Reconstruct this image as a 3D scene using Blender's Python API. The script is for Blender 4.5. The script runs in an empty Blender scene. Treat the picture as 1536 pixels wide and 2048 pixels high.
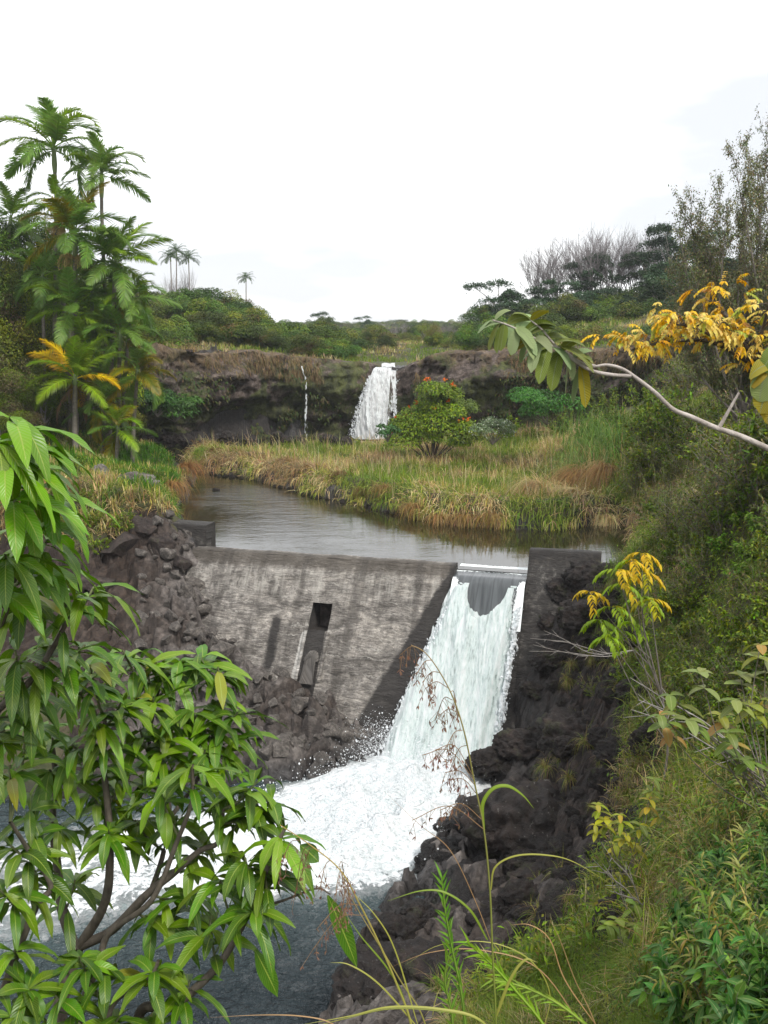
import bpy, bmesh, math, random
import numpy as np
from mathutils import Vector, Matrix, Euler

# ------------------------------------------------------------------ camera, sky, sun
sc = bpy.context.scene
R = math.radians
FPX = 1926.0                      # focal length in pixels of the 1536 x 2048 photograph
PITCH = R(11.0)
cam_d = bpy.data.cameras.new('camera')
cam = bpy.data.objects.new('camera', cam_d)
sc.collection.objects.link(cam)
sc.camera = cam
cam.location = (0, 0, 0)
cam.rotation_euler = (R(90) - PITCH, 0, 0)
cam_d.sensor_fit = 'VERTICAL'
cam_d.sensor_height = 32.0
cam_d.lens = 32.0 * FPX / 2048.0
cam_d.clip_start = 0.05
cam_d.clip_end = 5000

SUN_EL, SUN_AZ = 52.0, 140.0      # azimuth from north (+Y) clockwise: the sun stands behind the camera, to the right
world = bpy.data.worlds.new('World')
sc.world = world
world.use_nodes = True
wn, wl = world.node_tree.nodes, world.node_tree.links
wn.clear()
wout = wn.new('ShaderNodeOutputWorld')
sky = wn.new('ShaderNodeTexSky'); sky.sky_type = 'NISHITA'; sky.sun_disc = False
sky.sun_elevation = R(SUN_EL); sky.sun_rotation = R(SUN_AZ)
bg1 = wn.new('ShaderNodeBackground'); bg1.inputs[1].default_value = 0.1
wl.new(sky.outputs[0], bg1.inputs[0])
tc = wn.new('ShaderNodeTexCoord')
mp = wn.new('ShaderNodeMapping'); mp.inputs['Scale'].default_value = (1.6, 1.6, 5.5)
mp.inputs['Location'].default_value = (0.35, 0.0, 0.2)
wl.new(tc.outputs['Generated'], mp.inputs[0])
ns = wn.new('ShaderNodeTexNoise'); ns.inputs['Scale'].default_value = 1.5; ns.inputs['Detail'].default_value = 5; ns.inputs['Roughness'].default_value = 0.5
wl.new(mp.outputs[0], ns.inputs[0])
rp = wn.new('ShaderNodeValToRGB')
rp.color_ramp.elements[0].position = 0.42; rp.color_ramp.elements[0].color = (0.55, 0.562, 0.585, 1)
rp.color_ramp.elements[1].position = 0.62; rp.color_ramp.elements[1].color = (1.0, 1.0, 1.0, 1)
wl.new(ns.outputs[0], rp.inputs[0])
bg2 = wn.new('ShaderNodeBackground'); bg2.inputs[1].default_value = 1.12
wl.new(rp.outputs[0], bg2.inputs[0])
mx = wn.new('ShaderNodeMixShader'); mx.inputs[0].default_value = 0.9
wl.new(bg1.outputs[0], mx.inputs[1]); wl.new(bg2.outputs[0], mx.inputs[2]); wl.new(mx.outputs[0], wout.inputs[0])

sun_d = bpy.data.lights.new('sun', 'SUN')
sun_d.energy = 1.9; sun_d.angle = R(12); sun_d.color = (1.0, 0.96, 0.9)
sun = bpy.data.objects.new('sun', sun_d)
sc.collection.objects.link(sun)
sun.rotation_euler = Euler((R(90 - SUN_EL), 0, R(180 - SUN_AZ)), 'XYZ')
sun.location = (20, -20, 40)
sc.view_settings.view_transform = 'Standard'
sc.view_settings.look = 'None'
sc.view_settings.exposure = 0.70
sc.view_settings.gamma = 1.0
sc.cycles.max_bounces = 8
sc.cycles.transparent_max_bounces = 16
sc.cycles.use_denoising = True
sc.cycles.caustics_reflective = False
sc.cycles.caustics_refractive = False

# ------------------------------------------------------------------ maths helpers
CP, SP = math.cos(PITCH), math.sin(PITCH)
def ray(x, y):
    u = (x - 768) / FPX; v = (1024 - y) / FPX
    return np.array([u, CP + v * SP, -SP + v * CP])
def P(x, y, Y):                    # the point seen at (x, y) at distance Y
    r = ray(x, y); return r * (Y / r[1])
def G(x, y, z):                    # the point seen at (x, y) lying at height z
    r = ray(x, y); return r * (z / r[2])

rng = np.random.default_rng(7)
random.seed(7)

def _hash(ix, iy, iz, s):
    h = (ix.astype(np.int64) * 374761393 + iy.astype(np.int64) * 668265263 + iz.astype(np.int64) * 2147483647 + s * 1274126177) & 0xffffffff
    h = ((h ^ (h >> 13)) * 1274126177) & 0xffffffff
    h = h ^ (h >> 16)
    return (h & 0xffff) / 65535.0
def vnoise(p, s=0):
    p = np.asarray(p, float); i = np.floor(p); f = p - i; f = f * f * (3 - 2 * f)
    r = 0
    for dx in (0, 1):
        for dy in (0, 1):
            for dz in (0, 1):
                w = (f[:, 0] if dx else 1 - f[:, 0]) * (f[:, 1] if dy else 1 - f[:, 1]) * (f[:, 2] if dz else 1 - f[:, 2])
                r = r + w * _hash(i[:, 0] + dx, i[:, 1] + dy, i[:, 2] + dz, s)
    return r
def fbm(p, o=4, s=0):
    p = np.asarray(p, float); a = 0.5; t = 0; n = 0
    for k in range(o):
        t = t + a * vnoise(p * (2.03 ** k) + 17.3 * k, s + k); n += a; a *= 0.5
    return t / n
def cells(p2, s=0):
    """cell number hash, distance to nearest and second nearest seed in 2d"""
    i = np.floor(p2); b1 = np.full(len(p2), 9.0); b2 = b1.copy(); hid = np.zeros(len(p2)); hx = hid.copy(); hy = hid.copy(); ox = hid.copy(); oy = hid.copy()
    z = np.zeros(len(p2))
    for dx in (-1, 0, 1):
        for dy in (-1, 0, 1):
            cx, cy = i[:, 0] + dx, i[:, 1] + dy
            sx = cx + _hash(cx, cy, z, s); sy = cy + _hash(cx, cy, z, s + 5)
            ex, ey = p2[:, 0] - sx, p2[:, 1] - sy
            d = np.sqrt(ex * ex + ey * ey)
            m = d < b1
            b2 = np.where(m, b1, np.minimum(b2, d)); b1 = np.where(m, d, b1)
            hid = np.where(m, _hash(cx, cy, z, s + 9), hid)
            hx = np.where(m, _hash(cx, cy, z, s + 13), hx); hy = np.where(m, _hash(cx, cy, z, s + 17), hy)
            ox = np.where(m, ex, ox); oy = np.where(m, ey, oy)
    return hid, b1, b2, (hx - .5) * ox + (hy - .5) * oy
def sstep(a, b, x):
    t = np.clip((x - a) / (b - a), 0, 1); return t * t * (3 - 2 * t)

class TPS:
    def __init__(s, pts, reg=0.05):
        pts = np.array(pts, float); s.c = pts[:, :2]; n = len(pts)
        K = s.k(np.linalg.norm(s.c[:, None] - s.c[None], axis=2)) + reg * np.eye(n)
        Q = np.c_[np.ones(n), s.c]
        A = np.block([[K, Q], [Q.T, np.zeros((3, 3))]])
        s.w = np.linalg.solve(A, np.r_[pts[:, 2], 0, 0, 0])
    def k(s, r): return r                         # biharmonic in 3d: stays tame between points
    def __call__(s, q):
        out = np.empty(len(q))
        for a in range(0, len(q), 20000):
            b = q[a:a + 20000]
            out[a:a + 20000] = s.k(np.linalg.norm(b[:, None] - s.c[None], axis=2)) @ s.w[:-3] + s.w[-3] + b @ s.w[-2:]
        return out
def sdist(poly, q):
    """distance to the outline, negative inside"""
    poly = np.array(poly)[:, :2]; d = np.full(len(q), 1e9); ins = np.zeros(len(q), bool)
    for a, b in zip(poly, np.roll(poly, -1, 0)):
        ab = b - a; t = np.clip(((q - a) @ ab) / (ab @ ab), 0, 1)
        d = np.minimum(d, np.linalg.norm(q - a - t[:, None] * ab, axis=1))
        c = ((a[1] > q[:, 1]) != (b[1] > q[:, 1])) & (q[:, 0] < (b[0] - a[0]) * (q[:, 1] - a[1]) / (b[1] - a[1] + 1e-12) + a[0])
        ins ^= c
    return np.where(ins, -d, d)
def linedist(line, q):
    """signed distance to an open line, positive on its left-hand side, and the distance along it"""
    line = np.array(line)[:, :2]; d = np.full(len(q), 1e9); sg = np.zeros(len(q)); al = np.zeros(len(q)); run = 0
    for a, b in zip(line[:-1], line[1:]):
        ab = b - a; L = np.linalg.norm(ab); t = ((q - a) @ ab) / (L * L); tc_ = np.clip(t, 0, 1)
        e = np.linalg.norm(q - a - tc_[:, None] * ab, axis=1); m = e < d
        cr = ab[0] * (q[:, 1] - a[1]) - ab[1] * (q[:, 0] - a[0])
        d = np.where(m, e, d); sg = np.where(m, np.sign(cr), sg); al = np.where(m, run + tc_ * L, al); run += L
    return d * sg, al

# ------------------------------------------------------------------ the lie of the land
POND, POOL, CREST = -7.05, -11.3, -6.9
DA, DB = G(400, 1100, CREST), G(910, 1133, CREST)      # front edge of the dam's crest
DL = (DB - DA); DL[2] = 0; DL /= np.linalg.norm(DL)     # along the dam
DN = np.array([DL[1], -DL[0], 0.0])                    # towards the camera
BAT = math.tan(R(37))                                  # slope of the dam's face: run per metre of drop
def dam(a, z, out=0.0):                                # point on the dam's face
    return np.array([DA[0], DA[1], 0]) + DL * a + DN * ((CREST - z) * BAT + out) + np.array([0, 0, z])
def along(q): return (q[:, 0] - DA[0]) * DL[0] + (q[:, 1] - DA[1]) * DL[1]
def upstr(q): return -((q[:, 0] - DA[0]) * DN[0] + (q[:, 1] - DA[1]) * DN[1])
def dpt(a, s): p = np.array([DA[0], DA[1]]) + DL[:2] * a - DN[:2] * s; return p

pond_px = [(355, 1040), (352, 1012), (375, 990), (392, 955), (352, 932), (300, 915), (245, 905)]
pond_l = [G(x, y, POND)[:2] for x, y in pond_px]
isl_px = [(1262, 1085), (1262, 1055), (1232, 1040), (1180, 1050), (1100, 1060), (1000, 1056), (900, 1048), (830, 1036), (760, 1020), (700, 1003),
          (620, 990), (560, 972), (480, 952), (410, 944), (370, 925)]
isl = [G(x, y, POND)[:2] for x, y in isl_px]
pond_poly = ([dpt(10.6, -1.2), dpt(12.6, 0.5)] + isl + [np.array(p) for p in [(-10.5, 51.5), (-8.5, 54.5), (-5, 57), (-1, 57.5), (2.5, 57), (3.5, 60), (2, 64), (-3, 65), (-9, 63), (-14, 58), (-17, 54)]]
             + pond_l[::-1] + [dpt(-0.6, 1.5), dpt(0.1, -1.2)])
pool_px = [(900, 1495), (960, 1560), (905, 1620), (890, 1660), (850, 1700), (845, 1750), (770, 1820), (745, 1880), (675, 1950), (668, 2040)]
pool_poly = [G(x, y, POOL)[:2] for x, y in pool_px] + [np.array(p) for p in [(-2.0, 12.3), (-7, 11.5), (-16, 11), (-22, 14), (-22, 20)]] + \
            [G(x, y, POOL)[:2] for x, y in [(-60, 1600), (100, 1595), (250, 1590), (400, 1575), (520, 1560), (600, 1552), (700, 1530), (760, 1505)]]
cliff_line = [(-34, 34), (-27, 41), (-19, 48), (-16.2, 53), (-13.2, 56.3), (-9.5, 59.3), (-5.5, 61.2), (-2.2, 61.8), (1.6, 62.2), (4.5, 61.0), (9, 59.5), (13.5, 56.5), (17.5, 51), (22, 45)]

tpd = []                                               # downstream ground
def cd(x, y, Y): p = P(x, y, Y); tpd.append(p)
for a, z in [(0.9, -8.2), (1.2, -8.9), (2.0, -9.4), (3.0, -9.75), (4.1, -9.95), (5.2, -10.25), (6.2, -10.75), (6.9, -11.2), (7.6, -11.6)]:
    tpd.append(dam(a, z, 0.10)); tpd.append(dam(a, z - 0.7, -0.9) + np.array([0, 0, 0.0]))
for a, z in [(10.9, -8.6), (10.35, -9.6), (10.2, -10.4), (12.0, -7.2)]:
    tpd.append(dam(a, z, 0.12))
for a in (8.2, 9, 9.8): tpd.append(dam(a, -11.9, 0.3)); tpd.append(dam(a, -12, -2.5))
tpd.append(dam(0.2, -7.6, .1)); tpd.append(dam(0.0, -7.0, -0.1)); tpd.append(dam(-1.5, -6.95, -0.2))
for x, y, Y in [(400, 1310, 26.0), (500, 1400, 24.9), (560, 1500, 23.2), (640, 1450, 24.3), (330, 1200, 27.6), (300, 1110, 29.3), (250, 1300, 26.0), (300, 1450, 23.9), (200, 1180, 28.2), (120, 1050, 31), (245, 985, 33),
                (100, 1250, 26.2), (0, 1400, 23.4), (100, 1500, 22.4), (-100, 1150, 28), (-100, 1450, 23), (-400, 900, 32), (-500, 1300, 24), (-900, 900, 30), (0, 1000, 32), (360, 1075, 30.3)]: cd(x, y, Y)
for x, y, Y in [(1190, 1110, 26.7), (1120, 1200, 25.6), (1060, 1350, 24.5), (1040, 1440, 23.8), (1030, 1500, 23.0), (1000, 1520, 22.6), (1100, 1500, 22.4), (1000, 1600, 20.9), (930, 1640, 20.4), (1250, 1100, 26.5), (1330, 1050, 26),
                (1400, 1000, 24), (1536, 880, 21), (1536, 1150, 16.5), (1400, 1250, 19), (1300, 1420, 18.2), (1200, 1550, 18.2), (1100, 1620, 19.2), (1050, 1700, 18.2), (1150, 1760, 15.6), (900, 1760, 17.6), (860, 1830, 16.4),
                (1000, 1880, 14.0), (800, 1900, 15.0), (900, 1960, 12.4), (1200, 1900, 11.2), (1250, 1700, 14.2), (1350, 1600, 12.5), (1536, 1500, 9.5), (1536, 1750, 6.3), (1400, 1850, 6.6), (1200, 2000, 8.3), (1536, 2048, 3.9),
                (1250, 2080, 5.6), (1000, 2080, 7.4), (850, 2080, 8.8), (740, 2060, 10.6), (1800, 1000, 16), (1800, 1500, 7), (1750, 1900, 3.2), (2000, 700, 22), (1150, 1380, 23.0), (1230, 1280, 23.2)]: cd(x, y, Y)
tpd += [(0.3, 1, -3.3), (1.2, 0.5, -1.9), (4, 0, -1.4), (-1.5, 3.2, -5.6), (-1.5, 6, -8.6), (-1.0, 9, -10.4), (-6, 4, -7.5), (-6, 8, -10.6), (-15, 3, -6), (-15, 8, -9), (1.0, 6.5, -7.2), (-30, 0, -4), (0, -3, -1.8), (-6, -4, -3.5),
        (15, -5, -0.5), (0, -30, -1), (-30, -30, -1), (30, -30, 0), (-28, 16, -8), (-30, 25, -5), (30, 15, 2.5), (20, 8, 1.0), (12, 4, -0.6)]
TD = TPS(tpd, 0.02)

tpu = []
def cu(x, y, Y): tpu.append(P(x, y, Y))
for x, y, Y in [(150, 880, 45), (60, 900, 43), (245, 968, 33.6), (300, 975, 36), (330, 950, 41), (200, 930, 40), (100, 950, 36), (0, 960, 34), (-200, 900, 36), (-150, 800, 44), (280, 890, 50), (200, 880, 48)]: cu(x, y, Y)
for x, y, Y in [(700, 960, 44), (640, 920, 49), (860, 925, 50), (900, 960, 44), (1000, 1000, 39), (1100, 985, 39), (1050, 930, 47), (1180, 1010, 37), (480, 915, 51), (820, 905, 54), (1000, 905, 53), (1150, 930, 45), (1200, 960, 41),
                (1270, 1060, 29.5), (1260, 1000, 35), (1300, 930, 33), (1250, 880, 42), (1400, 920, 30), (1400, 800, 36), (1600, 800, 30), (1300, 800, 46), (1800, 700, 34), (1700, 900, 24), (1160, 880, 54), (1230, 830, 53)]: cu(x, y, Y)
for p in isl[2:]: tpu.append((p[0] + 0.1, p[1] + 1.5, -6.2))
tpu += [(-30, 30, -2), (-26, 38, -2.0), (-22, 44, -3.5), (40, 30, 6), (30, 45, 5), (-10.5, 45, -7.4), (-13, 50, -6.9), (16, 57, -4)]
TU = TPS(tpu, 0.05)
tpp = [(-12, 62, -1.5), (-16, 60, -1.2), (-6, 63, -2.1), (-8, 70, -1.3), (-3, 63, -2.2), (0, 63, -2.75), (0, 70, -2.6), (1.5, 63, -2.7), (4, 63, -1.9), (8, 62, -1.4), (13, 59, -1.4), (18, 54, -0.4), (5, 75, -1.6), (-20, 58, 0.6), (-24, 50, 0.0),
       (-25, 75, 1.2), (-12, 80, -0.2), (0, 90, -1.8), (10, 85, -1.0), (18, 80, 0.6), (25, 75, 2.4), (35, 90, 5.0), (20, 110, 2.0), (-20, 110, 0.5), (0, 110, -2.3), (10, 112, -2.0), (-10, 112, -1.6), (0, 140, -2.4), (15, 150, -1.4), (-20, 150, -1.0), (0, 200, -1.8), (40, 140, 4.0), (-50, 120, 2), (25, 50, 2.5), (35, 45, 4.5),
       (0, 250, -1.0), (-100, 250, 1.0), (100, 250, 4.5), (-60, 60, 2), (60, 60, 8), (0, 500, 0), (300, 500, 6), (-300, 500, 3), (0, 1500, 2), (-1500, 1500, 3), (1500, 1500, 3), (800, 0, 12), (-800, 0, 5), (-34, 46, 0.5), (28, 60, 2.0)]
TP = TPS(tpp, 0.05)

def height(q, rough=True, parts=False):
    q = np.asarray(q, float)
    s, a = upstr(q), along(q)
    # upstream, with pond bed
    dp = sdist(pond_poly, q); tu = TU(q)
    fz = np.c_[q * 0.35, np.zeros(len(q))]
    bank = POND + 0.03 + np.clip(dp, 0, None) * 1.1
    U = np.where(dp < 0, POND - np.clip(-dp * 0.8, 0, 0.9), np.minimum(np.maximum(tu, POND + 0.12), bank))
    cdist, cal = linedist(cliff_line, q)                # positive behind the cliff
    pl = TP(q)
    cw = sstep(0.5, 1.5, cdist)
    U = U * (1 - cw) + pl * cw
    # downstream, with pool bed
    dq = sdist(pool_poly, q); td = TD(q)
    D = np.where(dq < 0, POOL - np.clip(-dq * 0.7, 0, 1.2), np.minimum(np.maximum(td, POOL + 0.1 + 0.05 * dq), POOL + 0.03 + np.clip(dq, 0, None) * 1.5))
    face = CREST - np.clip(-s, 0, 9) / BAT - 0.0
    indam = (a > 0.0) & (a < 10.5)
    spill = (a > 7.2) & (a < 10.1)
    D = np.where(spill & (s < 0) & (s > -3.6), np.minimum(D, face - 0.35), D)
    D = np.where((a > -0.3) & (a < 12.4) & (s > -0.9), np.minimum(D, face - 0.6), D)
    wn_ = sstep(-0.6, -0.15, s); wo = sstep(-2.0, 1.5, s)
    k = sstep(-1.2, -0.2, a) * (1 - sstep(12.3, 13.3, a))
    w = wn_ * k + wo * (1 - k)
    w = np.where((q[:, 0] < -16) | (q[:, 0] > 10), sstep(-4, 4, s) , w)
    z = D * (1 - w) + U * w
    return (z, dp, dq, cdist, w, s, a) if parts else z
def hz(x, y): return float(height(np.array([[x, y]]))[0])

def rockmask(q, r):
    z, dp, dq, cdist, w, s, a = r
    n = fbm(np.c_[q * 0.5, np.zeros(len(q))], 3, 3) - 0.5
    left = sstep(0.6, -0.6, q[:, 0] + 3 + n) * sstep(-10, -2, s + n) * sstep(1.2, -0.4, s + n * 3 + np.clip(z + 7.4, 0, 3) * 1.2) * sstep(-15.5, -13, q[:, 0] + n * 3)
    rubble = sstep(0.3, -0.3, q[:, 0] - 4) * sstep(-9, -7, s) * (s < 0.5) * (q[:, 0] > -8)
    # right bank: rock where it is low and near the water
    right = sstep(5.1, 3.3, dq + n * 3.5 + np.clip(z + 8.6, -1, 3) * 0.55) * (q[:, 0] > -1) * (s < 0.8)
    shore = sstep(0.5, 0.15, dp + n) * (s > 0)
    return np.clip(np.maximum.reduce([left, rubble, right, shore * 0.9]), 0, 1)
def relief(q, m, s_):
    """blocky broken basalt"""
    h1, b1, b2, t1 = cells(q * 1.1 + 3.3, 1)
    h2, c1, c2, t2 = cells(q * 2.6 + 9.1, 2)
    big = (h1 - .45) * 0.62 + t1 * 0.9 - 0.30 * np.exp(-((b2 - b1) / 0.07) ** 2)
    sm = (h2 - .5) * 0.34 + t2 * 0.55 - 0.20 * np.exp(-((c2 - c1) / 0.09) ** 2)
    right = sstep(-1, 2, q[:, 0]); f_ = (fbm(np.c_[q * 2.2, q[:, :1] * 0], 5, 91) - .5) * 0.5 - np.abs(fbm(np.c_[q * 1.5 + 7, q[:, :1] * 0], 4, 93) - .5) * 1.6 + .15
    return m * ((big * 0.8 + sm) * (1 - .45 * right) + f_ * right)

def ground(q):
    r = height(q, parts=True); z, dp, dq, cdist, w, s, a = r
    m = rockmask(q, r)
    soft = (fbm(np.c_[q * 0.8, np.zeros(len(q))], 4, 11) - 0.5) * 0.5 * np.clip(np.minimum(np.abs(dp), np.abs(dq)) / 1.5, 0, 1)
    damz = (a > -0.3) & (a < 12.3) & (s > -0.9) & (s < 0.8)
    under = sstep(-0.5, 0.0, dq) * 0.8 + 0.2
    z2 = z + np.where(damz, 0, relief(q, m, s) * np.where(dq < 0, under, 1) * np.where((dp < 0), 0.3, 1) + soft * (1 - m))
    face = CREST - np.clip(-s, 0, 9) / BAT
    inspill = (a > 7.0) & (a < 10.2) & (s < 0) & (s > -3.5)
    z2 = np.where(inspill, np.minimum(z2, face - 0.3), z2)
    return z2, m, dp, dq, cdist, s, a

# ------------------------------------------------------------------ object helpers
COL = sc.collection
def tag(o, label=None, cat=None, group=None, kind=None):
    if label: o['label'] = label
    if cat: o['category'] = cat
    if group: o['group'] = group
    if kind: o['kind'] = kind
    return o
def empty(name, loc=(0, 0, 0), rz=0.0, label=None, cat=None, group=None):
    o = bpy.data.objects.new(name, None); COL.objects.link(o)
    o.location = [float(c) for c in loc]; o.rotation_euler = (0, 0, rz); o.empty_display_size = 0.2
    return tag(o, label, cat, group)
def copy_thing(o, parent=None):
    c = o.copy(); COL.objects.link(c)
    if parent: c.parent = parent
    for ch in o.children: copy_thing(ch, c)
    return c

class MB:
    """collects faces, one mesh object at the end"""
    def __init__(s): s.v = []; s.q = []; s.t = []; s.c = []; s.u = []; s.n = 0
    def add(s, v, quads=None, tris=None, col=(1, 1, 1), uv=None):
        v = np.asarray(v, float).reshape(-1, 3); k = len(v)
        s.v.append(v)
        c = np.asarray(col, float); s.c.append(np.broadcast_to(c, (k, 3)) if c.ndim == 1 else c)
        s.u.append(np.zeros((k, 2)) if uv is None else uv)
        if quads is not None and len(quads): s.q.append(np.asarray(quads, int).reshape(-1, 4) + s.n)
        if tris is not None and len(tris): s.t.append(np.asarray(tris, int).reshape(-1, 3) + s.n)
        s.n += k
        return s
    def mesh(s, name, mat, smooth=True):
        me = bpy.data.meshes.new(name)
        v = np.concatenate(s.v); me.vertices.add(len(v)); me.vertices.foreach_set('co', v.astype(np.float32).ravel())
        q = np.concatenate(s.q) if s.q else np.zeros((0, 4), int); t = np.concatenate(s.t) if s.t else np.zeros((0, 3), int)
        loops = np.r_[q.ravel(), t.ravel()]
        me.loops.add(len(loops)); me.loops.foreach_set('vertex_index', loops.astype(np.int32))
        st = np.r_[np.arange(len(q)) * 4, len(q) * 4 + np.arange(len(t)) * 3]
        me.polygons.add(len(st)); me.polygons.foreach_set('loop_start', st.astype(np.int32))
        me.polygons.foreach_set('use_smooth', np.full(len(st), smooth))
        me.update(calc_edges=True)
        a = me.attributes.new('Col', 'FLOAT_COLOR', 'POINT')
        c = np.concatenate(s.c); a.data.foreach_set('color', np.c_[c, np.ones(len(c))].astype(np.float32).ravel())
        b = me.attributes.new('uvp', 'FLOAT2', 'POINT'); b.data.foreach_set('vector', np.concatenate(s.u).astype(np.float32).ravel())
        if mat: me.materials.append(mat)
        return me
    def build(s, name, mat, parent=None, smooth=True):
        o = bpy.data.objects.new(name, s.mesh(name, mat, smooth)); COL.objects.link(o)
        if parent: o.parent = parent
        return o
def obj(name, me, parent=None):
    o = bpy.data.objects.new(name, me); COL.objects.link(o)
    if parent: o.parent = parent
    return o
def attr(me, name, vals):
    a = me.attributes.new(name, 'FLOAT', 'POINT'); a.data.foreach_set('value', np.asarray(vals, np.float32))

def norm(v): return v / (np.linalg.norm(v, axis=-1, keepdims=True) + 1e-9)
def rnd(n, a=0.0, b=1.0): return rng.uniform(a, b, n)
def sphere(n):
    v = rng.normal(size=(n, 3)); return norm(v)

def ribbons(mb, base, dirv, nrm, L, W, droop, col, prof=(0.3, 1, 0.9, 0.0), fold=0.0, wave=0.0, tipcol=None, mid=True, curl=0.0):
    """many leaves or blades at once: a bent strip each, with a raised or sunk midrib"""
    base = np.asarray(base, float); N = len(base); K = len(prof)
    L = np.broadcast_to(L, N).astype(float); W = np.broadcast_to(W, N).astype(float); droop = np.broadcast_to(droop, N).astype(float)
    dirv = norm(np.asarray(dirv, float)); nrm = np.broadcast_to(nrm, (N, 3))
    side = norm(np.cross(dirv, nrm)); up = norm(np.cross(side, dirv))
    t = np.linspace(0, 1, K)
    g = np.array([0, 0, -1.0])
    # bend by turning towards gravity while keeping the length
    cen = np.empty((N, K, 3)); cen[:, 0] = base; d = dirv.copy(); tang = np.empty((N, K, 3)); tang[:, 0] = d
    for k in range(1, K):
        d = norm(d + g * (droop / (K - 1) * 1.6)[:, None]); tang[:, k] = d
        cen[:, k] = cen[:, k - 1] + d * (L / (K - 1))[:, None]
    upk = norm(np.cross(side[:, None, :], tang))
    pw = np.asarray(prof)[None, :] * W[:, None] * 0.5
    if wave:
        ph = rnd(N, 0, 6.28)[:, None] + t[None] * 14
        wl_ = np.sin(ph) * wave * W[:, None]; wr_ = np.sin(ph + 1.7) * wave * W[:, None]
    else: wl_ = wr_ = np.zeros((N, K))
    lf = cen - side[:, None] * pw[..., None] + upk * (wl_ + fold * pw)[..., None]
    rt = cen + side[:, None] * pw[..., None] + upk * (wr_ + fold * pw)[..., None]
    col = np.asarray(col, float); col = np.broadcast_to(col, (N, 3))
    if tipcol is None: ck = np.repeat(col[:, None], K, 1)
    else:
        tipc = np.broadcast_to(np.asarray(tipcol, float), (N, 3)); ck = col[:, None] * (1 - t[None, :, None]) + tipc[:, None] * t[None, :, None]
    if mid:
        V = np.stack([lf, cen, rt], 2); M = 3; us = (0, .5, 1)
    else:
        V = np.stack([lf, rt], 2); M = 2; us = (0, 1)
    C = np.repeat(ck[:, :, None], M, 2)
    UV = np.empty((N, K, M, 2)); UV[..., 0] = np.array(us)[None, None]; UV[..., 1] = t[None, :, None]
    idx = np.arange(N * K * M).reshape(N, K, M)
    q = np.stack([idx[:, :-1, :-1], idx[:, :-1, 1:], idx[:, 1:, 1:], idx[:, 1:, :-1]], -1).reshape(-1, 4)
    mb.add(V.reshape(-1, 3), quads=q, col=C.reshape(-1, 3), uv=UV.reshape(-1, 2))

def tube(mb, pts, rad, sides=6, col=(1, 1, 1), cap=True):
    pts = np.asarray(pts, float); K = len(pts); rad = np.broadcast_to(rad, K)
    tg = norm(np.gradient(pts, axis=0)); ref = np.array([0.13, 0.31, 0.94])
    if abs(tg[0] @ ref) > 0.9: ref = np.array([0.94, 0.1, 0.3])
    a = norm(np.cross(tg, ref)); b = np.cross(tg, a)
    th = np.arange(sides) * 2 * math.pi / sides
    V = pts[:, None] + (a[:, None] * np.cos(th)[None, :, None] + b[:, None] * np.sin(th)[None, :, None]) * rad[:, None, None]
    idx = np.arange(K * sides).reshape(K, sides); nx = np.roll(idx, -1, 1)
    q = np.stack([idx[:-1], nx[:-1], nx[1:], idx[1:]], -1).reshape(-1, 4)
    uv = np.stack(np.broadcast_arrays(th[None] / 6.283, np.linspace(0, 1, K)[:, None]), -1).reshape(-1, 2)
    mb.add(V.reshape(-1, 3), quads=q, col=col, uv=uv)
def spline(pts, n=8):
    """smooth run through the points"""
    p = np.asarray(pts, float); p = np.vstack([2 * p[0] - p[1], p, 2 * p[-1] - p[-2]]); out = []
    for i in range(1, len(p) - 2):
        for k in range(n):
            t = k / n; a, b, c, d = p[i - 1:i + 3]
            out.append(0.5 * ((2 * b) + (c - a) * t + (2 * a - 5 * b + 4 * c - d) * t * t + (3 * b - a - 3 * c + d) * t ** 3))
    out.append(p[-2]); return np.array(out)
def grid_faces(nu, nv):
    i = np.arange(nu * nv).reshape(nu, nv)
    return np.stack([i[:-1, :-1], i[1:, :-1], i[1:, 1:], i[:-1, 1:]], -1).reshape(-1, 4)

# ------------------------------------------------------------------ materials
def newmat(name):
    m = bpy.data.materials.new(name); m.use_nodes = True; nt = m.node_tree; nt.nodes.clear()
    out = nt.nodes.new('ShaderNodeOutputMaterial'); b = nt.nodes.new('ShaderNodeBsdfPrincipled')
    nt.links.new(b.outputs[0], out.inputs[0]); return m, nt, b, out
def N(nt, t, **kw):
    n = nt.nodes.new(t)
    for k, v in kw.items():
        if k in ('operation', 'blend_type', 'data_type', 'attribute_name', 'feature', 'distance', 'clamp', 'noise_dimensions', 'noise_type', 'vector_type', 'clamp_factor'): setattr(n, k, v)
        else:
            n.inputs[k.replace('_', ' ')].default_value = v
    return n
def ramp(nt, fac, stops):
    r = nt.nodes.new('ShaderNodeValToRGB'); e = r.color_ramp.elements
    while len(e) < len(stops): e.new(0.5)
    for x, (p, c) in zip(e, stops): x.position = p; x.color = (*c, 1) if len(c) == 3 else c
    nt.links.new(fac, r.inputs[0]); return r.outputs[0]
def mixc(nt, f, a, b, mode='MIX'):
    m = nt.nodes.new('ShaderNodeMix'); m.data_type = 'RGBA'; m.blend_type = mode
    for s, x in ((0, f), (6, a), (7, b)):
        if hasattr(x, 'links') or isinstance(x, bpy.types.NodeSocket): nt.links.new(x, m.inputs[s])
        else: m.inputs[s].default_value = x if s == 0 else (*x, 1)
    return m.outputs[2]
def math_(nt, op, a, b=0.0, c=0.0):
    m = nt.nodes.new('ShaderNodeMath'); m.operation = op
    for i, x in enumerate((a, b, c)):
        if isinstance(x, bpy.types.NodeSocket): nt.links.new(x, m.inputs[i])
        else: m.inputs[i].default_value = x
    return m.outputs[0]
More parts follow.
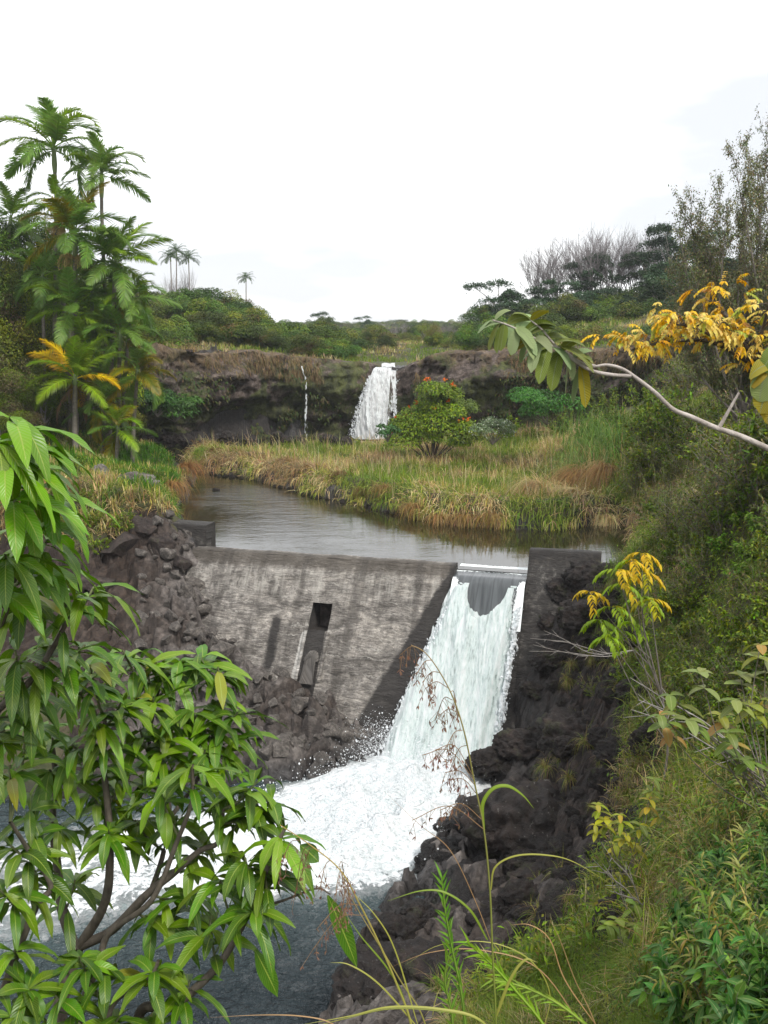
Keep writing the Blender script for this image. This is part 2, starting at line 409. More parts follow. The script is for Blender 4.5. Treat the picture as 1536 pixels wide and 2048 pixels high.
def noise(nt, scale, detail=4, rough=0.55, vec=None, dist=0.0):
    n = nt.nodes.new('ShaderNodeTexNoise'); n.inputs['Scale'].default_value = scale; n.inputs['Detail'].default_value = detail
    n.inputs['Roughness'].default_value = rough; n.inputs['Distortion'].default_value = dist
    if vec is not None: nt.links.new(vec, n.inputs['Vector'])
    return n.outputs[0]
def coord(nt, kind='Object', scale=None):
    t = nt.nodes.new('ShaderNodeTexCoord'); o = t.outputs[kind]
    if kind == 'World':
        pass
    if scale:
        m = nt.nodes.new('ShaderNodeMapping'); m.inputs['Scale'].default_value = scale; nt.links.new(o, m.inputs[0]); o = m.outputs[0]
    return o
def wpos(nt, scale=None):
    g = nt.nodes.new('ShaderNodeNewGeometry'); o = g.outputs['Position']
    if scale:
        m = nt.nodes.new('ShaderNodeMapping'); m.inputs['Scale'].default_value = scale; nt.links.new(o, m.inputs[0]); o = m.outputs[0]
    return o
def bump(nt, b, h, strength=0.5, dist=0.05, prev=None):
    n = nt.nodes.new('ShaderNodeBump'); n.inputs['Strength'].default_value = strength; n.inputs['Distance'].default_value = dist
    nt.links.new(h, n.inputs['Height'])
    if prev is not None: nt.links.new(prev, n.inputs['Normal'])
    nt.links.new(n.outputs[0], b.inputs['Normal']); return n.outputs[0]
def atr(nt, name):
    a = nt.nodes.new('ShaderNodeAttribute'); a.attribute_name = name; return a

def leaf_mat(name, rough=0.5, trans=0.3, vary=0.25, rib=None, spec=0.4, veins=False, objvary=0.0, back=None, spots=False):
    m, nt, b, out = newmat(name)
    a = atr(nt, 'Col'); c = a.outputs['Color']
    if vary:
        n = noise(nt, 3.0, 3, 0.6, coord(nt))
        v = math_(nt, 'MULTIPLY_ADD', n, vary * 2, 1 - vary)
        hs = nt.nodes.new('ShaderNodeHueSaturation'); hs.inputs['Saturation'].default_value = 1.18; nt.links.new(c, hs.inputs['Color']); nt.links.new(v, hs.inputs['Value'])
        if objvary:
            oi = nt.nodes.new('ShaderNodeObjectInfo')
            nt.links.new(math_(nt, 'MULTIPLY_ADD', oi.outputs['Random'], objvary * 0.05, 0.5 - objvary * 0.025), hs.inputs['Hue'])
            r2 = math_(nt, 'FRACT', math_(nt, 'MULTIPLY', oi.outputs['Random'], 7.31))
            nt.links.new(math_(nt, 'MULTIPLY', v, math_(nt, 'MULTIPLY_ADD', r2, objvary * 0.8, 1 - objvary * 0.4)), hs.inputs['Value'])
        c = hs.outputs[0]
    if rib:
        u = atr(nt, 'uvp'); sx = nt.nodes.new('ShaderNodeSeparateXYZ'); nt.links.new(u.outputs['Vector'], sx.inputs[0])
        dx = math_(nt, 'ABSOLUTE', math_(nt, 'SUBTRACT', sx.outputs[0], 0.5))
        f = math_(nt, 'LESS_THAN', dx, 0.035)
        c = mixc(nt, math_(nt, 'MULTIPLY', f, 0.75), c, rib)
        if veins:
            ph = math_(nt, 'ADD', math_(nt, 'MULTIPLY', sx.outputs[1], 17 * 6.283), math_(nt, 'MULTIPLY', dx, -30.0))
            w = math_(nt, 'SINE', ph)
            ln = math_(nt, 'GREATER_THAN', w, 0.9)
            c = mixc(nt, math_(nt, 'MULTIPLY', ln, 0.28), c, rib)
            bump(nt, b, math_(nt, 'ADD', w, math_(nt, 'MULTIPLY', f, -2.0)), 0.35, 0.0012)
    if back:
        g = nt.nodes.new('ShaderNodeNewGeometry'); c = mixc(nt, math_(nt, 'MULTIPLY', g.outputs['Backfacing'], 0.7), c, back)
    if spots:
        sp = noise(nt, 55, 3, 0.6, coord(nt)); c = mixc(nt, ramp(nt, sp, [(0.70, (0, 0, 0)), (0.74, (1, 1, 1))]), c, (0.16, 0.10, 0.03))
        big_ = noise(nt, 9, 3, 0.6, coord(nt)); c = mixc(nt, ramp(nt, big_, [(0.55, (0, 0, 0)), (0.75, (.55, .55, .55))]), c, (0.20, 0.27, 0.04))
    nt.links.new(c, b.inputs['Base Color']); b.inputs['Roughness'].default_value = rough
    b.inputs['Specular IOR Level'].default_value = spec
    tr = nt.nodes.new('ShaderNodeBsdfTranslucent'); nt.links.new(c, tr.inputs[0])
    mxs = nt.nodes.new('ShaderNodeMixShader'); mxs.inputs[0].default_value = trans
    nt.links.new(b.outputs[0], mxs.inputs[1]); nt.links.new(tr.outputs[0], mxs.inputs[2]); nt.links.new(mxs.outputs[0], out.inputs[0])
    return m
def bark_mat(name, c1, c2, scale=8, stretch=0.2):
    m, nt, b, out = newmat(name)
    v = coord(nt, 'Object', (1, 1, stretch)); n = noise(nt, scale, 6, 0.65, v); n2 = noise(nt, scale * 5, 4, 0.6, v)
    nt.links.new(ramp(nt, n, [(0.3, c1), (0.7, c2)]), b.inputs['Base Color']); b.inputs['Roughness'].default_value = 0.85
    bump(nt, b, n2, 0.6, 0.01); return m
def rock_mat(name, c1, c2, c3, lichen=0.0, moss=0.0, scale=1.0, wetz=None, rough=0.75, world_=False):
    m, nt, b, out = newmat(name)
    v = wpos(nt) if world_ else coord(nt)
    n = noise(nt, 1.3 * scale, 6, 0.6, v, 0.4); n2 = noise(nt, 7 * scale, 6, 0.65, v); n3 = noise(nt, 38 * scale, 4, 0.7, v)
    c = ramp(nt, n, [(0.32, c1), (0.52, c2), (0.7, c3)])
    c = mixc(nt, 0.75, c, ramp(nt, n2, [(0.36, (0.35, 0.35, 0.36)), (0.62, (1.5, 1.45, 1.4))]), 'MULTIPLY')
    vo = nt.nodes.new('ShaderNodeTexVoronoi'); vo.feature = 'DISTANCE_TO_EDGE'; vo.inputs['Scale'].default_value = 3.0 * scale
    wv = nt.nodes.new('ShaderNodeVectorMath'); wv.operation = 'ADD'; nt.links.new(v, wv.inputs[0])
    nn = nt.nodes.new('ShaderNodeTexNoise'); nn.inputs['Scale'].default_value = 2.5 * scale; nt.links.new(v, nn.inputs[0])
    sc_ = nt.nodes.new('ShaderNodeVectorMath'); sc_.operation = 'SCALE'; sc_.inputs['Scale'].default_value = 0.5; nt.links.new(nn.outputs[1], sc_.inputs[0]); nt.links.new(sc_.outputs[0], wv.inputs[1])
    nt.links.new(wv.outputs[0], vo.inputs['Vector'])
    crack = ramp(nt, vo.outputs['Distance'], [(0.0, (0, 0, 0)), (0.05, (1, 1, 1))])
    if lichen:
        l = math_(nt, 'GREATER_THAN', noise(nt, 16 * scale, 5, 0.7, v), 0.69 - lichen * 0.1)
        c = mixc(nt, math_(nt, 'MULTIPLY', l, 0.6), c, (0.20, 0.19, 0.17))
    if moss:
        l = ramp(nt, noise(nt, 1.8 * scale, 6, 0.7, v), [(0.6 - moss * 0.15, (0, 0, 0)), (0.72 - moss * 0.15, (1, 1, 1))])
        c = mixc(nt, math_(nt, 'MULTIPLY', l, 0.8), c, (0.035, 0.045, 0.012))
    nt.links.new(c, b.inputs['Base Color'])
    b.inputs['Roughness'].default_value = rough
    if wetz is not None:
        z = nt.nodes.new('ShaderNodeSeparateXYZ'); nt.links.new(wpos(nt), z.inputs[0])
        wt = math_(nt, 'SUBTRACT', wetz, math_(nt, 'ADD', z.outputs[2], math_(nt, 'MULTIPLY', n2, -0.4)))
        wt = math_(nt, 'MULTIPLY', wt, 2.5); wt.node.use_clamp = True
        c = mixc(nt, wt, c, mixc(nt, 1.0, c, (0.4, 0.42, 0.45), 'MULTIPLY')); nt.links.new(c, b.inputs['Base Color'])
        nt.links.new(math_(nt, 'MULTIPLY_ADD', wt, -0.45, rough), b.inputs['Roughness'])
    p = bump(nt, b, math_(nt, 'ADD', n2, math_(nt, 'MULTIPLY', crack, 0.12)), 0.9, 0.14)
    bump(nt, b, n3, 0.8, 0.03, p)
    return m

M_leaf_far = leaf_mat('foliage_far', 0.6, 0.25, 0.3, objvary=1.0)
M_leaf = leaf_mat('foliage', 0.5, 0.3, 0.25, objvary=0.4)
M_grass = leaf_mat('grass_blades', 0.6, 0.35, 0.2)
M_palm = leaf_mat('palm_frond_green', 0.42, 0.48, 0.15, spec=0.5, objvary=0.3)
M_mango = leaf_mat('mango_leaf', 0.36, 0.22, 0.18, rib=(0.30, 0.38, 0.06), veins=True, spec=0.5, spots=True)
M_guava = leaf_mat('guava_leaf', 0.55, 0.25, 0.15, rib=(0.22, 0.26, 0.12), veins=True, spec=0.35, back=(0.20, 0.27, 0.14))
M_bark_d = bark_mat('bark_dark', (0.035, 0.028, 0.022), (0.12, 0.10, 0.08))
M_bark_p = bark_mat('bark_pale', (0.22, 0.20, 0.18), (0.40, 0.37, 0.34), 14, 0.3)
M_bark_g = bark_mat('bark_grey', (0.12, 0.11, 0.11), (0.28, 0.25, 0.25), 6, 0.3)
M_twig = bark_mat('twig_grey', (0.12, 0.10, 0.085), (0.26, 0.23, 0.20), 20, 0.4)
M_flower = leaf_mat('petals', 0.5, 0.3, 0.1)
M_rock_l = rock_mat('basalt_grey', (0.07, 0.062, 0.055), (0.17, 0.152, 0.135), (0.32, 0.292, 0.265), 0.3, 0.0, 1.0, -10.95)
M_rock_r = rock_mat('basalt_brown', (0.007, 0.005, 0.004), (0.020, 0.0128, 0.010), (0.045, 0.029, 0.023), 0.45, 0.35, 1.0, -10.7)
M_rock_cliff = rock_mat('cliff_rock', (0.028, 0.021, 0.02), (0.075, 0.056, 0.046), (0.17, 0.135, 0.115), 0.0, 0.9, 0.8, None, 0.85, True)

# ------------------------------------------------------------------ terrain sheet
def graded(lo, hi, fine_lo, fine_hi, st, gr):
    a = list(np.arange(fine_lo, fine_hi, st)); x = a[-1]; d = st
    while x < hi: d *= gr; x += d; a.append(x)
    x = a[0]; d = st; b = []
    while x > lo: d *= gr; x -= d; b.append(x)
    return np.array(b[::-1] + a)
gx = graded(-460, 460, -12.5, 9.5, 0.1, 1.035)
gy = graded(-150, 470, 11, 34, 0.1, 1.022)
XX, YY = np.meshgrid(gx, gy, indexing='ij')
q = np.c_[XX.ravel(), YY.ravel()]
Z, RM, DP, DQ, CD, S_, A_ = ground(q)
mb = MB(); mb.add(np.c_[q, Z], quads=grid_faces(len(gx), len(gy)))
def mat_ground():
    m, nt, b, out = newmat('ground')
    v = wpos(nt)
    n = noise(nt, 0.6, 6, 0.6, v); n2 = noise(nt, 5, 6, 0.65, v); n3 = noise(nt, 40, 4, 0.7, v)
    soil = ramp(nt, n2, [(0.3, (0.03, 0.022, 0.014)), (0.5, (0.075, 0.055, 0.03)), (0.7, (0.06, 0.075, 0.022))])
    green = ramp(nt, n2, [(0.3, (0.03, 0.04, 0.014)), (0.7, (0.09, 0.10, 0.03))])
    soft = mixc(nt, ramp(nt, n, [(0.4, (0, 0, 0)), (0.6, (1, 1, 1))]), soil, green)
    sx = nt.nodes.new('ShaderNodeSeparateXYZ'); nt.links.new(v, sx.inputs[0])
    # grey basalt on the left bank, brown basalt on the right bank
    side = math_(nt, 'MULTIPLY_ADD', sx.outputs[0], 0.35, -0.6); side.node.use_clamp = True
    rl = ramp(nt, n2, [(0.3, (0.036, 0.032, 0.030)), (0.5, (0.115, 0.104, 0.097)), (0.7, (0.24, 0.22, 0.205))])
    lb = ramp(nt, noise(nt, 0.35, 4, 0.6, v), [(0.42, (0.55, 0.47, 0.42)), (0.58, (1.05, 1.02, 1.0))])
    rl = mixc(nt, 1.0, rl, lb, 'MULTIPLY')
    bx = math_(nt, 'MULTIPLY_ADD', math_(nt, 'ADD', sx.outputs[0], math_(nt, 'MULTIPLY', noise(nt, 0.8, 4, 0.6, v), 2.0)), -0.8, -4.2); bx.node.use_clamp = True
    rl = mixc(nt, bx, rl, mixc(nt, 1.0, rl, (0.46, 0.37, 0.31), 'MULTIPLY'))
    rr = ramp(nt, n2, [(0.36, (0.005, 0.0035, 0.003)), (0.5, (0.018, 0.0115, 0.009)), (0.66, (0.052, 0.034, 0.026))])
    rock = mixc(nt, side, rl, rr)
    lf = math_(nt, 'GREATER_THAN', noise(nt, 18, 5, 0.7, v), 0.67)
    rock = mixc(nt, math_(nt, 'MULTIPLY', lf, 0.4), rock, (0.20, 0.185, 0.17))
    rm = atr(nt, 'rock').outputs['Fac']
    f = ramp(nt, math_(nt, 'ADD', rm, math_(nt, 'MULTIPLY_ADD', n2, 0.5, -0.25)), [(0.4, (0, 0, 0)), (0.6, (1, 1, 1))])
    c = mixc(nt, f, soft, rock)
    wet = atr(nt, 'wet').outputs['Fac']
    c = mixc(nt, wet, c, mixc(nt, 1.0, c, (0.38, 0.4, 0.43), 'MULTIPLY'))
    nt.links.new(c, b.inputs['Base Color'])
    nt.links.new(math_(nt, 'MULTIPLY_ADD', wet, -0.5, 0.85), b.inputs['Roughness'])
    p = bump(nt, b, n2, 0.7, 0.12); bump(nt, b, n3, 0.6, 0.02, p)
    return m
M_ground = mat_ground()
me = mb.mesh('ground', M_ground)
attr(me, 'rock', RM)
wetv = np.maximum(sstep(POOL + 0.6, POOL + 0.15, Z) * (DQ > -3) * (S_ < 0.5), sstep(0.5, 0.1, DP) * (S_ > 0.3))
wetv = np.maximum(wetv, sstep(6.0, 7.0, A_) * sstep(12.0, 10.6, A_) * sstep(-6, -4.5, S_) * (S_ < 0.3))
attr(me, 'wet', wetv)
me.polygons.foreach_set('use_smooth', ~(RM[np.concatenate(mb.q)].mean(1) > 0.5))
go = obj('ground', me); tag(go, 'rocky river banks and grassy ground of the gorge', 'ground', kind='structure')

def surf(q):                                            # height of the finished ground
    return ground(np.asarray(q, float))[0]
def sz(x, y): return float(surf(np.array([[x, y]]))[0])

# ------------------------------------------------------------------ cliff
def cliff():
    ln = spline([(x, y, 0) for x, y in cliff_line], 12)[:, :2]
    seg = np.r_[0, np.cumsum(np.linalg.norm(np.diff(ln, axis=0), axis=1))]
    u = np.arange(0, seg[-1], 0.16); px_ = np.interp(u, seg, ln[:, 0]); py_ = np.interp(u, seg, ln[:, 1])
    tg = norm(np.c_[np.gradient(px_), np.gradient(py_)]); nn = np.c_[tg[:, 1], -tg[:, 0]]       # towards the camera
    top = TP(np.c_[px_, py_] - nn * 1.2) + (fbm(np.c_[u * 0.35, u * 0, u * 0], 4, 5) - 0.5) * 0.7
    top += 0.0 - 0.55 * np.exp(-((px_ - 0.75) / 0.8) ** 2)
    nv = 52; t = np.linspace(0, 1, nv)
    Zb = POND - 0.7
    V = np.empty((len(u), nv, 3)); U2, T2 = np.meshgrid(u, t, indexing='ij')
    zz = Zb + (top[:, None] - Zb) * np.clip(T2 / 0.88, 0, 1)
    back = np.clip((T2 - 0.88) / 0.12, 0, 1) * 2.6       # the top runs back over the plateau
    q3 = np.c_[U2.ravel() * 0.45, zz.ravel() * 0.7, np.zeros(U2.size)]
    d1 = (fbm(q3, 5, 21).reshape(U2.shape) - 0.5) * 2.6
    lay = (fbm(np.c_[U2.ravel() * 0.15, zz.ravel() * 2.6, np.zeros(U2.size)], 4, 31).reshape(U2.shape) - 0.5) * 0.6
    h1, b1, b2, t1 = cells(np.c_[U2.ravel() * 1.3, zz.ravel() * 0.8], 40)
    blk = ((h1 - .5) * 0.45 - 0.22 * np.exp(-((b2 - b1) / 0.07) ** 2)).reshape(U2.shape)
    hh = (zz - Zb) / (top[:, None] - Zb)
    bulge = 0.9 * np.exp(-((hh - 0.68) / 0.22) ** 2) - 0.9 * np.exp(-((hh - 0.22) / 0.2) ** 2) * (0.5 + 0.5 * np.exp(-((px_[:, None] + 8) / 6) ** 2))
    foot = 0.9 * np.clip(0.16 - hh, 0, 1) / 0.16
    off = d1 + lay + blk + bulge + foot - back * 1.0
    k = np.exp(-((px_ - 0.4) / 1.6) ** 2)[:, None]       # recess behind the big fall
    off = off * (1 - 0.7 * k) - 0.8 * k
    zj = zz + (T2 > 0.88) * (fbm(np.c_[U2.ravel() * 1.0, back.ravel() * 1.5, np.zeros(U2.size)], 4, 51).reshape(U2.shape) - 0.5) * 0.6 - (T2 > 0.97) * 0.5
    V[..., 0] = px_[:, None] + nn[:, 0:1] * off; V[..., 1] = py_[:, None] + nn[:, 1:2] * off; V[..., 2] = zj
    mb = MB(); mb.add(V.reshape(-1, 3), quads=grid_faces(len(u), nv))
    m, nt, b, out = newmat('cliff_rock_face')
    v = wpos(nt); vs = wpos(nt, (1, 1, 0.28))
    n = noise(nt, 0.5, 6, 0.6, v, 0.3); n2 = noise(nt, 2.2, 6, 0.7, v); n3 = noise(nt, 2.0, 6, 0.7, vs); n4 = noise(nt, 12, 4, 0.7, v)
    c = ramp(nt, n2, [(0.34, (0.02, 0.014, 0.012)), (0.5, (0.085, 0.062, 0.050)), (0.66, (0.24, 0.19, 0.165))])
    drygrass = ramp(nt, n3, [(0.38, (0.06, 0.04, 0.022)), (0.62, (0.24, 0.165, 0.09))])
    moss = ramp(nt, n3, [(0.38, (0.02, 0.03, 0.008)), (0.62, (0.11, 0.13, 0.028))])
    sx = nt.nodes.new('ShaderNodeSeparateXYZ'); nt.links.new(v, sx.inputs[0])
    up_ = math_(nt, 'MULTIPLY_ADD', sx.outputs[2], 0.28, 1.15)     # dry grass hangs from the top, moss grows lower
    fd = ramp(nt, math_(nt, 'MULTIPLY', math_(nt, 'ADD', up_, 0.1), noise(nt, 0.9, 5, 0.7, vs)), [(0.26, (0, 0, 0)), (0.34, (1, 1, 1))])
    fm = ramp(nt, math_(nt, 'ADD', noise(nt, 0.45, 5, 0.65, v, 0.5), math_(nt, 'MULTIPLY', up_, -0.10)), [(0.44, (0, 0, 0)), (0.52, (1, 1, 1))])
    c = mixc(nt, math_(nt, 'MULTIPLY', fm, 0.85), c, moss); c = mixc(nt, math_(nt, 'MULTIPLY', fd, 0.7), c, drygrass)
    nt.links.new(c, b.inputs['Base Color']); b.inputs['Roughness'].default_value = 0.85
    p = bump(nt, b, n3, 0.9, 0.35); p = bump(nt, b, n2, 0.9, 0.25, p); bump(nt, b, n4, 0.8, 0.06, p)
    o = mb.build('cliff', m); tag(o, 'dark mossy lava cliff behind the grassy flat', 'cliff', kind='structure')
    return u, px_, py_, nn, top, V
CU, CX, CY, CN, CT, CV = cliff()

# ------------------------------------------------------------------ dam
def mat_concrete():
    m, nt, b, out = newmat('weathered_concrete')
    a = atr(nt, 'uvp'); sx = nt.nodes.new('ShaderNodeSeparateXYZ'); nt.links.new(a.outputs['Vector'], sx.inputs[0])   # metres along, metres down the face
    v = nt.nodes.new('ShaderNodeCombineXYZ'); nt.links.new(sx.outputs[0], v.inputs[0]); nt.links.new(sx.outputs[1], v.inputs[1]); v = v.outputs[0]
    def mapped(s):
        mm = nt.nodes.new('ShaderNodeMapping'); mm.inputs['Scale'].default_value = s; nt.links.new(v, mm.inputs[0]); return mm.outputs[0]
    big = noise(nt, 0.7, 5, 0.6, v, 0.5); mid = noise(nt, 3.5, 6, 0.7, v); fine = noise(nt, 26, 5, 0.75, v)
    hstr = noise(nt, 3.2, 6, 0.7, mapped((0.55, 2.2, 1)), 2.2)
    c = ramp(nt, mid, [(0.3, (0.125, 0.114, 0.102)), (0.5, (0.255, 0.235, 0.212)), (0.7, (0.42, 0.39, 0.355))])
    c = mixc(nt, 0.6, c, ramp(nt, fine, [(0.3, (0.4, 0.4, 0.4)), (0.68, (1.5, 1.5, 1.5))]), 'MULTIPLY')
    c = mixc(nt, 0.55, c, ramp(nt, hstr, [(0.40, (0.36, 0.35, 0.34)), (0.5, (1.0, 1, 1)), (0.58, (1.6, 1.58, 1.54))]), 'MULTIPLY')
    c = mixc(nt, 1.0, c, ramp(nt, noise(nt, 1.1, 5, 0.7, v, 0.8), [(0.36, (0.55, 0.54, 0.53)), (0.5, (1, 1, 1)), (0.62, (1.35, 1.34, 1.32))]), 'MULTIPLY')
    # lift lines of the old pours, lime bleeding out along them
    w = math_(nt, 'ADD', sx.outputs[1], math_(nt, 'MULTIPLY', noise(nt, 1.6, 5, 0.65, v), 0.75))
    fr = math_(nt, 'FRACT', math_(nt, 'MULTIPLY', w, 3.6))
    line = ramp(nt, fr, [(0.0, (1, 1, 1)), (0.06, (1, 1, 1)), (0.13, (0, 0, 0)), (1.0, (0, 0, 0))])
    lk = ramp(nt, noise(nt, 1.3, 5, 0.7, mapped((0.7, 1.5, 1))), [(0.48, (0, 0, 0)), (0.58, (1, 1, 1))])
    c = mixc(nt, math_(nt, 'MULTIPLY', math_(nt, 'MULTIPLY', line, lk), 0.65), c, (0.55, 0.52, 0.47))
    # pale lime band below the crest
    band = ramp(nt, math_(nt, 'ADD', math_(nt, 'MULTIPLY', sx.outputs[1], 0.25), math_(nt, 'MULTIPLY_ADD', big, 0.25, -0.125)), [(0.07, (0, 0, 0)), (0.11, (1, 1, 1)), (0.26, (1, 1, 1)), (0.36, (0, 0, 0))])
    vstr = ramp(nt, noise(nt, 2.0, 5, 0.75, mapped((1.5, 0.35, 1))), [(0.46, (0, 0, 0)), (0.62, (1, 1, 1))])
    c = mixc(nt, math_(nt, 'MULTIPLY', math_(nt, 'MULTIPLY', band, vstr), 0.75), c, (0.52, 0.49, 0.44))
    # dark algae band right under the crest and dark runs
    top = ramp(nt, math_(nt, 'ADD', math_(nt, 'MULTIPLY', sx.outputs[1], 0.5), math_(nt, 'MULTIPLY_ADD', mid, 0.22, -0.1)), [(0.14, (1, 1, 1)), (0.26, (0, 0, 0))])
    c = mixc(nt, math_(nt, 'MULTIPLY', top, 0.75), c, (0.075, 0.062, 0.048))
    runs = ramp(nt, noise(nt, 1.0, 4, 0.6, mapped((1.6, 0.12, 1))), [(0.52, (0, 0, 0)), (0.60, (1, 1, 1))])
    c = mixc(nt, math_(nt, 'MULTIPLY', runs, 0.5), c, (0.06, 0.052, 0.045))
    # wet stains with shapes of their own: beside the spillway, below the outlet; also paints the shade inside the hole
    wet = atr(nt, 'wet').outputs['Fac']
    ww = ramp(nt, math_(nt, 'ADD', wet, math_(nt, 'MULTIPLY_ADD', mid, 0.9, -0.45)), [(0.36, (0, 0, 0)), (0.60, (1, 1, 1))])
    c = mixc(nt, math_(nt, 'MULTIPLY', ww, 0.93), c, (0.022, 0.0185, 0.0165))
    lime = atr(nt, 'lime').outputs['Fac']
    ll = ramp(nt, math_(nt, 'ADD', lime, math_(nt, 'MULTIPLY_ADD', mid, 0.9, -0.45)), [(0.45, (0, 0, 0)), (0.6, (1, 1, 1))])
    c = mixc(nt, math_(nt, 'MULTIPLY', ll, 0.75), c, (0.62, 0.60, 0.56))
    nt.links.new(c, b.inputs['Base Color'])
    nt.links.new(math_(nt, 'MULTIPLY_ADD', ww, -0.35, 0.85), b.inputs['Roughness'])
    hgt = math_(nt, 'ADD', math_(nt, 'MULTIPLY', hstr, 2.2), math_(nt, 'MULTIPLY', line, 0.8))
    p = bump(nt, b, hgt, 0.8, 0.09); bump(nt, b, fine, 0.5, 0.02, p)
    return m
M_conc = mat_concrete()
def slab(mb, fn, na, nb, disp=0.0, seed=0, nrm=None):
    """a patch of surface from fn(a, b) -> point, uv; a, b arrays in 0..1"""
    aa, bb = np.meshgrid(np.linspace(0, 1, na), np.linspace(0, 1, nb), indexing='ij')
    V, uv = fn(aa.ravel(), bb.ravel())
    if disp: V = V + np.asarray(nrm)[None] * ((fbm(V * 2.5, 4, seed) - 0.5) * disp)[:, None]
    f = grid_faces(na, nb); mb.add(V, quads=f, uv=uv); return V, f
def dampts(a, z, out): return np.array([DA[0], DA[1], 0])[None] + DL[None] * a[:, None] + DN[None] * ((CREST - z) * BAT + out)[:, None] + np.array([0, 0, 1.0])[None] * z[:, None]
NA, NB_ = 8.08, 10.18                                  # notch from ... to ... along the dam
OA0, OA1, OZ0, OZ1 = 4.02, 4.62, -8.04, -8.72          # outlet opening
def build_dam():
    root = empty('concrete_dam', dpt(4, 0).tolist() + [POOL], 0, 'weathered grey concrete dam with a square outlet hole and lime-streaked sloping face', 'dam')
    root.rotation_euler = (0, 0, 0)
    def fin(mb, name, extra):
        me = mb.mesh(name, M_conc)
        for k, v in extra.items(): attr(me, k, v)
        o = obj(name, me, root); o.matrix_parent_inverse = Matrix.Translation(-root.location); return o
    # sloping face with the outlet cut out
    aa = np.unique(np.r_[np.arange(-0.25, NA, 0.09), NA, OA0, OA1]); dz = np.unique(np.r_[np.arange(CREST, -12.3, -0.09), OZ0, OZ1])[::-1]
    A2, Z2 = np.meshgrid(aa, dz, indexing='ij'); a, z = A2.ravel(), Z2.ravel()
    n = (fbm(np.c_[a * 1.2, z * 4.5, z * 0], 5, 61) - 0.5) * 0.16 + (fbm(np.c_[a * 0.5, z * 0.5, z * 0], 3, 62) - 0.5) * 0.25
    edge = np.clip((CREST - z) / 0.3, 0, 1)
    V = dampts(a, z, n * edge)
    f = grid_faces(len(aa), len(dz)); ca = a[f].mean(1); cz = z[f].mean(1)
    keep = ~((ca > OA0) & (ca < OA1) & (cz < OZ0) & (cz > OZ1))
    mb = MB(); s_down = (CREST - z) / math.cos(R(37))
    mb.add(V, quads=f[keep], uv=np.c_[a, s_down])
    spl = NA - 0.08 - (CREST - z) * 0.55 + 0.25 * (fbm(np.c_[z * 1.0, a * 0.2, a * 0], 3, 9) - .5)
    w1 = sstep(-0.3, 0.35, a - spl)
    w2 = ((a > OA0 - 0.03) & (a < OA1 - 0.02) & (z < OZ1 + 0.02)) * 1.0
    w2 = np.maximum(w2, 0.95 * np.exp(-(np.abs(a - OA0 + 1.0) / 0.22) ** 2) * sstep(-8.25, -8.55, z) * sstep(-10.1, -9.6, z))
    lm = np.exp(-((a - (OA0 - 0.08 - (OZ1 - z) * 0.05)) / 0.09) ** 2) * sstep(OZ1 + 0.05, OZ1 - 0.1, z)
    lm = np.maximum(lm, 0.7 * np.exp(-((a - OA1 - 0.04) / 0.07) ** 2) * (z < OZ1 + 0.1) * (z > -9.4))
    lm = np.maximum(lm, 0.45 * ((a > OA1) & (a < OA1 + 0.25) & (z < OZ0 + 0.12) & (z > OZ0 - 0.1)))
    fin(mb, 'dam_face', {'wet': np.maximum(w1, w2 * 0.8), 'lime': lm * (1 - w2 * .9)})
    # crest top and back
    mb = MB(); n0 = 60; al = np.linspace(-0.25, NA, n0)
    prof = [(0.0, CREST, 0), (0.04, CREST + 0.03, .05), (0.42, CREST + 0.02, .4), (0.47, CREST - 0.03, .45), (0.5, POND - 0.9, 1.2)]
    V = np.array([[*(dpt(x, s) + 0), z + 0.012 * math.sin(x * 3.1) + random.uniform(-.006, .006)] for x in al for s, z, _ in prof])
    uv = np.array([[x, 0.06 + k] for x in al for _, _, k in prof])
    mb.add(V, quads=grid_faces(n0, len(prof)), uv=uv)
    # end cheek of the wall at the notch
    ch = [(0.5, POND - .9), (0.47, CREST - .03), (0.42, CREST + .02), (0.04, CREST + .03)] + [(-(CREST - z) * BAT, z) for z in np.linspace(CREST, -8.2, 8)] + [(0.5, -8.2)]
    V = np.array([[*dpt(NA, s), z] for s, z in ch]); c = V.mean(0); mb.add(np.vstack([V, c]), tris=[(i, (i + 1) % len(V), len(V)) for i in range(len(V))], uv=np.c_[np.full(len(V) + 1, 8.0), np.linspace(0, 1, len(V) + 1)])
    nn_ = mb.n; fin(mb, 'crest', {'wet': np.r_[np.repeat(sstep(7.6, 8.0, al), len(prof)), np.ones(len(ch) + 1)] * 0.6, 'lime': np.zeros(nn_)})
    # outlet: four sides and a back wall running level into the dam
    mb = MB()
    p = lambda a, z, s: dampts(np.array([a]), np.array([z]), np.array([-s]))[0]
    deep = 1.7
    c4 = [(OA0, OZ0), (OA1, OZ0), (OA1, OZ1), (OA0, OZ1)]
    fr = np.array([p(a, z, 0.0) for a, z in c4]); bk = fr - DN[None] * deep; bk[2:, 2] = fr[2:, 2] - .35
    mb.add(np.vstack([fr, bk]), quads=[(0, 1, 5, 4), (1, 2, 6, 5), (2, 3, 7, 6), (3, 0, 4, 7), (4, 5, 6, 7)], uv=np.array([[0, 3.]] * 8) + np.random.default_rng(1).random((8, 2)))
    fin(mb, 'outlet_opening', {'wet': np.full(8, 1.0), 'lime': np.zeros(8)})  # full wet value darkens the inside: the hole's shade put into its colour
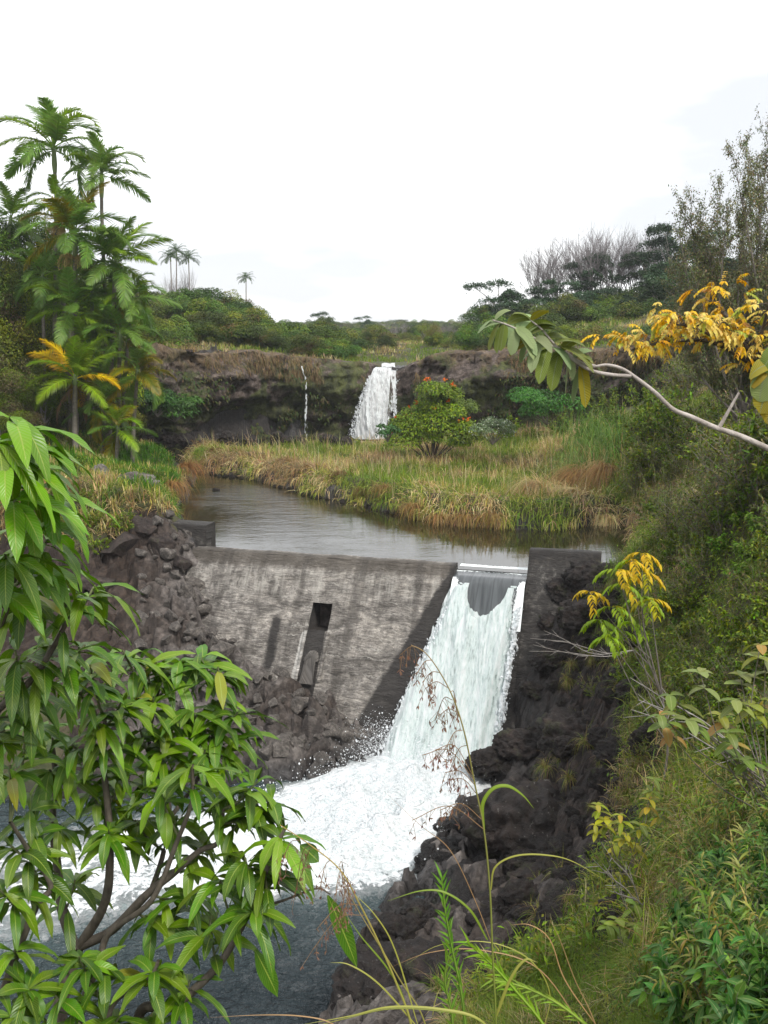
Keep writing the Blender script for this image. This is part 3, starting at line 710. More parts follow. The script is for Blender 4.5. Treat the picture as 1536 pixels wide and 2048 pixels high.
    # trough below the outlet: two low cheeks and an arched stone
    for a0, a1 in ((OA0 - 0.10, OA0), (OA1 - 0.02, OA1 + 0.08)):
        mb = MB(); zs = np.linspace(OZ1, -9.9, 14); V = []
        for z in zs:
            for a, o in ((a0, -0.05), (a0 + .01, 0.10), (a1 - .01, 0.10), (a1, -0.05)): V.append(p(a, z, -o - 0.02 * math.sin(z * 17 + a)))
        mb.add(V, quads=grid_faces(14, 4), uv=np.array([[a0, -z] for z in zs for _ in range(4)]))
        fin(mb, 'trough_cheek', {'wet': np.full(56, 0.3), 'lime': np.full(56, 0.55 if a0 < OA0 else 0.2)})
    mb = MB(); V = []
    for i in range(9):
        th = math.pi * i / 8
        for o, k in ((-0.1, 1.0), (0.16, 1.0), (0.19, 0.8)):
            a = OA0 + 0.30 + 0.21 * k * math.cos(th); z = -9.42 + 0.22 * k * math.sin(th)
            V.append(p(a, z, -o))
    for a, z in ((OA0 + .09, -9.95), (OA0 + .51, -9.95)): V.append(p(a, z, -0.2))
    nv = len(V); q_ = [tuple(x) for x in grid_faces(9, 3)]
    mid = np.array(V)[2:27:3].mean(0); V.append(mid)
    tr = [(2 + 3 * i, 5 + 3 * i, nv) for i in range(8)] + [(26, nv - 2, nv), (nv - 2, nv - 1, nv), (nv - 1, 2, nv)]
    mb.add(V, quads=q_, tris=tr, uv=np.array([[5 + (i % 3) * .1, 2.5 + .03 * i] for i in range(len(V))]))
    fin(mb, 'arched_stone', {'wet': np.full(len(V), 0.42), 'lime': np.full(len(V), 0.1)})
    # spillway chute under the water
    mb = MB(); al = np.linspace(NA, NB_, 20); prof = [(2.0, POND - .6), (0.9, -7.32), (0.3, -7.27), (0.0, -7.32)] + [(-(-7.30 - z) * BAT - .12, z) for z in np.linspace(-7.45, -12.2, 40)]
    V = np.array([[*dpt(a, s - 0.12 if s > 0.1 else s - (CREST + 7.3) * BAT * -0 - 0.25), z] for a in al for s, z in prof])
    mb.add(V, quads=grid_faces(20, len(prof)), uv=np.array([[a, 4 - z] for a in al for s, z in prof]))
    fin(mb, 'spillway_chute', {'wet': np.ones(len(V)), 'lime': np.zeros(len(V))})
    # abutments
    def block(name, a0, a1, zt, s_back, face_out, zb, wet, seed, batter=BAT, sf=0.0):
        mb = MB(); na = int((a1 - a0) / 0.12) + 2; al = np.linspace(a0, a1, na); zs = np.linspace(zt, zb, int((zt - zb) / 0.12) + 2)
        prof = [(s_back, zb, 3.0), (s_back, zt + .0, 0.5), (s_back - .05, zt + .03, .4), (sf + .05, zt + .03, .1)] + [(sf - (zt - z) * batter - face_out, z, (zt - z) * 1.2) for z in zs]
        pr = np.array(prof); A3 = np.repeat(al, len(pr)); S3 = np.tile(pr[:, 0], na); Z3 = np.tile(pr[:, 1], na); U3 = np.tile(pr[:, 2], na)
        pt = np.c_[DA[0] + DL[0] * A3 - DN[0] * S3, DA[1] + DL[1] * A3 - DN[1] * S3, Z3]
        dn = (fbm(pt * 2.2, 4, seed) - .5) * 0.14; pt[:, :2] += DN[None, :2] * dn[:, None]; pt[:, 2] += (fbm(pt * 3, 3, seed + 3) - .5) * 0.05
        mb.add(pt, quads=grid_faces(na, len(pr)), uv=np.c_[A3, U3])
        for k in (0, na - 1):                            # end cheeks
            r = pt[k * len(pr):(k + 1) * len(pr)]; c = r.mean(0)
            mb.add(np.vstack([r, c]), tris=[(i, (i + 1) % len(r), len(r)) for i in range(len(r))], uv=np.c_[np.full(len(r) + 1, al[k]), np.linspace(0.3, 2, len(r) + 1)])
        fin(mb, name, {'wet': np.full(mb.n, wet), 'lime': np.zeros(mb.n)})
    zt = -6.38
    block('right_abutment', NB_, 12.2, zt, 0.75, 0.0, -12.0, 0.60, 71, BAT, (zt - CREST) * BAT)
    block('left_abutment', -2.9, -0.02, -6.26, 1.2, 0.0, -9.0, 0.60, 72, 0.12, 0.55)
    return root
DAM = build_dam()

# ------------------------------------------------------------------ water
def mat_water(name, deep, wave_s, wave_h, stretch=(1, 1, 1), foam=False, rough=0.04, calm=False):
    m, nt, b, out = newmat(name)
    v = wpos(nt, stretch)
    b.inputs['Base Color'].default_value = (*deep, 1); b.inputs['Roughness'].default_value = rough; b.inputs['IOR'].default_value = 1.33
    n1 = noise(nt, wave_s, 4, 0.55, v, 0.3); n2 = noise(nt, wave_s * 4.5, 3, 0.6, v, 0.2)
    h = math_(nt, 'ADD', n1, math_(nt, 'MULTIPLY', n2, 0.35))
    if foam:
        f = atr(nt, 'foam').outputs['Fac']; vv = wpos(nt, (1, 1, 1))
        fn = noise(nt, 2.2, 8, 0.72, vv, 1.2); fn2 = noise(nt, 9, 6, 0.7, vv, 0.8)
        k = math_(nt, 'ADD', f, math_(nt, 'MULTIPLY_ADD', math_(nt, 'ADD', math_(nt, 'MULTIPLY', fn, 0.7), math_(nt, 'MULTIPLY', fn2, 0.3)), 1.3, -0.65))
        r = ramp(nt, k, [(0.40, (0, 0, 0)), (0.52, (0.35, 0.35, 0.35)), (0.68, (1, 1, 1))])
        aer = ramp(nt, f, [(0.12, deep), (0.5, (0.085, 0.125, 0.13)), (0.8, (0.45, 0.56, 0.56))])
        fc = ramp(nt, math_(nt, 'ADD', math_(nt, 'MULTIPLY', fn, 0.5), math_(nt, 'MULTIPLY', fn2, 0.5)), [(0.38, (0.46, 0.53, 0.54)), (0.48, (0.70, 0.74, 0.75)), (0.58, (0.84, 0.86, 0.87))]); c = mixc(nt, r, aer, fc); nt.links.new(c, b.inputs['Base Color'])
        nt.links.new(math_(nt, 'MULTIPLY_ADD', r, 0.6, rough), b.inputs['Roughness'])
        h = math_(nt, 'MULTIPLY', math_(nt, 'ADD', h, math_(nt, 'MULTIPLY', r, 0.3)), math_(nt, 'MULTIPLY_ADD', r, -0.5, 1.0))
    bump(nt, b, h, 1.0, wave_h)
    if calm:
        rf = atr(nt, 'ripple').outputs['Fac']; nz = noise(nt, 0.55, 4, 0.6, wpos(nt, (0.45, 1.6, 1)), 0.6)
        k = math_(nt, 'MULTIPLY', rf, ramp(nt, nz, [(0.36, (0.35, 0.35, 0.35)), (0.54, (1, 1, 1))]))
        bn = b.inputs['Normal'].links[0].from_node; nt.links.new(math_(nt, 'ADD', math_(nt, 'MULTIPLY', k, 1.0), 0.025), bn.inputs['Strength']); nt.links.new(math_(nt, 'MULTIPLY_ADD', k, 0.35, 0.02), b.inputs['Roughness']); b.inputs['IOR'].default_value = 1.8
    return m
def pond():
    # one sheet of still water; the banks rise out of it
    xs = graded(-22, 16, -9, 9, 0.5, 1.1); sv = np.r_[0.32, np.arange(0.6, 40, 0.6)]
    A2, S2 = np.meshgrid(np.linspace(-22, 26, 120), sv, indexing='ij')
    a = A2.ravel(); s = S2.ravel()
    pts = np.c_[DA[0] + DL[0] * a - DN[0] * s, DA[1] + DL[1] * a - DN[1] * s, np.full(len(a), POND)]
    f = grid_faces(120, len(sv)); c = pts[f].mean(1)
    keep = sdist(pond_poly, c[:, :2]) < 0.9
    keep &= ~((along(c) < -0.1) & (upstr(c) < 1.3))
    mb = MB(); mb.add(pts, quads=f[keep])
    me = mb.mesh('pond_water', mat_water('pond_water', (0.020, 0.018, 0.008), 2.6, 0.13, (0.5, 1.0, 1), calm=True))
    rl = np.array([G(430, 965, POND)[:2], G(500, 990, POND)[:2], G(560, 1030, POND)[:2], G(660, 1075, POND)[:2], G(740, 1115, POND)[:2]])
    d, _ = linedist(rl, pts[:, :2]); rp_ = G(500, 990, POND)[:2]; rr_ = np.hypot((pts[:, 0] - rp_[0]) / 2.6, (pts[:, 1] - rp_[1]) / 2.2)
    attr(me, 'ripple', 0.11 * sstep(3.4, 0.8, np.abs(d)) + 0.30 * np.exp(-rr_ ** 2))
    o = obj('pond_water', me)
    tag(o, 'calm dark pond water held back by the dam', 'water', kind='structure')
pond()
M_pool = mat_water('pool_water', (0.028, 0.040, 0.046), 1.9, 0.55, (1, 1.25, 1), True, 0.07)
def flow_path():
    return np.array([dam(8.9, -11.3, 0.4)[:2], G(820, 1575, POOL)[:2], G(670, 1665, POOL)[:2], G(430, 1700, POOL)[:2], G(200, 1740, POOL)[:2], G(-60, 1790, POOL)[:2]])
FP = flow_path()
def pool():
    xs = np.arange(-19, 5.5, 0.09); ys = np.arange(11.0, 25.6, 0.09)
    X2, Y2 = np.meshgrid(xs, ys, indexing='ij'); q = np.c_[X2.ravel(), Y2.ravel()]
    d, al = linedist(FP, q); d = np.abs(d)
    L = 17.0
    width = np.interp(al, [0, 2, 4, 6, 9, 13, 17], [1.5, 1.95, 2.35, 2.0, 1.9, 2.2, 2.6])
    inten = np.interp(al, [0, 3.5, 5.5, 7.5, 11, 17], [1.0, 1.0, 0.80, 0.50, 0.38, 0.33])
    foam = inten * sstep(1.45, 0.50, d / width) + 0.27 * sstep(3.6, 0.9, d / width)
    n1 = fbm(np.c_[q * 1.4, q[:, :1] * 0], 5, 81) - .5; n2 = fbm(np.c_[q * 3.5, q[:, :1] * 0], 4, 83) - .5
    core = inten * sstep(1.15, 0.2, d / width) * np.interp(al, [0, 3, 6, 10], [1, 1, .45, .25])
    z = POOL + core * (0.35 + n1 * 1.1 + n2 * 0.25) + n1 * 0.12 + n2 * 0.05
    mb = MB(); f = grid_faces(len(xs), len(ys)); cc = q[f].mean(1)
    keep = (sdist(pool_poly, cc) < 0.8) & (upstr(cc) < -3.0 )
    mb.add(np.c_[q, z], quads=f[keep])
    me = mb.mesh('pool_water', M_pool); attr(me, 'foam', foam)
    o = obj('pool_water', me); tag(o, 'slate-grey river water with white foam below the dam', 'water', kind='structure')
pool()

def mat_white(name, holes=0.0, tint=(0.78, 0.90, 0.88), streak=(6, 0.8), glassy=False):
    """falling white water: uvp = metres across, metres down"""
    m, nt, b, out = newmat(name)
    a = atr(nt, 'uvp'); mm = nt.nodes.new('ShaderNodeMapping'); mm.inputs['Scale'].default_value = (streak[0], streak[1], 1); nt.links.new(a.outputs['Vector'], mm.inputs[0])
    n = noise(nt, 1.0, 6, 0.7, mm.outputs[0], 0.4)
    m2 = nt.nodes.new('ShaderNodeMapping'); m2.inputs['Scale'].default_value = (streak[0] * 2.6, streak[1] * 6, 1); nt.links.new(a.outputs['Vector'], m2.inputs[0])
    n2 = noise(nt, 1.0, 5, 0.7, m2.outputs[0], 0.4)
    k = math_(nt, 'ADD', math_(nt, 'MULTIPLY', n, 0.55), math_(nt, 'MULTIPLY', n2, 0.45))
    c = ramp(nt, k, [(0.36, tuple(x * 0.42 for x in tint)), (0.47, tuple(x * .82 for x in tint)), (0.57, (0.80, 0.84, 0.84))])
    nt.links.new(c, b.inputs['Base Color']); b.inputs['Roughness'].default_value = 0.45; b.inputs['IOR'].default_value = 1.33
    bump(nt, b, k, 0.8, 0.10)
    sol = atr(nt, 'solid').outputs['Fac']
    al = ramp(nt, math_(nt, 'ADD', sol, math_(nt, 'MULTIPLY_ADD', k, 2.2, -1.1)), [(0.36, (0, 0, 0)), (0.52, (1, 1, 1))])
    tb = nt.nodes.new('ShaderNodeBsdfTransparent'); ms = nt.nodes.new('ShaderNodeMixShader')
    nt.links.new(al, ms.inputs[0]); nt.links.new(tb.outputs[0], ms.inputs[1])
    tl = nt.nodes.new('ShaderNodeBsdfTranslucent'); nt.links.new(c, tl.inputs[0]); m3 = nt.nodes.new('ShaderNodeMixShader'); m3.inputs[0].default_value = 0.25
    nt.links.new(b.outputs[0], m3.inputs[1]); nt.links.new(tl.outputs[0], m3.inputs[2]); nt.links.new(m3.outputs[0], ms.inputs[2])
    nt.links.new(ms.outputs[0], out.inputs[0])
    return m
M_white = mat_white('white_water')
M_glide = None
def mat_glide():
    m, nt, b, out = newmat('clear_sliding_water')
    a = atr(nt, 'uvp'); mm = nt.nodes.new('ShaderNodeMapping'); mm.inputs['Scale'].default_value = (9, 0.5, 1); nt.links.new(a.outputs['Vector'], mm.inputs[0])
    n = noise(nt, 1.0, 4, 0.5, mm.outputs[0], 0.6)
    c = ramp(nt, n, [(0.35, (0.05, 0.055, 0.058)), (0.65, (0.11, 0.12, 0.125))])
    fo = atr(nt, 'solid').outputs['Fac']
    f2 = ramp(nt, math_(nt, 'ADD', fo, math_(nt, 'MULTIPLY_ADD', noise(nt, 14, 5, .7, a.outputs['Vector']), 0.8, -0.4)), [(0.42, (0, 0, 0)), (0.56, (1, 1, 1))])
    c = mixc(nt, f2, c, (0.88, 0.93, 0.93))
    nt.links.new(c, b.inputs['Base Color']); nt.links.new(math_(nt, 'MULTIPLY_ADD', f2, 0.4, 0.08), b.inputs['Roughness']); b.inputs['IOR'].default_value = 1.4
    bump(nt, b, n, 0.4, 0.03); return m
def spill():
    root = empty('spillway_fall', dam(9.1, -11.2).tolist(), 0, 'broad white waterfall sliding through the notch of the dam into the pool', 'waterfall')
    inv = Matrix.Translation(-root.location)
    # smooth lip of water over the notch
    na, nb = 44, 40
    A2, B2 = np.meshgrid(np.linspace(0, 1, na), np.linspace(0, 1, nb), indexing='ij'); u, t = A2.ravel(), B2.ravel()
    ell = np.linspace(-1.1, 1.75, nb); ang = np.arctan(1 / BAT) * np.clip(ell / 0.55, 0, 1) ** 1.2
    dl_ = ell[1] - ell[0]; S1 = 0.98 - np.r_[0, np.cumsum(np.cos(ang[1:]) * dl_)]; Z1 = POND + 0.004 - 0.06 * sstep(-1.0, 0.0, ell) - np.r_[0, np.cumsum(np.sin(ang[1:]) * dl_)]
    sdrop = np.tile(ell, na); sp = np.tile(S1, na); z = np.tile(Z1, na)
    uu = NA + 0.01 + (NB_ - NA - 0.02) * u; edge = np.minimum(u, 1 - u)
    bulge_ = 0.05 * np.sin(u * 9 + 1.2 * sdrop) * sstep(0, .6, sdrop); sp = sp - bulge_
    V = np.c_[DA[0] + DL[0] * uu - DN[0] * sp, DA[1] + DL[1] * uu - DN[1] * sp, z]
    mb = MB(); mb.add(V, quads=grid_faces(na, nb), uv=np.c_[uu, sdrop])
    me = mb.mesh('sliding_water', mat_glide())
    fo = 0.95 * np.exp(-((sdrop + 0.75) / 0.45) ** 2) * (0.7 + 0.4 * np.abs(2 * u - 1)) + 0.85 * sstep(0.15, 0.0, edge - 0.05 * np.clip(sdrop, 0, 1)) * sstep(-.1, .4, sdrop)
    attr(me, 'solid', fo); o = obj('sliding_water', me, root); o.matrix_parent_inverse = inv
    # the white curtain down the face
    for name, lay, n_off in (('white_curtain', 0, 0.28), ('spray_curtain', 1, 0.50)):
        na, nb = 130, 170
        A2, B2 = np.meshgrid(np.linspace(-0.03, 1.03, na), np.linspace(0, 1, nb), indexing='ij'); u, t = A2.ravel(), B2.ravel()
        z = -7.22 - t * 4.2
        l0 = NA + 0.10 - 1.18 * t ** 0.9 - (0.15 if lay else 0) * t; l1 = NB_ - 0.08 - 0.30 * t - (0.2 if lay else 0) * t - .06 * lay
        a = l0 + (l1 - l0) * u
        nn1 = fbm(np.c_[a * 4, z * 0.8, a * 0], 4, 90 + lay) - .5; nn2 = fbm(np.c_[a * 10, z * 2.6, a * 0], 3, 95 + lay) - .5
        edge = np.minimum(u + .03, 1.03 - u) / 1.06
        out = n_off * (0.35 + 0.65 * sstep(0, 0.12, edge)) + (nn1 * 0.30 + nn2 * 0.12) * sstep(0, .25, t) + 0.35 * t ** 2
        out = np.maximum(out, .15 + .05 * (nn2 + .5))
        V = dampts(a, z, out)
        mb = MB(); mb.add(V, quads=grid_faces(na, nb), uv=np.c_[a, -z])
        me = mb.mesh(name, M_white)
        sol = (0.95 if lay == 0 else 0.12 + 0.4 * t) * sstep(0.0, 0.05 + .02 * lay, edge) + (nn1 * (.2 if lay == 0 else .5))
        dd_ = 0.78 * np.clip(np.sin(np.clip((u - .22) / .62, 0, 1) * math.pi), 0, 1) ** 0.5 + 0.12 * 0
        sol = np.where(edge > .1, 1.9, sol + 0.3) - 2.4 * sstep(0.10, -0.14, (-7.22 - z) - dd_ + nn2 * .25)
        attr(me, 'solid', sol); o = obj(name, me, root); o.matrix_parent_inverse = inv
    return root
spill()

def drops(mb, c, r, stretch=None):
    """tiny octahedra of water"""
    n = len(c); o = np.array([[1, 0, 0], [-1, 0, 0], [0, 1, 0], [0, -1, 0], [0, 0, 1.], [0, 0, -1.]])
    k = o[None] * r[:, None, None]
    if stretch is not None: k = k * stretch[:, None, :]
    f = np.array([[0, 2, 4], [2, 1, 4], [1, 3, 4], [3, 0, 4], [2, 0, 5], [1, 2, 5], [3, 1, 5], [0, 3, 5]])
    mb.add((c[:, None] + k).reshape(-1, 3), tris=(f[None] + np.arange(n)[:, None, None] * 6).reshape(-1, 3))
M_drop, nt_, b_, o_ = newmat('spray_drops'); b_.inputs['Base Color'].default_value = (0.8, 0.83, 0.85, 1); b_.inputs['Roughness'].default_value = 0.3
def spray():
    mb = MB()
    # thrown up where the curtain lands and along the left edge of the white water
    n = 15000; t = rnd(n) ** 0.8 * 6.0
    seg = np.r_[0, np.cumsum(np.linalg.norm(np.diff(FP, axis=0), axis=1))]
    px_ = np.interp(t, seg, FP[:, 0]); py_ = np.interp(t, seg, FP[:, 1])
    w = np.interp(t, [0, 2, 6], [1.3, 1.7, 2.2]); off = rng.normal(0, 0.42, n) * w
    dirn = norm(FP[2] - FP[0]); nx = np.array([-dirn[1], dirn[0]])
    z = POOL + 0.2 + np.abs(rng.normal(0, 0.40, n)) * np.interp(t, [0, 3, 6], [1.3, 1.2, 0.5]) * (0.4 + 0.6 * np.exp(-(off / w) ** 2))
    c = np.c_[px_ + nx[0] * off, py_ + nx[1] * off, z]
    drops(mb, c, rng.exponential(0.0045, n) + 0.0035, np.c_[np.ones(n), np.ones(n), rnd(n, 1, 1.8)])
    # splash flung to the left of the landing point
    n = 6000; c = G(760, 1500, POOL)[None] + np.c_[rng.normal(-0.05, 0.42, n), rng.normal(0.0, 0.4, n), np.abs(rng.normal(0.15, 0.34, n))]
    drops(mb, c, rng.exponential(0.004, n) + 0.003)
    # loose drops along both edges of the curtain
    n = 3000; tt = rnd(n); sd = rng.integers(0, 2, n)
    zz = -7.7 - tt * 3.6; l0 = NA + 0.12 - 1.18 * tt ** 0.9; l1 = NB_ - 0.12 - 0.30 * tt
    a = np.where(sd == 0, l0 - np.abs(rng.normal(0, 0.11, n)) * (0.3 + tt), l1 + np.abs(rng.normal(0, 0.06, n)) * (0.3 + tt)) + rng.normal(0, .04, n)
    c = dampts(a, zz, rnd(n, 0.1, 0.5))
    drops(mb, c, rng.exponential(0.010, n) + 0.005, np.c_[np.ones(n), np.ones(n), rnd(n, 1, 3.5)])
    o = mb.build('spray', M_drop, None, False); tag(o, 'white spray drops flung up around the foot of the dam waterfall', 'spray', kind='stuff')
spray()

def falls():
    # the tall fall over the cliff
    root = empty('cliff_waterfall', (-0.4, 60.2, POND), 0, 'tall white waterfall plunging over the dark cliff behind the grass', 'waterfall'); inv = Matrix.Translation(-root.location)
    for name, lay in (('white_curtain', 0), ('spray_curtain', 1), ('side_curtain', 2)):
        na, nb = 70, 110
        A2, B2 = np.meshgrid(np.linspace(0, 1, na), np.linspace(0, 1, nb), indexing='ij'); u, t = A2.ravel(), B2.ravel()
        ztop, zbot = -2.62, -7.0
        if lay < 2: l0 = -0.42 - 1.60 * t ** 0.6 - .08 * lay; l1 = 0.50 - 0.35 * t ** 0.7
        else: l0 = 0.02 - 0.3 * t; l1 = 0.74 + 0.02 * t
        x = l0 + (l1 - l0) * u
        x = x + (fbm(np.c_[t * 5, u * 0, u * 0], 3, 33) - .5) * 0.15 * t
        z = ztop + (zbot - ztop) * t - 0.25 * u * (lay == 2)
        n1 = fbm(np.c_[x * 3.2, z * 0.8, x * 0], 4, 100 + lay) - .5; n2 = fbm(np.c_[x * 8, z * 3, x * 0], 3, 105 + lay) - .5
        y = 61.2 - 1.5 * np.sqrt(t) - 0.35 * lay * t + n1 * 0.25 + n2 * 0.12 + 0.25 * np.abs(2 * u - 1) ** 2 + (0.25 if lay == 2 else 0)
        mb = MB(); mb.add(np.c_[x, y, z], quads=grid_faces(na, nb), uv=np.c_[x, -z])
        me = mb.mesh(name, M_far_fall)
        edge = np.minimum(u, 1 - u)
        sol = (0.80, 0.34, 0.34)[lay] * sstep(0, 0.10, edge + (.06 * (u > .5))) + n1 * (.35 if lay == 0 else .8) + 0.05 - (0.45 * sstep(.8, 1, t) if lay else 0) + 0.3 * np.exp(-(t / 0.06) ** 2)
        attr(me, 'solid', sol); o = obj(name, me, root); o.matrix_parent_inverse = inv
    # shallow water running to the brink
    mb = MB(); V = np.array([[-0.15 + 0.85 * i / 5, 61.2 + j * 0.45, -2.60 + 0.03 * j + 0.03 * math.sin(i * 2 + j)] for i in range(6) for j in range(6)])
    mb.add(V, quads=grid_faces(6, 6), uv=V[:, :2]); me = mb.mesh('brink_water', M_far_fall); attr(me, 'solid', np.full(36, .8)); o = obj('brink_water', me, root); o.matrix_parent_inverse = inv
    mb = MB(); n = 900; tt = rnd(n) ** 0.7; sd = rng.integers(0, 3, n)
    x = np.where(sd < 2, -0.42 - 1.60 * tt ** 0.6 + rng.normal(0, .12, n) * (.3 + tt), 0.66 - 0.1 * tt + np.abs(rng.normal(0, .10, n)))
    c = np.c_[x, 59.9 + rng.normal(0, .4, n), -2.7 - 4.2 * tt]; drops(mb, c, rng.exponential(.010, n) + .010, np.c_[np.ones(n), np.ones(n), rnd(n, 1, 3.5)])
    o = mb.build('loose_drops', M_drop, root, False); o.matrix_parent_inverse = inv
    # thin fall to its left
    mb = MB(); na, nb = 8, 120
    A2, B2 = np.meshgrid(np.linspace(0, 1, na), np.linspace(0, 1, nb), indexing='ij'); u, t = A2.ravel(), B2.ravel()
    xc = -4.95 + 0.2 * sstep(0.02, 0.18, t) + (fbm(np.c_[t * 6, u * 0, u * 0], 3, 36) - .5) * 0.10
    w = 0.04 + 0.09 * t + 0.09 * (fbm(np.c_[t * 22, u * 0, u * 0], 2, 37))
    y = 59.0 - 0.5 * np.sqrt(t) + (fbm(np.c_[t * 14, u * 3, u * 0], 3, 38) - .5) * 0.2
    mb.add(np.c_[xc + (u - .5) * w, y - 0.15 * np.sin(u * math.pi), -2.45 - 4.4 * t], quads=grid_faces(na, nb), uv=np.c_[xc + (u - .5) * w, t * 4.4])
    me = mb.mesh('thin_waterfall', M_far_fall); attr(me, 'solid', 0.42 + 0.7 * (vnoise(np.c_[t * 30, u * 2, u * 0], 3) - .5)); o = obj('thin_waterfall', me)
    tag(o, 'thin white thread of water running down the cliff left of the tall fall', 'waterfall')
M_far_fall = mat_white('far_white_water', tint=(0.93, 0.94, 0.95), streak=(4.5, 0.6))
falls()


# ------------------------------------------------------------------ where a line of sight meets the ground
def hit(pxs, raw=False):
    """ground points seen at the given pixels (first crossing)"""
    pxs = np.asarray(pxs, float); Yt = np.concatenate([np.arange(2.2, 12, 0.25), np.arange(12, 34, 0.4), np.geomspace(34, 400, 60)])
    out = np.empty((len(pxs), 3))
    for i, (x, y) in enumerate(pxs):
        r = ray(x, y); pts = r[None] * (Yt / r[1])[:, None]
        h = height(pts[:, :2]); b = np.where(pts[:, 2] < h)[0]
        k = b[0] if len(b) else len(Yt) - 1
        if k == 0: out[i] = pts[0]; continue
        d0 = pts[k - 1, 2] - h[k - 1]; d1 = h[k] - pts[k, 2]; t = d0 / (d0 + d1 + 1e-9)
        out[i] = pts[k - 1] * (1 - t) + pts[k] * t
    return out

def jitter(c, n, a=0.25, hue=0.12):
    c = np.asarray(c, float)
    if c.ndim == 1: c = np.repeat(c[None], n, 0)
    return np.clip(c * (1 + rng.normal(0, a, (n, 1))).clip(.35, 1.9) * (1 + rng.normal(0, hue, (n, 3))).clip(.5, 1.6), 0.004, 0.9)
def pick(n, cols, w=None):
    cols = np.array(cols, float); return cols[rng.choice(len(cols), n, p=w)]

# ------------------------------------------------------------------ rocks
def ico_rock(seed, sub=4, lump=0.32, squash=(1, 1, 0.75), pits=0.05, angular=False, n=15):
    bm = bmesh.new(); r_ = random.Random(seed)
    if angular:
        for _ in range(n):
            v = Vector((r_.gauss(0, 1), r_.gauss(0, 1), r_.gauss(0, 1))).normalized() * r_.uniform(.82, 1.05)
            bm.verts.new((v.x * squash[0], v.y * squash[1], v.z * squash[2]))
        res = bmesh.ops.convex_hull(bm, input=bm.verts[:])
        bmesh.ops.delete(bm, geom=[g for g in set(res['geom_interior'] + res['geom_unused']) if isinstance(g, bmesh.types.BMVert)], context='VERTS')
        bmesh.ops.dissolve_limit(bm, angle_limit=R(14), verts=bm.verts[:], edges=bm.edges[:])
        bmesh.ops.bevel(bm, geom=bm.edges[:], offset=0.055, segments=2, affect='EDGES', profile=0.6)
        bmesh.ops.triangulate(bm, faces=bm.faces[:])
        bmesh.ops.subdivide_edges(bm, edges=[e for e in bm.edges if e.calc_length() > 0.3], cuts=2, use_grid_fill=True)
        bmesh.ops.triangulate(bm, faces=bm.faces[:])
    else:
        bmesh.ops.create_icosphere(bm, subdivisions=sub, radius=1)
    me = bpy.data.meshes.new('boulder'); bm.to_mesh(me); bm.free()
    co = np.empty(len(me.vertices) * 3, np.float32); me.vertices.foreach_get('co', co); co = co.reshape(-1, 3).astype(float)
    if angular:
        co += (np.stack([fbm(co * 2.2 + 10 * k, 3, seed + k) for k in range(3)], 1) - .5) * 0.12
    else:
        d = norm(co); h, b1, b2, t = cells(np.c_[np.arctan2(d[:, 1], d[:, 0]) * 1.4, d[:, 2] * 2.2], seed)
        rr = 1 + (fbm(d * 1.3 + seed, 4, seed) - .5) * 2 * lump - np.abs(fbm(d * 2.6 + seed, 4, seed + 4) - .5) * lump * 1.2 + (fbm(d * 6 + seed, 4, seed + 7) - .5) * lump * 0.8 + (fbm(d * 14, 2, seed + 9) - .5) * pits + (h - .5) * 0.10 - 0.05 * np.exp(-((b2 - b1) / .08) ** 2)
        co = d * rr[:, None] * np.array(squash)[None]
    me.vertices.foreach_set('co', co.astype(np.float32).ravel())
    me.polygons.foreach_set('use_smooth', np.full(len(me.polygons), not angular))
    me.update(); return me
ANG = [ico_rock(100 + i, angular=True, squash=((1, .8, .62), (1, .7, .8), (.8, 1, .55), (1, .9, .7))[i % 4], n=13 + i % 5) for i in range(9)]
LUMP = [ico_rock(200 + i, 5, 0.42, ((1, .8, .62), (.85, 1.05, .55), (1.1, .75, .7))[i % 3], 0.09) for i in range(7)]
for m_ in ANG: m_.materials.append(M_rock_l)
LUMP_L = [m_.copy() for m_ in LUMP[:3]]; LUMP_B = [m_.copy() for m_ in LUMP[:3]]
M_rock_b = rock_mat('basalt_umber', (0.02, 0.014, 0.012), (0.052, 0.037, 0.031), (0.10, 0.078, 0.066), 0.35, 0.2, 1.0, -10.95)
LUMP_B = [m_.copy() for m_ in ANG[:3]]
for m_ in LUMP_B: m_.materials.clear(); m_.materials.append(M_rock_b)
for m_ in LUMP: m_.materials.append(M_rock_r)
for m_ in LUMP_L: m_.materials.append(M_rock_l)
def rock(me, p, r, label, group=None, name='boulder', rot=None, sc_=(1, 1, 1), mat=None):
    o = obj(name, me); o.location = [float(c) for c in p]
    o.rotation_euler = rot or (random.uniform(-.5, .5), random.uniform(-.5, .5), random.uniform(0, 6.28))
    o.scale = (r * sc_[0], r * sc_[1], r * sc_[2])
    return tag(o, label, 'boulder', group)
# rubble at the foot of the dam and on the left bank
cnt = 0; tries = []
for _ in range(1300):
    tries.append((random.uniform(380, 765), random.uniform(1150, 1530)))
hp = hit(tries); done = []
def ok_rub(x, y): return (y > np.interp(x, [380, 420, 460, 520, 600, 680, 740, 770], [1140, 1215, 1300, 1345, 1385, 1395, 1440, 1490])) and y < 1535
for (x, y), p in zip(tries, hp):
    if not ok_rub(x, y) or cnt > 230: continue
    r = random.uniform(0.16, 0.42) * (1.0 if random.random() < .8 else 1.35)
    if any((p[0] - q_[0]) ** 2 + (p[1] - q_[1]) ** 2 < (0.62 * (r + q_[2])) ** 2 for q_ in done): continue
    done.append((p[0], p[1], r))
    zz = sz(p[0], p[1])
    rock(random.choice(ANG), (p[0], p[1], zz + r * 0.30), r, 'angular grey basalt block in the rubble heap at the foot of the dam', 'broken basalt blocks below the dam'); cnt += 1
cnt = 0; done = []
tries = [(random.uniform(150, 450), random.uniform(1030, 1500)) for _ in range(1200)]
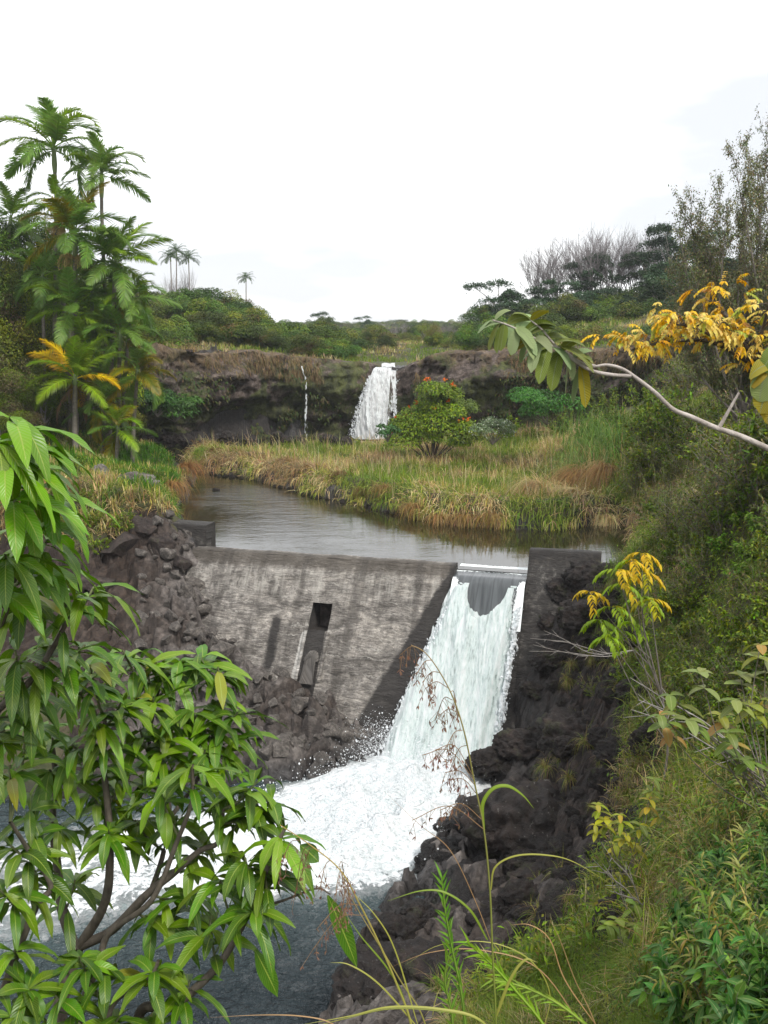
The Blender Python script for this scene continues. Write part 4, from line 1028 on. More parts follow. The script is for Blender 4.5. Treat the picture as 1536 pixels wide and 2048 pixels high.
for (x, y), p in zip(tries, hit(tries)):
    if ok_rub(x, y) and x > 390 or cnt > 110 or x < 270 + 60 * random.random() or (x > 385 and y < 1160): continue
    r = random.uniform(0.13, 0.36)
    if any((p[0] - q_[0]) ** 2 + (p[1] - q_[1]) ** 2 < (0.65 * (r + q_[2])) ** 2 for q_ in done): continue
    done.append((p[0], p[1], r))
    rock(random.choice(ANG), (p[0], p[1], sz(p[0], p[1]) + r * 0.2), r, 'purplish grey lava block on the rocky left bank', 'lava blocks on the left bank'); cnt += 1
# single rocks of their own
def rock_px(me, x, y, r, label, Yoff=0.0, up=0.0, **k):
    p = hit([(x, y)])[0]; p = p + np.array([0, Yoff, 0]); p[2] += up * r
    return rock(me, p, r, label, **k)
rock_px(ANG[1], 570, 1500, 0.55, 'blocky grey rock splashed with white at the water edge below the dam', 0, .1)
rock_px(ANG[3], 665, 1465, 0.34, 'rounded grey block just left of the spray at the dam foot', 0, .2)
rock_px(ANG[5], 640, 1540, 0.55, 'low rusty brown wet rock at the pool edge', 0, -.2)
rock_px(ANG[0], 435, 1305, 0.46, 'smooth upright grey slab against the left lower corner of the dam', 0, .3, rot=(.3, 1.2, .6))
rock_px(ANG[4], 375, 1190, 0.42, 'upright grey block under the left end of the dam crest', 0, .3, rot=(.2, 1.3, .2))
rock_px(LUMP_L[0], 262, 975, 0.75, 'squared dark brown outcrop on top of the left bank', 0, .1, rot=(0, 0, .4), sc_=(1.1, .8, .9))
rock_px(LUMP_L[1], 205, 955, 0.5, 'small dark boulder in the grass beside the left outcrop', 0, .3)
rock(LUMP[0], P(970, 1528, 22.3), 0.62, 'wet black boulder half washed by the white water', rot=(.1, .2, .5))
rock(LUMP[1], P(1055, 1492, 22.5), 0.72, 'dark grey rounded boulder right of the fall foot', rot=(.1, .1, 1.5))
rock(LUMP[2], P(1150, 1480, 21.5), 1.05, 'big dark boulder leaning on the right bank above the giant rock', rot=(.2, .1, 2.2))
rock(LUMP[3], P(1075, 1650, 19.3), 1.72, 'giant dark brown lava boulder rising from the right shore', rot=(.0, .25, .9), sc_=(1.15, 1.0, 1.02))
rock(LUMP[4], P(1120, 1760, 17.2), 1.15, 'broad brown boulder with a deep crack under the giant boulder', rot=(.1, -.1, 3.9), sc_=(1.3, 1, .9))
rock(LUMP[5], P(905, 1665, 20.0), 0.50, 'dark boulder at the right edge of the white foam', rot=(.1, .3, 2.5))
rock(LUMP[6], P(880, 1725, 18.8), 0.62, 'reddish black rock sloping into the pool right of the foam', rot=(.3, 0, .5))
rock(LUMP[0], P(930, 1775, 17.6), 0.85, 'flat dark rock below the foam on the right shore', rot=(.0, .1, 4.5), sc_=(1.1, 1, .7))
rock(LUMP[2], P(1010, 1850, 15.9), 0.95, 'brown lava rock above the low shore rocks', rot=(0, .2, 3.3), sc_=(1.1, 1, .8))
rock(LUMP[1], P(835, 1830, 16.2), 0.45, 'low black rock at the pool margin on the right', rot=(.3, 0, 3))
rock(LUMP[5], P(800, 1875, 15.3), 0.50, 'grey rock with wet foot at the right waterline', rot=(.0, .3, 1))
rock(LUMP[3], P(775, 1985, 13.2), 1.0, 'lichen specked brown rock jutting into the water at the bottom', rot=(.2, 0, 5), sc_=(1, 1, .8))
rock(LUMP[6], P(880, 1960, 13.0), 0.8, 'brown rock behind the grass stalks at the bottom', rot=(.2, 0, 2), sc_=(1, 1, .8))
rock(LUMP[4], P(1180, 1880, 12.6), 0.62, 'pitted brown rock near the tussock on the lower slope', rot=(.2, 0, 1))
for x, y, r, lab in [(1155, 1135, .62, 'dark brown rock lying against the top of the right abutment'), (1190, 1110, .55, 'brown rock on the far end of the right abutment'), (1130, 1195, .6, 'jagged dark rock half way down the right abutment face'), (1185, 1170, .75, 'broad brown rock right of the abutment face'), (1105, 1260, .5, 'dark rock wedged beside the chute below the abutment'), (1160, 1250, .7, 'large lava rock under the abutment rocks'), (1215, 1230, .6, 'brown lava rock left of the yellow sapling'), (1090, 1330, .5, 'dark wet rock right of the white chute')]:
    rock_px(LUMP[int(x) % 7], x, y, r, lab, 0, .25)
for x, y, r, lab in [(325, 1085, .6, 'dark brown rock leaning on the left abutment'), (290, 1050, .7, 'brown lava rock behind the left abutment'), (365, 1120, .45, 'grey brown rock under the left abutment corner'), (240, 1090, .8, 'massive dark brown lava rock on the left bank'), (200, 1160, .9, 'massive brown lava rock above the mango crown')]:
    rock_px(LUMP_B[int(x) % 3], x, y, r, lab, 0, -.1)
tries = [(random.uniform(1010, 1330), random.uniform(1130, 1880)) for _ in range(700)]; cnt = 0; done = []
for (x, y), p in zip(tries, hit(tries)):
    if cnt > 125 or x < np.interp(y, [1130, 1300, 1480, 1600, 1880], [1150, 1085, 1045, 980, 900]) or x > np.interp(y, [1130, 1300, 1500, 1880], [1230, 1290, 1330, 1260]): continue
    r = random.uniform(0.16, 0.5)
    if any((p[0] - q_[0]) ** 2 + (p[1] - q_[1]) ** 2 < (0.8 * (r + q_[2])) ** 2 for q_ in done): continue
    done.append((p[0], p[1], r))
    rock(random.choice(LUMP), (p[0], p[1], sz(p[0], p[1])), r, 'dark brown lava rock on the right bank beside the dam waterfall', 'lava rocks on the right bank'); cnt += 1
# small stones along the pond's far shore and rocks at the foot of the left cliff
cnt = 0
for (x, y) in [(random.uniform(400, 860), 0) for _ in range(70)]:
    i = random.uniform(0, 1); yy = np.interp(x, [400, 480, 560, 620, 700, 760, 860], [946, 953, 973, 991, 1004, 1021, 1040]) + random.uniform(-5, 4)
    p = G(x, yy, POND); r = random.uniform(.06, .16)
    rock(random.choice(LUMP), (p[0], p[1], POND + r * .2), r, 'small dark stone on the muddy far shore of the pond', 'stones along the pond shore', 'stone')
for (x, y, r) in [(300, 893, .6), (335, 900, .5), (372, 888, .7), (410, 893, .5), (455, 890, .8), (500, 885, .6), (560, 880, .7), (600, 874, .5), (660, 872, .6), (690, 866, .5), (335, 882, .8)]:
    p = P(x, y, 55 + r); rock(random.choice(LUMP), (p[0], p[1], -6.9 + r * .4), r, 'dark fallen rock at the foot of the cliff', 'fallen rocks below the cliff')
p = G(433, 981, POND); rock(LUMP[2], (p[0], p[1], POND), 0.16, 'single small dark stone breaking the pond surface', None, 'stone')

# ------------------------------------------------------------------ grass
def clumps(mb, pts, z, per, hgt, wid, cols, lean=0.55, droop=0.9, spread=0.06, K=4, bias=None, tip=None, prof=None):
    n = len(pts); hgt = np.broadcast_to(hgt, n); per = int(per)
    idx = np.repeat(np.arange(n), per); m = len(idx)
    base = np.c_[pts[idx] + rng.normal(0, spread, (m, 2)), z[idx] - 0.02]
    az = rnd(m, 0, 6.283); ln = np.abs(rng.normal(0, lean, m))
    d = np.c_[np.cos(az) * ln, np.sin(az) * ln, np.ones(m)]
    if bias is not None: d[:, :2] += bias[idx]
    L = hgt[idx] * rng.uniform(0.55, 1.15, m)
    c = jitter(cols[idx] if np.ndim(cols) == 2 else cols, m, 0.2, 0.08)
    tc_ = None if tip is None else c * np.asarray(tip)
    side = np.c_[-np.sin(az), np.cos(az), np.zeros(m)]
    ribbons(mb, base, d, np.cross(side, d), L, wid * rng.uniform(.7, 1.3, m), droop * rng.uniform(.5, 1.5, m), c,
            prof or (0.8, 1, 0.7, 0.05)[:K] if K == 4 else np.linspace(1, .05, K), mid=False, tipcol=tc_)
GREEN, YGREEN, STRAW, BROWN = (0.15, 0.215, 0.045), (0.30, 0.315, 0.095), (0.53, 0.45, 0.27), (0.31, 0.24, 0.135)
def palette(n, w):
    return pick(n, [GREEN, YGREEN, STRAW, BROWN], w)
def noise2(q, s, sc_=0.4): return fbm(np.c_[q * sc_, q[:, :1] * 0], 4, s)
def blendpal(q, s, dry, sc_=0.4):
    """greener and drier patches"""
    k = np.clip((noise2(q, s, sc_) - .5) * 3.2 + dry + rng.normal(0, .22, len(q)), 0, 1)
    c = np.where((k < .33)[:, None], np.array(GREEN), np.where((k < .62)[:, None], np.array(YGREEN), np.where((k < .85)[:, None], np.array(STRAW), np.array(BROWN))))
    return c
def region(n, x0, x1, y0, y1, test):
    q = np.c_[rnd(n, x0, x1), rnd(n, y0, y1)]; z, m, dp, dq, cd, s, a = ground(q)
    k = test(q, z, m, dp, dq, cd, s, a); return q[k], z[k], m[k], dp[k], cd[k], a[k]
# the grassy flat beyond the pond
q, z, m, dp, cdn, a = region(34000, -12, 13, 29, 60, lambda q, z, m, dp, dq, cd, s, a: (dp > 0.12) & (cd < -0.8) & (s > 1.5) & (q[:, 0] > np.interp(q[:, 1], [30, 46, 52], [-2, -9, -13])) & (q[:, 0] < 12))
q = q[:17000]; z = z[:17000]; dp = dp[:17000]
mb = MB()
shore = np.exp(-(dp / 1.1) ** 2)
cols = blendpal(q, 5, 0.36 + 0.34 * shore - 0.0 * dp, 0.45)
hgt = 0.42 + 0.35 * noise2(q, 8, 0.6) + 0.25 * shore
bias = np.zeros_like(q); bias[:, 1] = -0.8 * shore; bias[:, 0] = -0.2 * shore
clumps(mb, q, z, 10, hgt, 0.024, cols, 0.75, 1.5, 0.12, bias=bias, tip=(1.25, 1.15, 1.1))
k = rng.choice(len(q), 420); clumps(mb, q[k], z[k], 3, np.full(420, 1.25), 0.018, np.tile(STRAW, (420, 1)), 0.3, 0.6, 0.05)
o = mb.build('flat_grass', M_grass); tag(o, 'mixed green and straw-coloured grass on the flat beyond the pond', 'grass', kind='stuff')
# tussocks bending over the water at the right end of the pond
def tussock(x, y, L, n, label, col, az0, az1, wid=0.02, group=None, zup=0.1, droop=2.2, lean=(.35, 1.2)):
    p = G(x, y + 4, POND); zz = max(sz(p[0], p[1]), POND) + zup
    mb = MB(); az = rng.normal((az0 + az1) / 2, abs(az1 - az0) / 2, n)
    ln = rnd(n, *lean); d = np.c_[np.cos(az) * ln, np.sin(az) * ln, np.ones(n)]
    side = np.c_[-np.sin(az), np.cos(az), np.zeros(n)]
    base = rng.normal(0, .16, (n, 3)) * np.array([1, 1, .15])
    ribbons(mb, base, d, np.cross(side, d), L * rnd(n, .5, 1.15), wid * rnd(n, .6, 1.3), droop * rnd(n, .7, 1.2), jitter(col, n, .22, .08), np.linspace(1, .1, 8), mid=False)
    o = mb.build('grass_tussock', M_grass); o.location = (p[0], p[1], zz); return tag(o, label, 'grass tussock', group)
BL = (0.66, 0.54, 0.30)
tussock(1150, 1030, 3.0, 700, 'long blond tussock arching left over the water, nearest the right end of the pond', BL, 2.9, 3.7, zup=.15, lean=(.7, 2.4))
tussock(1210, 1038, 2.4, 520, 'blond tussock hanging over the water at the right corner of the pond', BL, 3.4, 4.6, zup=.15, lean=(.7, 2.2))
tussock(1075, 1030, 2.2, 460, 'blond tussock left of the long arching one', (0.55, .43, .23), 2.6, 4.3, zup=.45)
tussock(1165, 985, 2.8, 560, 'reddish straw tussock standing above the blond ones', (0.40, .26, .13), 2.7, 3.8, zup=.45)
tussock(1215, 1000, 2.3, 380, 'reddish straw tussock behind the right corner of the pond', (0.36, .24, .12), 3.2, 4.2, zup=.45)
for x, y in [(880, 1040), (930, 1045), (985, 1048), (830, 1030), (770, 1008), (1010, 1020), (905, 1010), (850, 1000), (950, 1000)]:
    tussock(x, y, random.uniform(.9, 1.3), 200, 'straw tussock on the near edge of the grassy flat', (0.32, .22, .10), 3.2, 5.2, group='straw tussocks along the pond')
for x, y in [(470, 930), (520, 940), (570, 955), (620, 970), (680, 985), (430, 930), (540, 930), (650, 965), (730, 1000)]:
    tussock(x, y, random.uniform(.7, 1.1), 170, 'brown tussock on the far bank of the pond', (0.20, .13, .06), 3.0, 6.0, group='brown tussocks on the far bank')
tussock(372, 965, 1.5, 300, 'orange-brown tussock leaning over the left shore of the pond', (0.30, .17, .08), -1.0, .4, zup=.35)
tussock(345, 1000, 1.3, 240, 'tan tussock at the left shore above the abutment', (0.33, .21, .10), -1.4, .1, zup=.35)
tussock(420, 900, 1.6, 300, 'reddish dry tussock at the left tip of the grassy flat', (0.22, .13, .07), 1.5, 3.6, zup=.3)
# left bank
q, z, m, dp, cdn, a = region(30000, -24, -7, 29, 54, lambda q, z, m, dp, dq, cd, s, a: (dp > 0.1) & (cd < -0.5) & (m < .5) & (q[:, 0] < np.interp(q[:, 1], [30, 46, 52], [-6, -9.5, -12.5])))
q = q[:12000]; z = z[:12000]; dp = dp[:12000]
mb = MB(); dry = 0.12 + 0.35 * np.exp(-(dp / .9) ** 2) + 0.4 * (q[:, 1] < 33) * (q[:, 0] < -9)
cols = blendpal(q, 15, dry, 0.5); cols = np.where((cols == np.array(GREEN)).all(1)[:, None], np.array((0.075, 0.17, 0.028)), cols)
clumps(mb, q, z, 9, 0.35 + 0.3 * noise2(q, 18, .6), 0.03, cols, 0.6, 1.0, 0.09, tip=(1.2, 1.15, 1))
o = mb.build('bank_grass', M_grass); tag(o, 'bright green grass on the left bank below the palms', 'grass', kind='stuff')
# far plateau edges above the cliff
mb = MB()
qs = np.c_[rnd(15000, -26, 26), rnd(15000, 44, 100)]; zq, mq, dpq, dqq, cdq, sq, aq = ground(qs)
k = (cdq > 0.9) & (cdq < 40) & ~((np.abs(qs[:, 0] - .4) < 1.3) & (cdq < 6)) ; qs, zq = qs[k], zq[k]
clumps(mb, qs, zq + .02, 9, 0.2 + .35 * noise2(qs, 28, .5), 0.04, blendpal(qs, 25, 0.38 + 0.1 * (qs[:, 0] > 1), 0.3), 0.5, .8, 0.15)
o = mb.build('plateau_grass', M_grass); tag(o, 'dry and green grass on the plateau above the cliff', 'grass', kind='stuff')
# dry grass hanging over the cliff edge, moss and weeds on the face
mb = MB(); nU = len(CU)
def cliffpts(n, t0, t1, amp=1.0):
    iu = rng.integers(2, nU - 2, n); it = np.clip((rnd(n, t0, t1) * 51).astype(int), 0, 51); return CV[iu, it], CN[iu], CX[iu]
pt, nn_, cx_ = cliffpts(7000, .70, .95); k = np.abs(cx_ - 0.3) > 1.6; pt, nn_ = pt[k], nn_[k]
g = noise2(pt[:, [0, 2]] * np.array([1, .8]), 44, .6) > .52; pt, nn_ = pt[g], nn_[g]; n = len(pt)
d = np.c_[nn_ * 1.0, rnd(n, -.2, .8)] + rng.normal(0, .3, (n, 3))
for rep in range(4):
    dd = d + rng.normal(0, .4, (n, 3)); ribbons(mb, pt + rng.normal(0, .08, (n, 3)), dd, np.cross(np.cross(dd, [0, 0, 1]), dd), rnd(n, .2, .6), .03, 1.8, jitter(pick(n, [(0.19, .135, .075), (0.27, .20, .11), (0.12, .10, .045)], [.45, .2, .35]), n, .2, .08), (1, .9, .6, .1), mid=False)
o = mb.build('hanging_grass', M_grass); tag(o, 'dry brown grass hanging over the rim of the cliff', 'grass', kind='stuff')
mb = MB(); pt, nn_, cx_ = cliffpts(9000, .08, .72); f = (noise2(pt[:, [0, 2]] * np.array([.7, 1.]), 47, .55) > .53) & (np.abs(cx_ + .5) > 2.4) ; pt, nn_ = pt[f], nn_[f]; n = len(pt)
for rep in range(3):
    dd = np.c_[nn_, rnd(n, -.4, .6)] + rng.normal(0, .5, (n, 3)); ribbons(mb, pt + rng.normal(0, .1, (n, 3)), dd, [0, -.5, 1], rnd(n, .12, .34), .09, .9, jitter(pick(n, [(0.045, .075, .018), (0.08, .10, .025), (0.10, .08, .04)]), n, .25, .1), (.3, 1, .1), mid=False)
o = mb.build('cliff_weeds', M_grass); tag(o, 'small green weeds and moss clinging to the cliff face', 'weeds', kind='stuff')

# ------------------------------------------------------------------ shrubs and trees
def branch_path(p, d, L, n=5, wob=0.18, grav=0.0, r_=random):
    pts = [np.array(p, float)]; d = norm(np.array(d, float))
    for i in range(n):
        d = norm(d + np.array([r_.gauss(0, wob), r_.gauss(0, wob), r_.gauss(0, wob) + grav])); pts.append(pts[-1] + d * L / n)
    return np.array(pts), d
def grow(mb, p, d, L, rad, depth, r_, kids=3, spread=0.6, ratio=0.68, wob=0.15, grav=0.03, tips=None, sides=6, col=(1, 1, 1), start=0.35):
    pts, dl = branch_path(p, d, L, 5, wob, grav, r_)
    tube(mb, pts, np.linspace(rad, rad * (.55 if depth else .25), len(pts)), max(3, sides - (3 - depth)), col)
    if depth == 0:
        if tips is not None: tips.append((pts[-1], dl)); tips.append((pts[-3], dl))
        return
    for k in range(kids):
        i = r_.uniform(start, 1.0) * 5; i0 = int(min(i, 4)); q_ = pts[i0] + (pts[i0 + 1] - pts[i0]) * (i - i0)
        a = r_.uniform(0, 6.28); ref = np.array([math.cos(a), math.sin(a), r_.uniform(-.2, .5)])
        dd = norm(dl * (1 - spread * .5) + ref * spread)
        grow(mb, q_, dd, L * ratio * r_.uniform(.8, 1.15), rad * .55, depth - 1, r_, kids, spread, ratio, wob, grav, tips, sides, col)
    grow(mb, pts[-1], dl, L * ratio, rad * .55, depth - 1, r_, kids, spread, ratio, wob, grav, tips, sides, col)

def leafcloud(mb, c, L, W, cols, out=None, K=(.2, 1, .05), flat=0.5, droop=.5):
    n = len(c); nr = sphere(n); nr[:, 2] = np.abs(nr[:, 2]) + flat; nr = norm(nr)
    if out is not None: nr = norm(nr + out * .9)
    d = norm(np.cross(nr, sphere(n)))
    ribbons(mb, c, d, nr, L * rnd(n, .7, 1.25), W, droop, cols, K, mid=False)

def crown(seed, n, lumps, L, W, pal, shape=(0.5, 0.5, 0.42), zc=0.58, rl=(.16, .27), w=None, shell=0.35):
    """a bushy crown one unit tall: leaves on and in many overlapping clumps"""
    global rng
    keep = rng; rng = np.random.default_rng(seed)
    c = sphere(lumps); c *= rng.uniform(.25, 1, (lumps, 1)) ** .5; c = c * (np.array(shape) - np.array([.16, .16, .14]))[None] + np.array([0, 0, zc])
    rr = rng.uniform(*rl, lumps); li = rng.choice(lumps, n, p=rr ** 2 / (rr ** 2).sum())
    o = sphere(n); o[:, 2] = np.where(o[:, 2] < -.35, -o[:, 2], o[:, 2])
    rad = rr[li] * (1 - shell * rng.random(n) ** 2) * (1 + .18 * (vnoise(o * 3 + li[:, None], 5) - .5) * 2)
    p = c[li] + o * rad[:, None]
    tone = rng.normal(1, .24, lumps).clip(.5, 1.6)
    lc = pick(lumps, pal, w)
    cols = jitter(lc[li] * tone[li][:, None], n, .22, .08)
    mb = MB(); leafcloud(mb, p, L, W, cols, o, flat=.25)
    rng = keep
    return mb
def trunk_mb(seed, h=0.6, r=0.03, kids=3, depth=2, spread=.6):
    mb = MB(); r_ = random.Random(seed); grow(mb, (0, 0, -.08), (0, 0, 1), h * .55, r, depth, r_, kids, spread, .7, .1, .05, sides=6); return mb
def make_tree(name, seed, mbc, mat, bark=M_bark_d, **k):
    t = empty(name); t['category'] = 'tree'
    trunk_mb(seed, **k).build('trunk', bark, t); mbc.build('crown', mat, t, False); return t
def put(proto, used, x, y, z, h, wd=1.0, rz=None, label=None, cat='tree', group=None, tilt=0.0):
    """the prototype goes to its first place itself, later places get copies"""
    o = proto if not used.get(proto.name) else copy_thing(proto); used[proto.name] = True
    o.location = (float(x), float(y), float(z)); o.scale = (h * wd, h * wd, h); o.rotation_euler = (tilt, 0, random.uniform(0, 6.28) if rz is None else rz)
    return tag(o, label, cat, group)
USED = {}
DG, MG, OG, BG_, LG = (0.048, 0.082, 0.018), (0.088, 0.135, 0.026), (0.135, 0.158, 0.030), (0.140, 0.115, 0.048), (0.165, 0.225, 0.036)
BUSHY = [make_tree('bushy_tree', 300 + i, crown(300 + i, 9500, 26 + 3 * i, .032, .019, [DG, MG, OG, BG_], (.56, .56, .46), .52, (.12, .22), [.4, .3, .2, .1]), M_leaf_far) for i in range(4)]
BROWNISH = [make_tree('thicket_tree', 320 + i, crown(320 + i, 7500, 24, .026, .013, [MG, OG, BG_, (.12, .09, .055)], (.55, .55, .48), .5, (.12, .24), [.2, .3, .3, .2], shell=.8), M_leaf_far, bark=M_bark_g, kids=4) for i in range(3)]
NEARB = [make_tree('bushy_tree', 340 + i, crown(340 + i, 24000, 46, .017, .010, [DG, MG, OG, LG], (.5, .5, .48), .5, (.08, .16), [.35, .35, .2, .1], shell=.6), M_leaf_far) for i in range(2)]
NEARK = [make_tree('thicket_tree', 350, crown(350, 22000, 40, .014, .009, [MG, OG, LG, (.16, .13, .07)], (.5, .5, .48), .5, (.08, .17), [.2, .3, .3, .2], shell=.9), M_leaf_far, bark=M_bark_g, kids=4)]
for t in BUSHY + BROWNISH + NEARB + NEARK: t.location = (0, -60, -20)
def tree_px(protos, x, ytop, Y, wpx, label, group=None, wmin=.75, wmax=1.7, sink=0.3, cat='tree', minh=1.2):
    p = P(x, ytop, Y); g = hz(p[0], p[1]); h = max(p[2] - g + sink, minh, 0.8 * wpx / FPX * Y)
    wd = wpx / FPX * Y / h
    return put(random.choice(protos), USED, p[0], p[1], p[2] - h, h, wd, None, label, cat, group)
# left hill
def ridge(xs, ys): return lambda x: np.interp(x, xs, ys)
rl_ = ridge([200, 250, 330, 400, 450, 500, 530, 560, 620, 700], [575, 572, 570, 568, 580, 602, 628, 640, 640, 668])
for x in range(205, 720, 34): tree_px(BUSHY, x + random.uniform(-8, 8), rl_(x) + random.uniform(-5, 6), 82 - (x - 200) * .01 + random.uniform(-3, 3), random.uniform(85, 120), 'dark bushy tree on the skyline of the left hill', 'bushy trees on the left skyline')
for x in range(215, 700, 38): tree_px(BUSHY, x + random.uniform(-10, 10), rl_(x) + random.uniform(12, 26), 74 + random.uniform(-2, 2), random.uniform(95, 130), 'dark bushy tree in the middle of the left hill', 'bushy trees across the left hill')
for x, y, Y, w in [(250, 590, 66, 150), (300, 625, 63, 150), (340, 650, 62.0, 130), (270, 680, 60.5, 110), (420, 612, 68, 120), (480, 622, 68, 120), (540, 645, 69, 100), (600, 655, 70, 90), (650, 668, 69, 80), (230, 640, 60, 130), (375, 625, 66, 110)]:
    tree_px(BUSHY + NEARB, x, y, Y, w, 'olive bushy tree close behind the cliff rim on the left', 'bushy trees behind the left cliff rim')
# trees on the near left, behind and beside the palms
for x, y, Y, w, k in [(-40, 420, 50, 260, 0), (60, 470, 51, 190, 0), (130, 560, 52, 180, 0), (220, 620, 54, 170, 0), (10, 560, 47, 210, 1), (90, 640, 48, 180, 0), (-30, 690, 43, 220, 1), (60, 700, 44.5, 160, 1), (170, 720, 51, 150, 0), (240, 760, 53, 130, 0), (10, 790, 41.5, 170, 1), (90, 800, 45.5, 120, 0), (-120, 640, 42, 260, 0), (-90, 480, 46, 260, 0), (160, 540, 55, 190, 0), (235, 580, 57, 150, 0), (200, 640, 54, 150, 0), (285, 620, 58, 130, 0), (120, 500, 56, 150, 0), (80, 590, 49, 160, 0), (30, 520, 49, 160, 0), (255, 700, 56, 110, 0), (35, 385, 51.5, 190, 0), (95, 440, 52.5, 190, 0), (150, 480, 53.5, 180, 0), (200, 520, 55, 170, 0), (0, 450, 48.5, 170, 0), (70, 510, 50.5, 170, 0)]:
    tree_px(NEARK if k else NEARB, x, y, Y, w, 'brownish thicket tree left of the palms' if k else 'dense dark tree standing behind the palm cluster', 'thicket trees on the near left' if k else 'dark trees behind the palms')
# the valley beyond the falls
AC = (.055, .085, .03)
for x, y, Y, w in [(590, 655, 105, 80), (650, 628, 110, 60), (700, 650, 120, 70), (760, 648, 86, 90), (730, 672, 80, 70), (855, 640, 84, 60), (880, 655, 88, 70), (930, 650, 78, 90), (945, 665, 70, 60), (905, 668, 74, 60), (620, 672, 76, 60), (690, 676, 78, 50), (800, 662, 110, 60)]:
    tree_px(BUSHY + BROWNISH, x, y, Y, w, 'small bush on the plateau beyond the tall fall', 'bushes beyond the tall fall', cat='bush')
for i, x in enumerate(range(480, 1080, 22)):
    Y = random.uniform(170, 260); tree_px(BUSHY, x, 641 + random.uniform(-4, 5), Y, random.uniform(40, 60), 'far tree on the low horizon above the tall fall', 'far trees on the horizon')
for i, x in enumerate(range(560, 960, 26)):
    Y = random.uniform(115, 160); tree_px(BUSHY + BROWNISH, x, 652 + random.uniform(-5, 6), Y, random.uniform(40, 60), 'tree in the shallow valley beyond the tall fall', 'trees in the valley beyond the fall')
for i, x in enumerate(range(545, 960, 19)):
    Y = random.uniform(76, 100); tree_px(BUSHY + BROWNISH, x, 668 + random.uniform(-10, 8), Y, random.uniform(34, 62), 'low bush on the flat plateau beyond the tall fall', 'low bushes on the plateau', cat='bush', minh=.9)
for i, x in enumerate(range(520, 1000, 17)):
    Y = random.uniform(118, 150); tree_px(BUSHY, x, 655 + random.uniform(-9, 7), Y, random.uniform(34, 55), 'tree in the distant belt beyond the tall fall', 'distant belt of trees', minh=1.5)
for i, x in enumerate(range(520, 1010, 15)):
    Y = random.uniform(280, 420); tree_px(BUSHY, x, 639 + random.uniform(-3, 3), Y, random.uniform(30, 46), 'farthest tree of the hazy horizon', 'farthest trees on the horizon', minh=3)
# right hill
rr_ = ridge([940, 1000, 1060, 1100, 1180, 1260, 1320, 1400, 1480, 1600], [610, 603, 598, 592, 575, 570, 545, 520, 520, 500])
for x in range(950, 1620, 36): tree_px(BUSHY, x + random.uniform(-8, 8), rr_(x) + random.uniform(-6, 10), 92 + random.uniform(-4, 4), random.uniform(70, 110), 'green tree on the skyline of the right hill', 'trees on the right skyline')
for x in range(960, 1620, 42): tree_px(BUSHY + BROWNISH[:1], x + random.uniform(-8, 8), rr_(x) + random.uniform(22, 45), 82 + random.uniform(-3, 3), random.uniform(80, 120), 'green tree on the middle of the right hill', 'trees across the right hill')
for x, y, Y, w in [(1000, 625, 74, 110), (1060, 640, 73, 110), (1130, 635, 72, 120), (1200, 640, 64, 170), (1270, 650, 62, 130), (1330, 640, 58, 150), (1250, 600, 74, 120), (1330, 590, 72, 120), (1410, 600, 66, 140), (1480, 620, 60, 160), (1020, 650, 69, 90), (1110, 665, 64, 110), (1170, 680, 62, 100)]:
    tree_px(BUSHY, x, y, Y, w, 'bushy tree just behind the cliff rim on the right', 'bushy trees behind the right cliff rim')
for i, x in enumerate(range(935, 1560, 21)):
    Y = 64 + random.uniform(-1.5, 4) - max(0, x - 1150) * .012; tree_px(BUSHY + NEARB + BROWNISH, x, random.uniform(640, 676) - max(0, x - 1200) * .08, Y, random.uniform(60, 100), 'low bushy tree on the right rim of the cliff', 'low trees along the right rim', minh=1.2)
for i, x in enumerate(range(1090, 1600, 24)):
    Y = 76 + random.uniform(-3, 4); tree_px(BUSHY + NEARB, x, random.uniform(575, 630), Y, random.uniform(80, 120), 'rounded green tree in the middle band of the right hill', 'rounded trees in the middle of the right hill', minh=2.5)
for i, x in enumerate(range(390, 700, 22)):
    Y = 66 + random.uniform(-1, 3); tree_px(BUSHY + BROWNISH, x, np.interp(x, [390, 520, 700], [630, 655, 672]) + random.uniform(-6, 8), Y, random.uniform(60, 90), 'bush low on the left hill above the cliff rim', 'bushes low on the left hill', cat='bush', minh=1.5)
